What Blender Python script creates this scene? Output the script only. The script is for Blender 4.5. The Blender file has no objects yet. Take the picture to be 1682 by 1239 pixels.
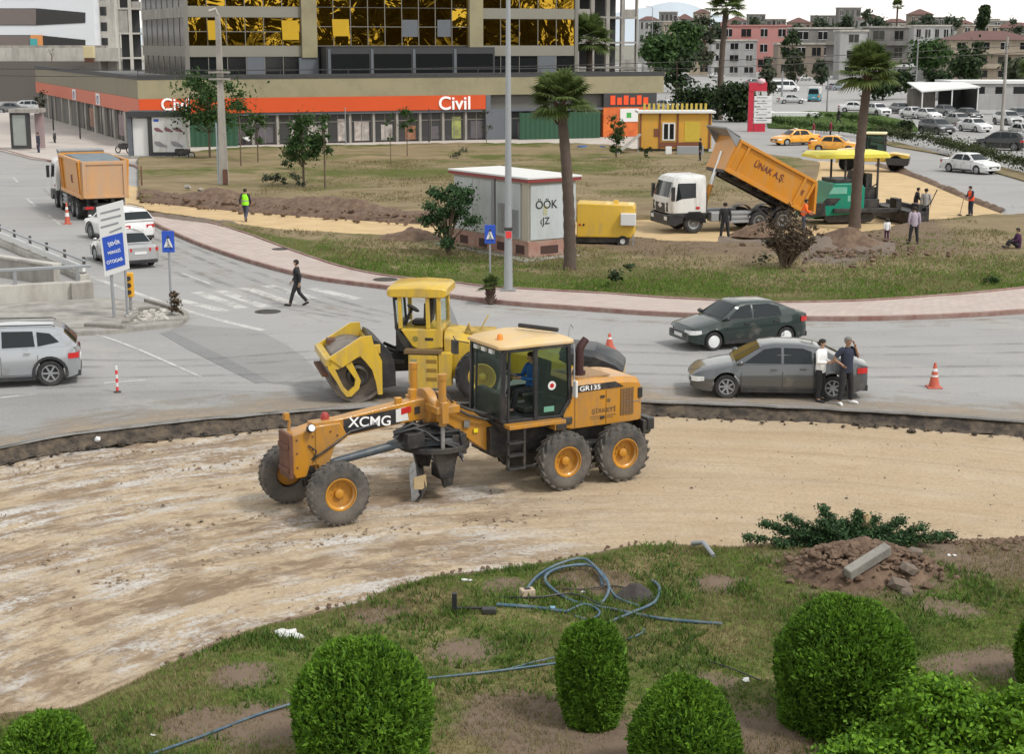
import bpy, bmesh, math, random
import numpy as np
from mathutils import Vector, Matrix
from mathutils.geometry import tessellate_polygon
rad, sin, cos, pi = math.radians, math.sin, math.cos, math.pi
RND = random.Random(11)
NP = np.random.default_rng(5)
SC = bpy.context.scene
COL = SC.collection

# ---------------------------------------------------------------- camera, sky, sun, exposure
CAM_Z, FPX = 9.3, 2600.0
PITCH = math.atan((619.5 - 70) / FPX)
cd = bpy.data.cameras.new('camera')
cd.sensor_width = 36.0; cd.lens = 36.0 * FPX / 1682.0
cd.clip_start = 0.5; cd.clip_end = 12000
cam = bpy.data.objects.new('camera', cd); COL.objects.link(cam)
cam.location = (0, 0, CAM_Z); cam.rotation_euler = (pi / 2 - PITCH, 0, 0)
SC.camera = cam

SUN_EL, SUN_AZ = rad(52), rad(125)      # azimuth clockwise from +Y: from the right, a little behind the camera
w = bpy.data.worlds.new('World'); SC.world = w; w.use_nodes = True
nt = w.node_tree; bg = nt.nodes['Background']
sky = nt.nodes.new('ShaderNodeTexSky'); sky.sky_type = 'NISHITA'; sky.sun_disc = False
sky.sun_elevation = SUN_EL; sky.sun_rotation = SUN_AZ; sky.air_density = 3.0; sky.dust_density = 0.4; sky.ozone_density = 0.2
hs = nt.nodes.new('ShaderNodeHueSaturation'); hs.inputs['Saturation'].default_value = 0.12
nt.links.new(sky.outputs[0], hs.inputs['Color']); nt.links.new(hs.outputs[0], bg.inputs['Color'])
bg.inputs['Strength'].default_value = 0.12
sd = bpy.data.lights.new('sun', 'SUN'); sd.energy = 1.5; sd.angle = rad(10); sd.color = (1.0, 0.96, 0.9)
sun = bpy.data.objects.new('sun', sd); COL.objects.link(sun)
sun.rotation_euler = Vector((sin(SUN_AZ) * cos(SUN_EL), cos(SUN_AZ) * cos(SUN_EL), sin(SUN_EL))).to_track_quat('Z', 'Y').to_euler()
sun.location = (40, -30, 60)
SC.view_settings.view_transform = 'Standard'; SC.view_settings.look = 'None'
SC.view_settings.exposure = 0.72; SC.view_settings.gamma = 1.0

# ---------------------------------------------------------------- measuring helpers (a photo point -> a place in the world)
_f = Vector((0, cos(PITCH), -sin(PITCH))); _u = Vector((0, sin(PITCH), cos(PITCH)))
def _ray(u, v): return _f + Vector((1, 0, 0)) * ((u - 841) / FPX) - _u * ((v - 619.5) / FPX)
def G(u, v, z=0.0):
    d = _ray(u, v); t = (z - CAM_Z) / d.z
    return Vector((d.x * t, d.y * t, z))
def A(u, v, Y):
    d = _ray(u, v); t = Y / d.y
    return Vector((d.x * t, Y, CAM_Z + d.z * t))
def Gs(pts, z=0.0): return [G(u, v, z) for u, v in pts]

# ---------------------------------------------------------------- noise
def _h(ix, iy, s):
    n = (ix * 374761393 + iy * 668265263 + s * 1442695) & 0x7fffffff
    n = ((n ^ (n >> 13)) * 1274126177) & 0x7fffffff
    return ((n ^ (n >> 16)) & 0xffff) / 65535.0
def vn(x, y, s=0):
    x = np.asarray(x, float); y = np.asarray(y, float)
    ix = np.floor(x).astype(np.int64); iy = np.floor(y).astype(np.int64)
    fx = x - ix; fy = y - iy; fx = fx * fx * (3 - 2 * fx); fy = fy * fy * (3 - 2 * fy)
    a = _h(ix, iy, s); b = _h(ix + 1, iy, s); c = _h(ix, iy + 1, s); d = _h(ix + 1, iy + 1, s)
    return (a * (1 - fx) + b * fx) * (1 - fy) + (c * (1 - fx) + d * fx) * fy - 0.5
def fbm(x, y, s=0, o=4):
    r = 0; a = 1.0
    for k in range(o):
        r = r + a * vn(np.asarray(x) * 2 ** k, np.asarray(y) * 2 ** k, s + k * 7); a *= 0.5
    return r

# ---------------------------------------------------------------- mesh builder: collects shapes, links them as ONE object
class MB:
    def __init__(s): s.v = []; s.f = []
    def add(s, vs, fs, M=None):
        n = len(s.v)
        if M is not None: vs = [M @ Vector(p) for p in vs]
        s.v += [tuple(p) for p in vs]; s.f += [tuple(i + n for i in f) for f in fs]
        return s
    def box(s, x0, x1, y0, y1, z0, z1, M=None):
        return s.add([(x0,y0,z0),(x1,y0,z0),(x1,y1,z0),(x0,y1,z0),(x0,y0,z1),(x1,y0,z1),(x1,y1,z1),(x0,y1,z1)],
                     [(0,3,2,1),(4,5,6,7),(0,1,5,4),(1,2,6,5),(2,3,7,6),(3,0,4,7)], M)
    def bar(s, a, b, w, h, up=(0,0,1)):
        a = Vector(a); b = Vector(b); d = (b - a).normalized(); up = Vector(up)
        if abs(d.dot(up)) > .98: up = Vector((1,0,0))
        x = d.cross(up).normalized() * w / 2; y = x.cross(d).normalized() * h / 2
        vs = [a-x-y, a+x-y, a+x+y, a-x+y, b-x-y, b+x-y, b+x+y, b-x+y]
        return s.add(vs, [(0,3,2,1),(4,5,6,7),(0,1,5,4),(1,2,6,5),(2,3,7,6),(3,0,4,7)])
    def prism(s, poly, ax, a, b, M=None):
        n = len(poly)
        mk = {'y': lambda p, q, t: (p, t, q), 'x': lambda p, q, t: (t, p, q), 'z': lambda p, q, t: (p, q, t)}[ax]
        vs = [mk(p, q, a) for p, q in poly] + [mk(p, q, b) for p, q in poly]
        fs = [tuple(range(n)), tuple(range(2*n-1, n-1, -1))] + [(i, (i+1) % n, n+(i+1) % n, n+i) for i in range(n)]
        return s.add(vs, fs, M)
    def tube(s, pts, r, n=8, cap=True, closed=False):
        pts = [Vector(p) for p in pts]; m = len(pts)
        rs = r if isinstance(r, (list, tuple)) else [r] * m
        vs = []; up = None
        for i, p in enumerate(pts):
            a = pts[i-1] if (i > 0 or closed) else p; b = pts[(i+1) % m] if (i < m-1 or closed) else p
            d = (b - a); d = d.normalized() if d.length > 1e-9 else Vector((0,0,1))
            if up is None: up = Vector((0,0,1)) if abs(d.z) < .9 else Vector((1,0,0))
            x = d.cross(up)
            if x.length < 1e-4: x = d.orthogonal()
            x.normalize(); y = x.cross(d).normalized(); up = y
            for k in range(n):
                t = 2*pi*k/n; vs.append(p + (x*cos(t) + y*sin(t)) * rs[i])
        fs = []
        for i in range(m if closed else m-1):
            j = (i+1) % m
            for k in range(n): fs.append((i*n+k, i*n+(k+1) % n, j*n+(k+1) % n, j*n+k))
        if cap and not closed: fs += [tuple(range(n-1,-1,-1)), tuple(range((m-1)*n, m*n))]
        return s.add(vs, fs)
    def cyl(s, a, b, r0, r1=None, n=14): return s.tube([a, b], [r0, r0 if r1 is None else r1], n)
    def lathe(s, prof, c=(0,0,0), ax='z', n=24, M=None, cap=True):
        if prof[0] == prof[-1]: cap = False
        c = Vector(c); vs = []
        for r, h in prof:
            for k in range(n):
                t = 2*pi*k/n; p, q = r*cos(t), r*sin(t)
                vs.append(c + Vector({'z': (p,q,h), 'y': (q,h,p), 'x': (h,p,q)}[ax]))
        m = len(prof); fs = []
        for i in range(m-1):
            for k in range(n): fs.append((i*n+k, i*n+(k+1) % n, (i+1)*n+(k+1) % n, (i+1)*n+k))
        if cap and prof[0][0] > 1e-6: fs.append(tuple(range(n-1,-1,-1)))
        if cap and prof[-1][0] > 1e-6: fs.append(tuple(range((m-1)*n, m*n)))
        return s.add(vs, fs, M)
    def loft(s, rings, cap=True, closed=True, M=None):
        n = len(rings[0]); vs = [p for r in rings for p in r]; fs = []
        for i in range(len(rings)-1):
            for k in range(n if closed else n-1): fs.append((i*n+k, i*n+(k+1) % n, (i+1)*n+(k+1) % n, (i+1)*n+k))
        if cap: fs += [tuple(range(n-1,-1,-1)), tuple(range((len(rings)-1)*n, len(rings)*n))]
        return s.add(vs, fs, M)
    def poly(s, pts): return s.add(pts, [tuple(range(len(pts)))])
    def rock(s, c, r, q=.3, flat=.7, rnd=RND):
        c = Vector(c); vs = []; t = (1+5**.5)/2
        base = [(-1,t,0),(1,t,0),(-1,-t,0),(1,-t,0),(0,-1,t),(0,1,t),(0,-1,-t),(0,1,-t),(t,0,-1),(t,0,1),(-t,0,-1),(-t,0,1)]
        R3 = Matrix.Rotation(rnd.random()*6.3, 3, 'Z') @ Matrix.Rotation(rnd.random()*6.3, 3, 'X')
        for b in base:
            p = R3 @ Vector(b).normalized() * r * (1 + rnd.uniform(-q, q)); vs.append(c + Vector((p.x, p.y, p.z*flat)))
        return s.add(vs, [(0,11,5),(0,5,1),(0,1,7),(0,7,10),(0,10,11),(1,5,9),(5,11,4),(11,10,2),(10,7,6),(7,1,8),(3,9,4),(3,4,2),(3,2,6),(3,6,8),(3,8,9),(4,9,5),(2,4,11),(6,2,10),(8,6,7),(9,8,1)])
    def build(s, name, mat=None, parent=None, smooth=0, bev=0, fix=True, loc=None, rot=None):
        me = bpy.data.meshes.new(name); me.from_pydata(s.v, [], s.f)
        if fix:
            b = bmesh.new(); b.from_mesh(me); bmesh.ops.recalc_face_normals(b, faces=b.faces); b.to_mesh(me); b.free()
        me.validate(); me.update()
        return link(name, me, mat, parent, smooth, bev, loc, rot)
def link(name, me, mat=None, parent=None, smooth=0, bev=0, loc=None, rot=None):
    o = bpy.data.objects.new(name, me); COL.objects.link(o)
    if mat is not None: me.materials.append(mat)
    if parent is not None: o.parent = parent
    if loc is not None: o.location = loc
    if rot is not None: o.rotation_euler = rot
    if smooth and len(me.polygons):
        me.polygons.foreach_set('use_smooth', [True]*len(me.polygons))
        me.set_sharp_from_angle(angle=rad(smooth))
    if bev:
        m = o.modifiers.new('bevel', 'BEVEL'); m.width = bev; m.segments = 2; m.limit_method = 'ANGLE'; m.angle_limit = rad(40)
    return o
def npmesh(name, V, Fs, mat=None, parent=None, smooth=False, attrs=None, loc=None):
    """V (n,3); Fs (m,k) equal-sided faces"""
    V = np.ascontiguousarray(V, np.float32); Fs = np.ascontiguousarray(Fs, np.int32); m, k = Fs.shape
    me = bpy.data.meshes.new(name); me.vertices.add(len(V)); me.vertices.foreach_set('co', V.ravel())
    me.loops.add(m*k); me.loops.foreach_set('vertex_index', Fs.ravel())
    me.polygons.add(m); me.polygons.foreach_set('loop_start', np.arange(0, m*k, k, dtype=np.int32))
    me.update(calc_edges=True)
    if smooth: me.polygons.foreach_set('use_smooth', np.ones(m, bool))
    for an, av in (attrs or {}).items():
        a = me.attributes.new(an, 'FLOAT', 'POINT'); a.data.foreach_set('value', np.ascontiguousarray(av, np.float32))
    me.validate()
    return link(name, me, mat, parent, loc=loc)
def tag(o, label=None, cat=None, group=None, kind=None):
    if label: o['label'] = label
    if cat: o['category'] = cat
    if group: o['group'] = group
    if kind: o['kind'] = kind
    return o
def thing(name, label, cat, loc=(0,0,0), rz=0, group=None):
    o = bpy.data.objects.new(name, None); COL.objects.link(o); o.empty_display_size = .3
    o.location = loc; o.rotation_euler = (0, 0, rz)
    return tag(o, label, cat, group)
def struct(o): o['kind'] = 'structure'; return o
def stuff(o): o['kind'] = 'stuff'; return o
def dup(src, loc=None, rz=None, label=None, swap=None, scale=None, parent=None, group=None):
    o = src.copy(); COL.objects.link(o)
    if parent is not None: o.parent = parent
    else:
        if loc is not None: o.location = loc
        if rz is not None: o.rotation_euler = (0, 0, rz)
        if scale is not None: o.scale = (scale,)*3 if not isinstance(scale, (tuple, list)) else scale
        if label: o['label'] = label
        if group: o['group'] = group
    if swap and o.type == 'MESH' and len(o.material_slots):
        k = o.material_slots[0].material
        if k and k.name in swap:
            o.material_slots[0].link = 'OBJECT'; o.material_slots[0].material = swap[k.name]
    for c in list(src.children): dup(c, parent=o, swap=swap)
    return o
def text(s, name, mat, parent, loc, rot, size, ext=.004, align='CENTER', sx=1.0):
    c = bpy.data.curves.new(name, 'FONT'); c.body = s; c.size = size; c.extrude = ext; c.align_x = align; c.align_y = 'CENTER'
    c.offset = size * .012
    t = bpy.data.objects.new(name, c); me = bpy.data.meshes.new_from_object(t); bpy.data.objects.remove(t); bpy.data.curves.remove(c)
    me.materials.clear(); me.materials.append(mat); o = bpy.data.objects.new(name, me); COL.objects.link(o)
    o.parent = parent; o.location = loc; o.rotation_euler = rot; o.scale = (sx, 1, 1)
    return o
def resample(P, n):
    P = np.array([(p[0], p[1]) for p in P], float)
    # smooth (Catmull-Rom) then even spacing
    Q = []
    for i in range(len(P)-1):
        a = P[max(i-1, 0)]; b = P[i]; c = P[i+1]; d = P[min(i+2, len(P)-1)]
        for t in np.linspace(0, 1, 12, endpoint=False):
            Q.append(.5*((2*b) + (-a+c)*t + (2*a-5*b+4*c-d)*t*t + (-a+3*b-3*c+d)*t**3))
    Q.append(P[-1]); Q = np.array(Q)
    L = np.concatenate([[0], np.cumsum(np.linalg.norm(np.diff(Q, axis=0), axis=1))])
    s = np.linspace(0, L[-1], n)
    return np.stack([np.interp(s, L, Q[:,0]), np.interp(s, L, Q[:,1])], 1), L[-1]
def band(name, Apts, Bpts, nu, nv, zf, mat, attr=None, vpow=1.0, skirt=0, uvf=None):
    """a ground sheet between two border lines; UV in metres along / across"""
    a, la = resample(Apts, nu); b, lb = resample(Bpts, nu)
    t = np.linspace(0, 1, nv) ** vpow
    XY = a[:, None, :]*(1-t)[None, :, None] + b[:, None, :]*t[None, :, None]
    X, Y = XY[..., 0], XY[..., 1]
    U = np.repeat(np.linspace(0, (la+lb)/2, nu)[:, None], nv, 1)
    W = np.linalg.norm(b-a, axis=1)[:, None]; VV = t[None, :]*W
    Z = zf(X, Y, U, VV, np.repeat(t[None], nu, 0)) if callable(zf) else np.full(X.shape, float(zf))
    V = np.stack([X, Y, Z], -1).reshape(-1, 3)
    i = np.arange(nu-1)[:, None]*nv + np.arange(nv-1)[None]
    Fq = np.stack([i, i+nv, i+nv+1, i+1], -1).reshape(-1, 4)
    V0 = V
    if skirt:
        rim = np.concatenate([np.arange(nu)*nv, (nu-1)*nv+np.arange(1, nv), (np.arange(nu-2, -1, -1))*nv+nv-1, np.arange(nv-2, 0, -1)])
        n0 = len(V); S = V[rim].copy(); S[:, 2] -= skirt; V = np.concatenate([V, S]); m = len(rim); k = np.arange(m); k2 = (k+1) % m
        Fq = np.concatenate([Fq, np.stack([rim[k], n0+k, n0+k2, rim[k2]], -1)])
    nrm = np.cross(V[Fq[0,1]]-V[Fq[0,0]], V[Fq[0,2]]-V[Fq[0,0]])
    if nrm[2] < 0: Fq = Fq[:, ::-1]
    at = {}
    for k_, fn in (attr or {}).items():
        q = fn(X, Y, U, VV, np.repeat(t[None], nu, 0)).reshape(-1)
        at[k_] = np.concatenate([q, np.zeros(len(V)-len(V0))])
    o = npmesh(name, V, Fq, mat, smooth=True, attrs=at)
    uv = o.data.uv_layers.new(name='UVMap')
    li = np.zeros(len(o.data.loops), np.int32); o.data.loops.foreach_get('vertex_index', li)
    if uvf: U, VV = uvf(X, Y)
    UVv = np.stack([U, VV], -1).reshape(-1, 2); UVv = np.concatenate([UVv, np.zeros((len(V)-len(V0), 2))])
    uv.data.foreach_set('uv', UVv[li].astype(np.float32).ravel())
    return struct(o)
def slab(name, pts, z, th, mat):
    """flat plate with a given outline (list of x,y) and thickness"""
    pts = [(p[0], p[1]) for p in pts]; n = len(pts)
    tris = tessellate_polygon([[Vector((x, y, 0)) for x, y in pts]])
    vs = [(x, y, z) for x, y in pts] + [(x, y, z-th) for x, y in pts]
    fs = [tuple(t) for t in tris] + [(i, (i+1) % n, n+(i+1) % n, n+i) for i in range(n)]
    return struct(MB().add(vs, fs).build(name, mat))
def ribbon(pts, w, z, n=60, zf=None):
    """flat strip along a line; returns an MB"""
    p, L = resample(pts, n); d = np.gradient(p, axis=0); d /= np.linalg.norm(d, axis=1)[:, None]; q = np.stack([-d[:,1], d[:,0]], 1)*w/2
    m = MB(); vs = []
    for i in range(n): vs += [(p[i,0]-q[i,0], p[i,1]-q[i,1], z), (p[i,0]+q[i,0], p[i,1]+q[i,1], z)]
    m.add(vs, [(2*i, 2*i+2, 2*i+3, 2*i+1) for i in range(n-1)]); return m
def kerb(name, pts, w, z0, z1, mat, n=90):
    p, L = resample(pts, n); d = np.gradient(p, axis=0); d /= np.linalg.norm(d, axis=1)[:, None]; q = np.stack([-d[:,1], d[:,0]], 1)*w/2
    rings = [[(p[i,0]-q[i,0], p[i,1]-q[i,1], z0), (p[i,0]-q[i,0], p[i,1]-q[i,1], z1), (p[i,0]+q[i,0], p[i,1]+q[i,1], z1), (p[i,0]+q[i,0], p[i,1]+q[i,1], z0)] for i in range(n)]
    return struct(MB().loft(rings).build(name, mat, bev=.02))
# ---------------------------------------------------------------- materials (all procedural)
def newmat(name):
    m = bpy.data.materials.new(name); m.use_nodes = True; return m, m.node_tree.nodes, m.node_tree.links, m.node_tree.nodes['Principled BSDF']
def c4(c): return (c[0], c[1], c[2], 1)
def nz(N, L, vec, scale, detail=4, rough=.6, dist=0):
    n = N.new('ShaderNodeTexNoise'); n.inputs['Scale'].default_value = scale; n.inputs['Detail'].default_value = detail
    n.inputs['Roughness'].default_value = rough; n.inputs['Distortion'].default_value = dist
    if vec is not None: L.new(vec, n.inputs['Vector'])
    return n.outputs['Fac']
def ramp(N, L, fac, stops):
    r = N.new('ShaderNodeValToRGB'); e = r.color_ramp.elements
    while len(e) < len(stops): e.new(.5)
    for k, (p, c) in enumerate(stops): e[k].position = p; e[k].color = c4(c) if isinstance(c, (tuple, list)) else (c, c, c, 1)
    L.new(fac, r.inputs['Fac']); return r.outputs['Color']
def mix(N, L, fac, a, b, mode='MIX'):
    n = N.new('ShaderNodeMix'); n.data_type = 'RGBA'; n.blend_type = mode
    for sck, val in ((n.inputs[0], fac), (n.inputs[6], a), (n.inputs[7], b)):
        if hasattr(val, 'is_linked') or hasattr(val, 'links'): L.new(val, sck)
        elif isinstance(val, (tuple, list)): sck.default_value = c4(val)
        else: sck.default_value = val
    return n.outputs[2]
def mth(N, L, op, a, b=0.0, clamp=False):
    n = N.new('ShaderNodeMath'); n.operation = op; n.use_clamp = clamp
    for sck, val in ((n.inputs[0], a), (n.inputs[1], b)):
        if hasattr(val, 'links'): L.new(val, sck)
        else: sck.default_value = val
    return n.outputs[0]
def coords(N, L, kind='Object', scale=None, rot=None):
    t = N.new('ShaderNodeTexCoord'); v = t.outputs[kind]
    if scale or rot:
        mp = N.new('ShaderNodeMapping'); L.new(v, mp.inputs['Vector'])
        if scale: mp.inputs['Scale'].default_value = scale
        if rot: mp.inputs['Rotation'].default_value = rot
        v = mp.outputs[0]
    return v
def bumpn(N, L, P, h, strength, dist=.02):
    b = N.new('ShaderNodeBump'); b.inputs['Strength'].default_value = strength; b.inputs['Distance'].default_value = dist
    L.new(h, b.inputs['Height']); L.new(b.outputs[0], P.inputs['Normal'])
def mat(name, col, rough=.6, metal=0.0, var=.14, scale=3.0, dirt=None, dirt_amt=.45, dscale=2.0, bump=0.0, bscale=40, coat=0.0, spec=.5, streak=False):
    m, N, L, P = newmat(name); v = coords(N, L)
    f = nz(N, L, v, scale, 5)
    c = mix(N, L, f, [x*(1-var) for x in col], [min(1, x*(1+var)) for x in col])
    if dirt is not None:
        vv = coords(N, L, scale=(1, 1, .22)) if streak else v
        g = ramp(N, L, nz(N, L, vv, dscale, 6, .7), [(.62-dirt_amt*.5, 0.0), (.80-dirt_amt*.25, 1.0)])
        c = mix(N, L, mth(N, L, 'MULTIPLY', g, .75), c, dirt)
    L.new(c, P.inputs['Base Color'])
    P.inputs['Roughness'].default_value = rough; P.inputs['Metallic'].default_value = metal
    P.inputs['Coat Weight'].default_value = coat; P.inputs['Specular IOR Level'].default_value = spec
    if bump: bumpn(N, L, P, nz(N, L, v, bscale, 4), bump)
    return m
def paint(name, col, dirt=(.25,.2,.15), amt=.25, rough=.38, coat=.25): return mat(name, col, rough, 0, .07, 1.6, dirt, amt, 3.0, .03, 60, coat, .5, True)
def leafmat(name, dark, light, clump=1.2, trans=.3, rough=.65):
    m, N, L, P = newmat(name)
    g = N.new('ShaderNodeNewGeometry'); v = coords(N, L)
    f = mth(N, L, 'ADD', mth(N, L, 'MULTIPLY', g.outputs['Random Per Island'], .62), mth(N, L, 'MULTIPLY', nz(N, L, v, clump, 3), .55))
    c = ramp(N, L, f, [(.22, dark), (.95, light)])
    L.new(c, P.inputs['Base Color']); P.inputs['Roughness'].default_value = rough; P.inputs['Specular IOR Level'].default_value = .25
    tr = N.new('ShaderNodeBsdfTranslucent'); L.new(c, tr.inputs['Color'])
    mx = N.new('ShaderNodeMixShader'); mx.inputs[0].default_value = trans
    L.new(P.outputs[0], mx.inputs[1]); L.new(tr.outputs[0], mx.inputs[2]); L.new(mx.outputs[0], N['Material Output'].inputs['Surface'])
    return m
def glass(name, tint, op=.35, rough=.04):
    m, N, L, P = newmat(name); P.inputs['Base Color'].default_value = c4([t*.12 for t in tint]); P.inputs['Roughness'].default_value = rough
    t = N.new('ShaderNodeBsdfTransparent'); t.inputs['Color'].default_value = c4(tint)
    mx = N.new('ShaderNodeMixShader'); mx.inputs[0].default_value = op
    L.new(t.outputs[0], mx.inputs[1]); L.new(P.outputs[0], mx.inputs[2]); L.new(mx.outputs[0], N['Material Output'].inputs['Surface'])
    return m
def plain(name, col, rough=.5, metal=0.0, emit=0):
    m, N, L, P = newmat(name); P.inputs['Base Color'].default_value = c4(col); P.inputs['Roughness'].default_value = rough; P.inputs['Metallic'].default_value = metal
    return m

def mat_asphalt(name, base, dark, light, sc=1.0):
    m, N, L, P = newmat(name); v = coords(N, L)
    big = nz(N, L, v, .05*sc, 4, .55); mid = nz(N, L, coords(N, L, scale=(.12,.5,1), rot=(0,0,.12)), .8*sc, 5, .65, .4); fine = nz(N, L, v, 18, 3, .7)
    c = mix(N, L, ramp(N, L, big, [(.35, 0.0), (.65, 1.0)]), base, light)
    c = mix(N, L, mth(N, L, 'MULTIPLY', ramp(N, L, mid, [(.5, 0.0), (.72, 1.0)]), .55), c, dark)
    c = mix(N, L, mth(N, L, 'MULTIPLY', ramp(N, L, nz(N, L, v, .9, 6, .75), [(.58, 0.0), (.7, 1.0)]), .45), c, dark)
    c = mix(N, L, mth(N, L, 'MULTIPLY', ramp(N, L, nz(N, L, v, .28, 6, .7, .6), [(.55, 0.0), (.68, 1.0)]), .5), c, (.36,.335,.30))
    c = mix(N, L, mth(N, L, 'MULTIPLY', ramp(N, L, nz(N, L, v, 2.3, 4, .8), [(.70, 0.0), (.76, 1.0)]), .6), c, [x*.35 for x in dark])
    c = mix(N, L, .22, c, ramp(N, L, fine, [(.3, .12), (.7, .5)]), 'MIX')
    vo = N.new('ShaderNodeTexVoronoi'); vo.feature = 'DISTANCE_TO_EDGE'; vo.inputs['Scale'].default_value = .16
    wv = nz(N, L, v, .5, 4); vm = N.new('ShaderNodeVectorMath'); vm.operation = 'ADD'; L.new(v, vm.inputs[0])
    cx = N.new('ShaderNodeCombineXYZ'); L.new(mth(N, L, 'MULTIPLY', wv, 3.0), cx.inputs[0]); L.new(mth(N, L, 'MULTIPLY', wv, 3.0), cx.inputs[1]); L.new(cx.outputs[0], vm.inputs[1])
    L.new(vm.outputs[0], vo.inputs['Vector'])
    crack = ramp(N, L, vo.outputs['Distance'], [(0, 1.0), (.006, 0.0)])
    c = mix(N, L, mth(N, L, 'MULTIPLY', crack, mth(N, L, 'MULTIPLY', ramp(N, L, big, [(.45, 0.0), (.6, 1.0)]), .6)), c, [x*.4 for x in dark])
    L.new(c, P.inputs['Base Color']); P.inputs['Roughness'].default_value = .85; P.inputs['Specular IOR Level'].default_value = .3
    bumpn(N, L, P, fine, .25, .01); return m
def mat_bed():
    m, N, L, P = newmat('sand_bed'); uv = coords(N, L, 'UV'); v = coords(N, L)
    at = N.new('ShaderNodeAttribute'); at.attribute_name = 'mud'; mud = at.outputs['Fac']
    def st(s, seed):
        mp = N.new('ShaderNodeMapping'); mp.inputs['Scale'].default_value = s; mp.inputs['Location'].default_value = (seed, seed*.7, 0); L.new(uv, mp.inputs['Vector']); return mp.outputs[0]
    wide = nz(N, L, st((.16, .85, 1), 3), 1.0, 7, .7, .3); thin = nz(N, L, st((.32, 2.0, 1), 9), 1.0, 7, .75, .35); spot = nz(N, L, v, 1.3, 7, .72); fine = nz(N, L, v, 11, 6, .78); pat = nz(N, L, st((.3, .5, 1), 40), 1.0, 5, .62, .3)
    track = nz(N, L, st((.07, 1.5, 1), 61), 1.0, 3, .5, .1); hair = nz(N, L, st((1.0, 6.0, 1), 77), 1.0, 6, .78, .3)
    sand = mix(N, L, ramp(N, L, nz(N, L, st((.25, .8, 1), 21), 1.0, 6, .65), [(.3, 0.0), (.7, 1.0)]), (.50,.40,.28), (.43,.325,.21))
    sand = mix(N, L, mth(N, L, 'MULTIPLY', ramp(N, L, spot, [(.56, 0.0), (.72, 1.0)]), .45), sand, (.33,.225,.13))
    brown = mix(N, L, ramp(N, L, spot, [(.3, 0.0), (.7, 1.0)]), (.11,.075,.05), (.28,.20,.135))
    fb = mth(N, L, 'MULTIPLY', ramp(N, L, mth(N, L, 'ADD', mth(N, L, 'ADD', mth(N, L, 'MULTIPLY', wide, .46), mth(N, L, 'MULTIPLY', spot, .34)), mth(N, L, 'MULTIPLY', hair, .20)), [(.47, 0.0), (.535, 1.0)]), mud)
    c = mix(N, L, mth(N, L, 'MULTIPLY', mud, .45), sand, (.44,.352,.25))
    c = mix(N, L, mth(N, L, 'MULTIPLY', fb, .88), c, brown)
    fw = mth(N, L, 'MULTIPLY', ramp(N, L, mth(N, L, 'ADD', mth(N, L, 'ADD', mth(N, L, 'MULTIPLY', thin, .52), mth(N, L, 'MULTIPLY', fine, .28)), mth(N, L, 'MULTIPLY', hair, .20)), [(.485, 0.0), (.54, 1.0)]), ramp(N, L, pat, [(.42, 0.0), (.58, 1.0)]))
    c = mix(N, L, mth(N, L, 'MULTIPLY', mth(N, L, 'MULTIPLY', fw, mud), .95), c, (.54,.515,.48))
    tk = ramp(N, L, track, [(.56, 0.0), (.62, 1.0)]); c = mix(N, L, mth(N, L, 'MULTIPLY', tk, .2), c, (.27,.195,.125))
    hr = mth(N, L, 'MULTIPLY', ramp(N, L, hair, [(.56, 0.0), (.66, 1.0)]), mth(N, L, 'ADD', mth(N, L, 'MULTIPLY', mud, .45), .12)); c = mix(N, L, hr, c, (.20,.14,.09))
    c = mix(N, L, mth(N, L, 'MULTIPLY', ramp(N, L, fine, [(.36, 1.0), (.52, 0.0)]), .4), c, (.25,.18,.115))
    L.new(c, P.inputs['Base Color']); P.inputs['Roughness'].default_value = .95; P.inputs['Specular IOR Level'].default_value = .12
    h = mth(N, L, 'ADD', mth(N, L, 'ADD', mth(N, L, 'MULTIPLY', hair, .9), mth(N, L, 'MULTIPLY', spot, .8)), mth(N, L, 'MULTIPLY', fine, .9)); bumpn(N, L, P, h, .75, .06); return m
def mat_field(name, greens, dries, soil, gs=.25, bias=0.0, bump=.6):
    """lawn seen from afar: green, dry and bare patches"""
    m, N, L, P = newmat(name); v = coords(N, L)
    a = nz(N, L, v, gs, 5, .62, .3); b = nz(N, L, v, gs*2.7, 6, .7); f = nz(N, L, v, 6.0, 5, .75); st = nz(N, L, coords(N, L, scale=(.3, 1, 1)), gs*4, 5, .7)
    g = mix(N, L, ramp(N, L, f, [(.35, 0.0), (.65, 1.0)]), greens[0], greens[1]); d = mix(N, L, ramp(N, L, st, [(.35, 0.0), (.65, 1.0)]), dries[0], dries[1])
    at = N.new('ShaderNodeAttribute'); at.attribute_name = 'green'
    q = mth(N, L, 'ADD', mth(N, L, 'ADD', mth(N, L, 'MULTIPLY', a, .7), mth(N, L, 'MULTIPLY', b, .5)), mth(N, L, 'ADD', at.outputs['Fac'], bias))
    c = mix(N, L, ramp(N, L, q, [(.54, 0.0), (.68, 1.0)]), d, g)
    at2 = N.new('ShaderNodeAttribute'); at2.attribute_name = 'soil'
    s = mth(N, L, 'ADD', mth(N, L, 'ADD', mth(N, L, 'MULTIPLY', b, .8), mth(N, L, 'MULTIPLY', f, .3)), at2.outputs['Fac'])
    c = mix(N, L, ramp(N, L, s, [(.68, 0.0), (.82, 1.0)]), c, mix(N, L, f, [x*.75 for x in soil], [x*1.25 for x in soil]))
    L.new(c, P.inputs['Base Color']); P.inputs['Roughness'].default_value = .95; P.inputs['Specular IOR Level'].default_value = .15
    bumpn(N, L, P, f, bump, .12); return m
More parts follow.
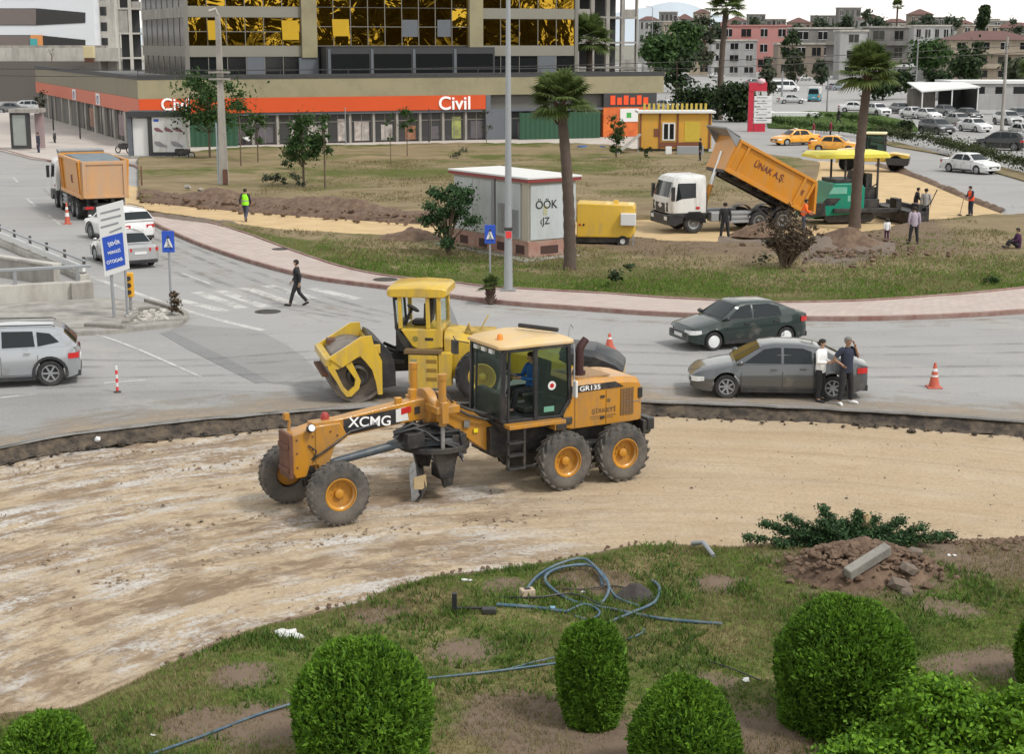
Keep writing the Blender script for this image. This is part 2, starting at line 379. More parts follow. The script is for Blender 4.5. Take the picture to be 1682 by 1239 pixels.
def mat_paving():
    m, N, L, P = newmat('paving_stones'); v = coords(N, L, 'UV')
    b = N.new('ShaderNodeTexBrick'); b.inputs['Scale'].default_value = 1.0; b.inputs['Brick Width'].default_value = .4; b.inputs['Row Height'].default_value = .4; b.inputs['Mortar Size'].default_value = .012
    b.inputs['Color1'].default_value = (.45,.37,.325,1); b.inputs['Color2'].default_value = (.39,.325,.295,1); b.inputs['Mortar'].default_value = (.27,.22,.2,1); L.new(v, b.inputs['Vector'])
    o = coords(N, L); c = mix(N, L, mth(N, L, 'MULTIPLY', ramp(N, L, nz(N, L, o, .7, 6, .7), [(.45, 0.0), (.7, 1.0)]), .6), b.outputs['Color'], (.33,.26,.22))
    L.new(c, P.inputs['Base Color']); P.inputs['Roughness'].default_value = .85; return m
def thin(name, q_fn, c1, c2):
    """a thin worn layer: paint or dust lying on the road, missing where it has worn off"""
    m, N, L, P = newmat(name); v = coords(N, L); fac = q_fn(N, L, v)
    L.new(mix(N, L, nz(N, L, v, 3, 5), c1, c2), P.inputs['Base Color']); P.inputs['Roughness'].default_value = .9
    t = N.new('ShaderNodeBsdfTransparent'); mx = N.new('ShaderNodeMixShader'); L.new(fac, mx.inputs[0]); L.new(t.outputs[0], mx.inputs[1]); L.new(P.outputs[0], mx.inputs[2]); L.new(mx.outputs[0], N['Material Output'].inputs['Surface']); return m
def mat_marking():
    def q(N, L, v): return mth(N, L, 'MULTIPLY', ramp(N, L, mth(N, L, 'ADD', mth(N, L, 'MULTIPLY', nz(N, L, v, .8, 5, .7), .55), mth(N, L, 'MULTIPLY', nz(N, L, v, 6, 6, .8), .45)), [(.47, 1.0), (.64, .2)]), .85)
    return thin('worn_paint', q, (.56,.55,.52), (.47,.46,.44))
def mat_dust():
    def q(N, L, v):
        at = N.new('ShaderNodeAttribute'); at.attribute_name = 'dust'
        n = mth(N, L, 'ADD', mth(N, L, 'MULTIPLY', nz(N, L, v, .7, 7, .72, .5), .6), mth(N, L, 'MULTIPLY', nz(N, L, coords(N, L, 'UV', (.25, 2.2, 1)), 1.0, 5, .65), .4))
        return mth(N, L, 'MULTIPLY', ramp(N, L, mth(N, L, 'ADD', n, mth(N, L, 'MULTIPLY', at.outputs['Fac'], .35)), [(.58, 0.0), (.80, 1.0)]), .75)
    return thin('road_dust', q, (.36,.29,.21), (.27,.215,.16))
def mat_glassgold():
    m, N, L, P = newmat('gold_mirror_glass'); v = coords(N, L)
    P.inputs['Base Color'].default_value = (.34,.21,.022,1); P.inputs['Metallic'].default_value = 1; P.inputs['Roughness'].default_value = .04
    bumpn(N, L, P, nz(N, L, v, .5, 3, .5, .8), .45, .11); return m

m_asph = mat_asphalt('asphalt', (.265,.258,.248), (.17,.165,.157), (.315,.305,.292))
m_patch = mat_asphalt('asphalt_new', (.20,.196,.188), (.14,.137,.132), (.235,.23,.22), 2.0)
m_seam = mat_asphalt('asphalt_seam', (.15,.15,.15), (.1,.1,.1), (.18,.18,.178), 2.0)
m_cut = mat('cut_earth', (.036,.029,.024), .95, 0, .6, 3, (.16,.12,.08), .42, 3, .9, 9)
m_bed = mat_bed()
m_sand2 = mat('fresh_sand', (.50,.36,.19), .95, 0, .12, .8, (.36,.25,.13), .4, .7, .6, 5)
m_fg = mat_field('lawn_near', [(.06,.085,.016), (.12,.15,.035)], [(.18,.15,.065), (.25,.20,.105)], (.17,.125,.09), .45, .03)
m_field = mat_field('dry_field', [(.055,.075,.016), (.12,.125,.035)], [(.17,.135,.075), (.26,.20,.12)], (.17,.125,.085), .12, -.06)
m_lawn2 = mat_field('median_lawn', [(.04,.075,.012), (.07,.11,.02)], [(.09,.11,.03), (.12,.12,.04)], (.15,.11,.08), .2, .2)
m_pave = mat_paving()
m_kerb = mat('kerb_red', (.20,.10,.085), .85, 0, .25, 1.5, (.32,.26,.22), .5, 2, .3, 20)
m_kerbg = mat('kerb_grey', (.27,.25,.22), .85, 0, .25, 1.5, (.12,.11,.1), .5, 2, .3, 20)
m_mark = mat_marking(); m_dust = mat_dust()
m_conc = mat('concrete', (.33,.31,.28), .85, 0, .16, 1.0, (.13,.12,.11), .45, 1.2, .3, 25, 0, .3, True)
m_concl = mat('pale_concrete', (.44,.42,.38), .85, 0, .12, 1.0, (.22,.2,.18), .4, .8, .2, 25, 0, .3, True)
m_ground = mat('far_ground', (.20,.19,.16), .95, 0, .3, .02, (.09,.1,.05), .5, .03)
m_soil = mat('clod_soil', (.11,.068,.045), .95, 0, .5, 3, (.19,.13,.085), .4, 3, .9, 8)
m_soilg = mat('grey_soil', (.17,.135,.105), .95, 0, .4, 2, (.09,.065,.05), .5, 2, .9, 8)
m_yel = paint('loader_yellow', (.46,.205,.016), (.22,.15,.09), .40)
m_yelp = mat('faded_roof_yellow', (.58,.40,.18), .5, 0, .1, 2, (.5,.4,.28), .4, 2)
m_bom = paint('roller_yellow', (.56,.37,.03), (.30,.22,.12), .34)
m_blk = mat('black_steel', (.022,.022,.024), .55, .2, .3, 3, (.10,.085,.07), .4, 3, .15, 30)
m_blkp = mat('black_plastic', (.02,.021,.024), .42, 0, .25, 3, (.08,.07,.06), .25, 2)
m_tyre = mat('dusty_rubber', (.045,.044,.043), .9, 0, .25, 4, (.17,.145,.12), .55, 2.6, .4, 30)
m_tyrec = mat('rubber', (.02,.02,.021), .85, 0, .25, 6, (.06,.055,.05), .35, 3)
m_rimy = paint('rim_yellow', (.48,.215,.015), (.2,.12,.06), .4)
m_rust = mat('rust', (.14,.06,.035), .85, 0, .4, 5, (.06,.035,.03), .5, 3)
m_steel = mat('steel', (.32,.32,.32), .45, .6, .2, 4, (.12,.1,.08), .4, 3)
m_grey = mat('grey_metal', (.26,.27,.28), .5, .3, .12, 2, (.15,.13,.11), .3, 2, 0, 30, 0, .5, True)
m_galv = mat('galvanised', (.30,.315,.33), .45, .4, .1, 2)
m_white = paint('white_paint', (.60,.60,.59), (.35,.31,.26), .25)
m_whites = plain('white_sheet', (.62,.62,.61), .5)
m_orng = paint('tipper_orange', (.54,.215,.012), (.42,.25,.1), .3, .45)
m_orngd = mat('dusty_orange', (.52,.27,.10), .7, 0, .15, 1.2, (.34,.27,.22), .6, 1.2, .1, 20, 0, .4, True)
m_red = plain('red_lens', (.45,.02,.02), .3)
m_amber = plain('amber_lens', (.75,.22,.02), .3)
m_lens = plain('clear_lens', (.75,.76,.76), .12, .2)
m_cglass = plain('car_glass', (.012,.016,.018), .05); m_cglass.node_tree.nodes['Principled BSDF'].inputs['Specular IOR Level'].default_value = .32
m_cabg = glass('cab_glass', (.78,.92,.85), .20)
m_gdark = glass('tinted_cab_glass', (.38,.52,.45), .34)
m_trunk = mat('bark', (.11,.08,.055), .9, 0, .35, 5, None, .4, 2, .6, 14)
m_cone = mat('cone_orange', (.46,.09,.05), .55, 0, .1, 4, (.4,.2,.15), .2)
m_blue = plain('sign_blue', (.015,.07,.42), .45)
m_txt_w = plain('letter_white', (.8,.8,.8), .5)
m_txt_k = plain('letter_black', (.02,.02,.02), .5)
# ---------------------------------------------------------------- the ground
sm = lambda a, b, x: np.clip((x-a)/(b-a), 0, 1)**2*(3-2*np.clip((x-a)/(b-a), 0, 1))
struct(MB().add([(-6000,-300,-.9),(6000,-300,-.9),(6000,9000,-.9),(-6000,9000,-.9)], [(0,1,2,3)]).build('ground', m_ground))

CUT = [Vector((-22,23,0)), Vector((-18.5,30,0))] + Gs([(-330,800),(-150,765),(0,734),(100,714),(213,700),(333,687),(500,673),(620,666),(760,660),(900,657),(1040,657),(1285,666),(1420,673),(1560,682),(1682,691),(1850,708),(2050,738)]) + [Vector((23,30,0)), Vector((27,23,0))]
EDGE = [Vector((-18,12.5,0)), Vector((-13.5,16,0))] + Gs([(-260,1205),(-100,1180),(0,1168),(130,1158),(230,1115),(300,1080),(450,1020),(600,985),(700,948),(850,930),(940,915),(1040,895),(1200,897),(1300,893),(1560,887),(1682,882),(1900,878),(2150,876)], -.33) + [Vector((19,28,0)), Vector((25,22,0))]
cutp, _ = resample(CUT, 160)
jag = cutp.copy(); jag[:,1] += .16*fbm(cutp[:,0]*1.6, cutp[:,1]*0, 3, 4)
far = [(-60,60),(-140,150),(-260,420),(-60,900),(400,900),(330,420),(120,120),(60,50)]
asph_poly = [tuple(p) for p in jag] + [(28,30),(60,50),(330,420),(330,800),(-260,800),(-140,150),(-40,45)][0:0]
asph_poly = [(jag[0,0]-25, jag[0,1]-6)] + [tuple(p) for p in jag] + [(jag[-1,0]+25, jag[-1,1]-6), (420,780), (-420,780)]
slab('asphalt_road', asph_poly, 0.0, .06, m_asph)
# the broken earth face under the asphalt edge, a ragged bank
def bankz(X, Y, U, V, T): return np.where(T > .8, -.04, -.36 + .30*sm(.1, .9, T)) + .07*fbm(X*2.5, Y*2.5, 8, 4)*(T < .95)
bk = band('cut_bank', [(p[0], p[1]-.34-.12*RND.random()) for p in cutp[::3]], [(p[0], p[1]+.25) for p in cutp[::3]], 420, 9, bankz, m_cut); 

EX = np.array([(p[0], p[1]) for p in EDGE])
def edgeY(x): return np.interp(x, EX[:,0], EX[:,1])
def mudf(X, Y, U=None, V=None, T=None):
    return np.clip(1.05 - .95*sm(-1.6, 2.6, X + .25*(Y-32) + 1.2*fbm(X*.4, Y*.4, 4)), .03, 1)
def polar(X, Y): # the bed was worked along circles round the roundabout's middle
    return np.arctan2(X-2.5, Y-17.7)*18.0, 23.6-np.hypot(X-2.5, Y-17.7)
def bedz(X, Y, U, V, T):
    mud = mudf(X, Y); U, V = polar(X, Y); rut = fbm(U*.5, V*1.5, 5, 4)*.03 + fbm(U*1.1, V*4.2, 6, 4)*.04 + fbm(X*3, Y*3, 66, 3)*.03
    return -.36 + rut*mud + (1-mud)*.02*fbm(X*1.2, Y*1.2, 7) + .02*fbm(X*4, Y*4, 9, 3)*(.4+mud) - .03*mud
band('road_bed', EDGE, [(p[0], p[1]+.5) for p in cutp[::4]], 420, 220, bedz, m_bed, {'mud': mudf}, uvf=polar)

def lawnz(X, Y, *a):
    d = edgeY(X) - Y
    return -.36 + .36*sm(-.1, 1.5, d) + .05*fbm(X*.9, Y*.9, 12) + .03*fbm(X*4, Y*4, 13, 3)*sm(-.2, .5, d)
BARE = [(G(930,1215), 1.5), (G(860,1180), 1.2), (G(1260,1205), 1.3), (G(1170,1120), .5), (G(620,1010), .6), (G(760,1070), .7), (G(1180,960), .6), (G(1560,1000), .7), (G(400,1110), .6), (G(830,960), .5), (G(980,955), .9), (G(1420,930), 2.0), (G(1600,905), 2.2), (G(1020,1235), 1.2), (G(450,1190), 1.0), (G(330,1190),.7), (G(1690,900), 1.6), (G(1530,898), 1.3), (G(1640,1090), .8), (G(1580,1090), .7)]
def soilf(X, Y, *a):
    s = np.zeros_like(X)
    for p, r in BARE: s = np.maximum(s, np.exp(-((X-p.x)**2+(Y-p.y)**2)/(r*r*.6)))
    d = edgeY(X) - Y
    return .62*s + .55*(1-sm(.05, .75, d + .35*fbm(X*1.3, Y*1.3, 31)))
def greenf(X, Y, *a): return .16*sm(3, 6, X) + .05*sm(-2, -5, X)
band('lawn', EDGE, [(p[0]*1.0, 11.0) for p in EDGE], 300, 160, lawnz, m_fg, {'soil': soilf, 'green': greenf}, 1.4)

# loose windrows and clods left by the blade
mb = MB(); q_ = random.Random(41)
for k in range(1500):
    a_ = q_.uniform(-.95, .25); rr = 23.6 - (q_.choice((1.1, 3.2, 5.2, 7.4, 9.6)) + q_.gauss(0, .22)); x = 2.5+sin(a_)*rr; y = 17.7+cos(a_)*rr
    if y < edgeY(x)+.15 or float(mudf(np.array(x), np.array(y))) < .35 or fbm(np.array(a_*7.), np.array(rr*.5), 88) < -.02: continue
    r = q_.uniform(.012, .045)*(1.6 if q_.random() < .06 else 1); mb.rock((x, y, -.385+r*.25), r, .4, .65, q_)
stuff(mb.build('windrow_clods', mat('bed_clod', (.30,.23,.16), .95, 0, .4, 4, (.16,.11,.075), .5, 3, .6, 12)))
# grass blades of the near lawn
def blades(name, n, xr, yr, zf, dens, mt, hmin, hmax, wd, seed=1):
    g = np.random.default_rng(seed)
    x = g.uniform(*xr, n*4); y = g.uniform(*yr, n*4); k = dens(x, y) > g.random(n*4)
    x, y = x[k][:n], y[k][:n]; m = len(x); reps = 3
    x = np.repeat(x, reps) + g.normal(0, .03, m*reps); y = np.repeat(y, reps) + g.normal(0, .03, m*reps); m *= reps
    z = zf(x, y); h = g.uniform(hmin, hmax, m)*(.7+.8*np.clip(fbm(x*.8, y*.8, 40)+.4, 0, 1)); t = g.uniform(0, 2*pi, m); ln = g.uniform(.2, 1.0, m)*h
    dx, dy = np.cos(t), np.sin(t); ph = g.uniform(0, 2*pi, m)
    V = np.stack([np.stack([x-dy*wd, y+dx*wd, z-.01], -1), np.stack([x+dy*wd, y-dx*wd, z-.01], -1), np.stack([x+np.cos(ph)*ln, y+np.sin(ph)*ln, z+h], -1)], 1).reshape(-1, 3)
    return stuff(npmesh(name, V, np.arange(m*3).reshape(-1, 3), mt))
m_blade = leafmat('grass_blades', (.05,.092,.014), (.20,.30,.055), .5, .3)
m_bladed = leafmat('dry_blades', (.11,.095,.04), (.30,.25,.125), .4, .25)
def gdens(x, y):
    d = edgeY(x) - y; s = soilf(x, y)
    return np.clip(.62 + 1.5*fbm(x*.55, y*.55, 21) + .3*greenf(x, y)*4 - 1.9*s, 0.02, 1)*(d > .12)
blades('grass', 58000, (-11, 14), (17.5, 31), lawnz, gdens, m_blade, .02, .065, .008, 3)
def wdens(x, y): return np.clip(-.15 + 3.0*fbm(x*1.1, y*1.1, 91), 0, 1)*(edgeY(x)-y > .5)*(soilf(x, y) < .35)
blades('weeds', 11000, (-11, 14), (17.5, 31), lawnz, wdens, leafmat('weed_leaves', (.03,.06,.012), (.13,.22,.035), .6, .3), .05, .15, .018, 14)
blades('dry_grass', 54000, (-11, 14), (17.5, 31), lawnz, lambda x, y: np.clip(.85 - 1.5*fbm(x*.55, y*.55, 21) - 1.1*soilf(x, y), 0, 1)*(edgeY(x)-y > .1), m_bladed, .03, .08, .007, 4)

# the island across the road: kerb, paved walk, rough field, the sand trench cut through it
KO = Gs([(222,349),(250,368),(300,392),(350,412),(420,435),(500,456),(560,466),(640,476),(740,490),(830,501),(950,510),(1100,520),(1330,527),(1500,525),(1682,515),(1950,492)])
KI = Gs([(236,347),(330,363),(400,382),(470,408),(560,438),(640,454),(740,464),(800,471),(860,475),(1000,483),(1100,490),(1260,497),(1400,495),(1530,487),(1682,473),(1950,440)], .14)
band('pavement', KO, KI, 160, 8, lambda X, Y, U, V, T: .14 + .015*fbm(X*.6, Y*.6, 2), m_pave)
kerb('kerb', KO, .16, -.02, .165, m_kerb, 160)
kerb('inner_kerb', KI, .12, 0, .20, m_kerb, 160)
TF = Gs([(243,347),(335,361),(450,376),(600,386),(700,390),(850,393),(1050,392),(1100,398),(1300,398),(1440,380),(1500,366),(1560,360),(1650,353),(1900,352)], .2)
TB = Gs([(228,324),(300,329),(420,340),(600,353),(700,359),(850,360),(1040,356),(1250,346),(1332,303),(1347,268)], .2)
def greenF(X, Y, U, V, T): return .30*(1-sm(0, .42, T + .35*fbm(X*.2, Y*.2, 50))) - .03
def soilF(X, Y, U, V, T):
    p = G(1410,412); q = G(1180,395)
    s = np.exp(-((X-p.x)**2/40+(Y-p.y)**2/14)) + .8*np.exp(-((X-q.x)**2/30+(Y-q.y)**2/8)) + 1.0*sm(.50, .85, T + .25*fbm(X*.3, Y*.3, 52))*sm(1, 7, X)*(1-sm(19, 24, X))
    return .42*np.clip(s, 0, 1.2)
fz = lambda X, Y, U, V, T: .15 + .12*sm(.3, .9, T) + .07*fbm(X*.5, Y*.5, 15) + .05*fbm(X*1.7, Y*1.7, 16)
band('field', KI, TF, 260, 60, fz, m_field, {'green': greenF, 'soil': soilF}, 1, .3)
PB = Gs([(226,262),(330,247),(420,243),(600,240),(800,237),(1000,240),(1045,246),(1160,250),(1240,252),(1300,258)], .15)
band('far_field', TB, PB, 240, 70, lambda X, Y, U, V, T: .25 + .18*fbm(X*.22, Y*.22, 17) + .08*fbm(X, Y, 18), m_field,
     {'green': lambda X, Y, U, V, T: .10*np.exp(-((T-.55)/.16)**2) + .12*sm(.9, 1, T) - .02, 'soil': lambda X, Y, U, V, T: .24*sm(.25, .0, T) if False else .2*(1-sm(0, .25, T))}, 1, .4)
slab('sand_track', Gs([(205,356),(245,354),(335,368),(450,384),(700,398),(1050,400),(1300,406),(1440,387),(1560,366),(1660,357),(1632,344),(1590,325),(1540,306),(1470,281),(1440,271),(1345,264),(1325,303),(1250,345),(1050,352),(850,360),(700,356),(600,350),(420,336),(300,324),(205,303)], .02), .025, .02, m_sand2)
def bz(h): return lambda X, Y, U, V, T: .03 + h*np.sin(np.clip(T, 0, 1)*pi)**.8*(.75+.9*fbm(X*.35, Y*.35, 19)) + .16*fbm(X*1.8, Y*1.8, 20)*np.sin(T*pi)
stuff(band('dirt_bank', Gs([(232,331),(300,338),(420,349),(600,362),(700,368),(760,367)], .05), Gs([(232,313),(300,317),(420,327),(600,340),(700,346),(760,346)], .2), 260, 16, bz(.75), m_soil))
stuff(band('dirt_bank', Gs([(222,356),(262,360),(330,368),(400,376)], .1), Gs([(222,348),(262,350),(330,357),(400,370)], .1), 90, 8, bz(.28), m_soilg))
stuff(band('dirt_bank', Gs([(1040,376),(1000,368),(960,372)], .05), Gs([(1040,352),(1000,350),(960,352)], .2), 60, 10, bz(.7), m_soil))
stuff(band('dirt_bank', Gs([(1438,273),(1500,292),(1560,317),(1600,334),(1645,351)], .02), Gs([(1442,268),(1506,287),(1566,312),(1606,329),(1652,346)], .02), 120, 7, bz(.22), m_soil))
stuff(band('dirt_bank', Gs([(1180,405),(1300,436),(1400,440),(1470,420)], .15), Gs([(1180,388),(1300,385),(1400,383),(1470,390)], .25), 150, 26, bz(.55), m_soilg))
def mound(name, c, r, h, mt, seed, fl=.35):
    n = 46; rr = np.linspace(0, 1, 14); th = np.linspace(0, 2*pi, n, endpoint=False); Rr, Tt = np.meshgrid(rr, th, indexing='ij')
    ir = r*(1+fl*vn(np.cos(Tt)*1.5+seed, np.sin(Tt)*1.5, seed)); X = Rr*np.cos(Tt)*ir; Y = Rr*np.sin(Tt)*ir*.8
    Z = h*(1-Rr**1.5)*(1+.6*fbm(X*2.2/r, Y*2.2/r, seed)) + .09*h*fbm(X*9/r, Y*9/r, seed+1)*(1-Rr**3) - .05*Rr
    i = np.arange(13)[:, None]*n + np.arange(n)[None]; j = np.arange(13)[:, None]*n + (np.arange(n)[None]+1) % n
    F_ = np.stack([i, i+n, j+n, j], -1).reshape(-1, 4)
    return npmesh(name, np.stack([X, Y, Z], -1).reshape(-1, 3), F_, mt, smooth=True, loc=c)
for (u, v, r, h, lb) in ((1385,408,2.2,.75,'brown heap of loose soil on the field right of the dead bush'), (675,392,1.7,.55,'low earth heap beside the sand track left of the cabin bush'), (1245,385,1.3,.5,'small earth heap behind the dead bush near the tipper')):
    tag(mound('soil_heap', G(u, v, .2), r, h, m_soil, int(u)), lb, 'soil heap', 'soil heaps on the field')

PLZ = [(-70,236),(0,246),(53,260),(120,268),(226,264),(330,249),(420,245),(600,242),(800,239),(1000,242),(1045,248),(1130,238),(1130,222)]
slab('plaza', Gs(PLZ, .13) + [tuple(G(1100,205,.13)[:2]), tuple(G(400,205,.13)[:2]), tuple(G(62,186,.13)[:2]), tuple(G(-100,183,.13)[:2])], .13, .15, mat('pale_paving', (.46,.41,.37), .85, 0, .1, .4, (.33,.29,.26), .4, .3))
kerb('road_kerb', Gs([(-70,237),(0,247),(53,261),(120,270),(224,275),(228,328)]), .2, 0, .17, m_kerb, 60)
# left traffic island
ISL = [(-120,502),(0,500),(120,492),(180,490),(240,497),(295,514),(306,523),(296,531),(250,535),(180,543),(90,547),(0,551),(-120,556)]
slab('traffic_island', Gs(ISL, .13), .13, .15, m_conc)
kerb('island_kerb', Gs(ISL[4:], .0), .18, -.02, .16, m_kerbg, 90)
# patches, lines and stripes
slab('road_patch', Gs([(268,547),(300,533),(408,541),(432,547),(470,566),(500,588),(530,618),(530,640),(445,630)]), .004, .003, m_patch)
slab('road_seam', Gs([(262,547),(284,545),(335,570),(400,603),(444,628),(420,630),(370,605),(310,575)]), .008, .003, m_seam)
slab('road_strip', Gs([(-100,650),(150,645),(330,640),(520,645),(560,668),(333,686),(100,713),(-100,755)]), .004, .003, m_patch)
ribbon(Gs([(120,446),(180,466),(255,493),(320,515),(380,531),(432,543)]), .28, .006, 50).build('road_line', m_mark, fix=False); struct(bpy.data.objects['road_line'])
for a, b in (((322,480),(400,507)),((360,478),(437,505)),((402,473),(478,499)),((438,469),(515,491)),((512,474),(590,492)),((292,493),(371,512))):
    struct(ribbon([G(*a), G(*b)], .5, .006, 6).build('crossing_stripe', m_mark, fix=False))
for a, b in (((298,449),(346,467)),((44,326),(60,340)),((20,290),(30,300)),((78,352),(100,370)),((-10,655),(60,648)),((170,630),(240,625))):
    struct(ribbon([G(*a), G(*b)], .14, .009, 4).build('lane_mark', m_mark, fix=False))
struct(ribbon(Gs([(20,540),(160,551),(330,620)]), .12, .011, 30).build('road_line', m_mark, fix=False))
def cover(u, v, r, z, lb):
    o = MB().lathe([(r+.06,0),(r+.06,.012),(r,.014),(r*.9,.008),(0.0,.008)], n=24).build('manhole_cover', m_blk, None, 30, loc=G(u, v, z)); tag(o, lb, 'manhole cover', 'manhole covers')
cover(440,512,.4,.005,'dark round manhole cover in the road below the walking man'); cover(633,459,.42,.155,'dark manhole cover in the pavement above the roller cab'); cover(460,409,.3,.155,'small manhole cover in the pavement up the slope from the walking man')
# far side roads, lawns
slab('median_lawn', Gs([(1258,188),(1330,182),(1430,186),(1500,200),(1510,214),(1440,222),(1380,214),(1262,209)], .12), .14, .15, m_lawn2)
slab('verge', Gs([(1420,228),(1478,234),(1560,256),(1630,281),(1682,296),(1760,315),(1760,300),(1682,283),(1600,262),(1530,250),(1470,240)], .1), .1, .12, m_field)
slab('side_pavement', Gs([(1640,356),(1682,350),(1800,340),(1800,392),(1720,392),(1682,377)], .15), .16, .16, m_pave)
slab('far_plaza', Gs([(1440,205),(1800,205),(1800,255),(1690,240),(1600,215)], .01), .012, .01, mat_asphalt('pale_asphalt', (.38,.37,.355), (.3,.29,.28), (.42,.41,.40)))
# dark tyre marks
m_tm = thin('tyre_marks', lambda N, L, v: mth(N, L, 'MULTIPLY', ramp(N, L, nz(N, L, v, .6, 5, .7), [(.40, 0.0), (.70, 1.0)]), .32), (.10,.098,.095), (.14,.135,.13))
for off, w_ in ((0, .28), (26, .30), (66, .26), (96, .3)):
    struct(ribbon(Gs([(60,590+off*.5),(300,592+off*.4),(560,575+off*.55),(900,565+off*.5),(1300,572+off*.5),(1682,565+off*.55)]), w_, .017, 90).build('tyre_marks', m_tm, fix=False))
for off in (0, 22, 60, 84): struct(ribbon(Gs([(70+off*.9,310),(150+off*1.1,372),(250+off*1.5,430),(400+off*1.7,490),(600+off*1.2,530)]), .28, .018, 60).build('tyre_marks', m_tm, fix=False))
# dust and mud carried onto the road
def dustband(A_, B_, n, strength, f):
    o = band('road_dust', A_, B_, n, 12, .013, m_dust, {'dust': lambda X, Y, U, V, T: strength*f(T)}); return o
dustband([(p[0], p[1]+.05) for p in cutp[::4]], [(p[0], p[1]+3.4) for p in cutp[::4]], 160, 1.0, lambda T: .75*(1-T)**.8-.15*T)
dustband(Gs([(60,300),(150,372),(250,436),(360,490),(470,540)]), Gs([(212,352),(300,398),(420,445),(560,490),(640,520)]), 90, 1.0, lambda T: .30*np.sin(pi*T)-.1)
dustband(Gs([(640,486),(900,512),(1200,532),(1682,522)]), Gs([(640,500),(900,530),(1200,552),(1682,545)]), 120, 1.0, lambda T: .45*(1-T)-.1)
# rubble along the cut, stones on the bed
mb = MB()
for k in range(520):
    i = RND.randrange(len(cutp)); p = cutp[i]; r = RND.uniform(.02, .075)*(1.6 if RND.random() < .08 else 1)
    mb.rock((p[0]+RND.uniform(-.1,.1), p[1]-RND.uniform(.15,.75), -.34+r*.3), r, .35, .7)
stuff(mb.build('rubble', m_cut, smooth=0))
mb = MB()
for k in range(700):
    x = RND.uniform(-12, 11); y = RND.uniform(22, 38); r = RND.uniform(.006, .020)*(2.2 if RND.random() < .05 else 1)
    if y > edgeY(x)+.1: mb.rock((x, y, -.36+r*.2), r, .35, .7)
stuff(mb.build('gravel', m_soilg))
mb = MB()
for k in range(520):
    u = RND.uniform(1230, 1690) if k % 2 else RND.uniform(1540, 1690); v = 890+RND.gauss(0, 10)+(6 if u > 1560 else 0); p = G(u, v, -.2); r = RND.uniform(.02, .08)
    mb.rock((p.x, p.y, float(lawnz(np.array(p.x), np.array(p.y)))+r*.3), r, .35, .7)
for k in range(160):
    u = RND.uniform(250, 1230); v = 0; x = G(u, 1000).x; y = float(edgeY(x)) - RND.uniform(-.25, .35); r = RND.uniform(.012, .05)
    mb.rock((x, y, float(lawnz(np.array(x), np.array(y)))+r*.2), r, .35, .7)
stuff(mb.build('clods', m_soil))
# ---------------------------------------------------------------- wheels shared by the big machines
def big_wheel(parent, loc, R, W, rr, tyre_m, rim_m, side=1, lugs=22, lug_h=.035, chevron=.5, name='wheel'):
    """tyre (the part) with rim and hub as its sub-parts; axle along y, outer face towards side*y"""
    m = MB(); h = W/2; k = R-rr
    m.lathe([(rr, -h*.80), (rr+k*.12, -h*.92), (rr+k*.5, -h), (R-lug_h-.05, -h*.94), (R-lug_h, -h*.74), (R-lug_h, h*.74), (R-lug_h-.05, h*.94), (rr+k*.5, h), (rr+k*.12, h*.92), (rr, h*.80), (rr-.03, h*.5), (rr-.03, -h*.5), (rr, -h*.80)], ax='y', n=40)
    for i in range(lugs):
        for s in (-1, 1):
            t = 2*pi*(i + (.25 if s > 0 else -.25))/lugs; t2 = t + chevron*2*pi/lugs*1.0; ww = pi*R/lugs*.62
            pts = []
            for (tt, yy, lo) in ((t, s*.02, 0), (t2, s*h*.93, .012)):
                c, q = sin(tt), cos(tt)
                pts.append((Vector((c*(R-lug_h-.01-lo), yy, q*(R-lug_h-.01-lo))), Vector((c*(R-lo), yy, q*(R-lo))), Vector((q, 0, -c))*ww/2))
            vs = []
            for b, tp, tg in pts: vs += [b-tg, b+tg, tp+tg*.75, tp-tg*.75]
            m.add(vs, [(0,1,2,3),(7,6,5,4),(0,4,5,1),(1,5,6,2),(2,6,7,3),(3,7,4,0)])
    w_ = m.build(name, tyre_m, parent, 40, loc=loc)
    s = side; d = MB()
    d.lathe([(rr-.005, s*h*.86), (rr-.02, s*h*.72), (rr-.055, s*h*.60), (rr-.06, s*h*.05), (rr*.55, -s*h*.02), (rr*.3, s*h*.02), (.001, s*h*.02)], ax='y', n=32, cap=False)
    d.lathe([(rr+.004, s*h*.80), (rr+.012, s*h*.88), (rr-.012, s*h*.9), (rr-.02, s*h*.72)], ax='y', n=32, cap=False)
    d.build('rim', rim_m, w_, 40)
    b = MB(); b.lathe([(rr*.30, s*h*.0), (rr*.28, s*h*.42), (rr*.18, s*h*.5), (.001, s*h*.52)], ax='y', n=20, cap=False)
    for i in range(8):
        t = 2*pi*i/8; b.cyl((cos(t)*rr*.42, s*h*.0, sin(t)*rr*.42), (cos(t)*rr*.42, s*h*.12, sin(t)*rr*.42), .018, n=6)
    b.build('hub', rim_m, w_, 40)
    return w_

# ---------------------------------------------------------------- motor grader (x forward, y to its left = towards the camera)
GR_A, GR_O = -2.6318, (1.312, 34.993, -.375)
gr = thing('motor_grader', 'yellow motor grader with black cab and long front frame on the sandy road bed', 'road grader', GR_O, GR_A)
for x in (.75, -.75):
    for s in (1, -1): big_wheel(gr, (x, s*1.0, .665), .665, .40, .335, m_tyre, m_rimy, s, 20, .045, .9)
for s in (1, -1): big_wheel(gr, (6.12 if s > 0 else 6.42, s*.98, .665), .665, .36, .335, m_tyre, m_rimy, s, 30, .022, .45)
m = MB(); m.box(5.98, 6.26, -.82, .82, .58, .78); m.tube([(6.12,-.8,.66),(6.12,-.3,.86),(6.12,.3,.86),(6.12,.8,.66)], .11, 8); m.bar((6.3,-.7,.66),(6.3,.7,.66), .06, .06); m.cyl((6.3,.1,.72),(6.3,.62,.7), .05)
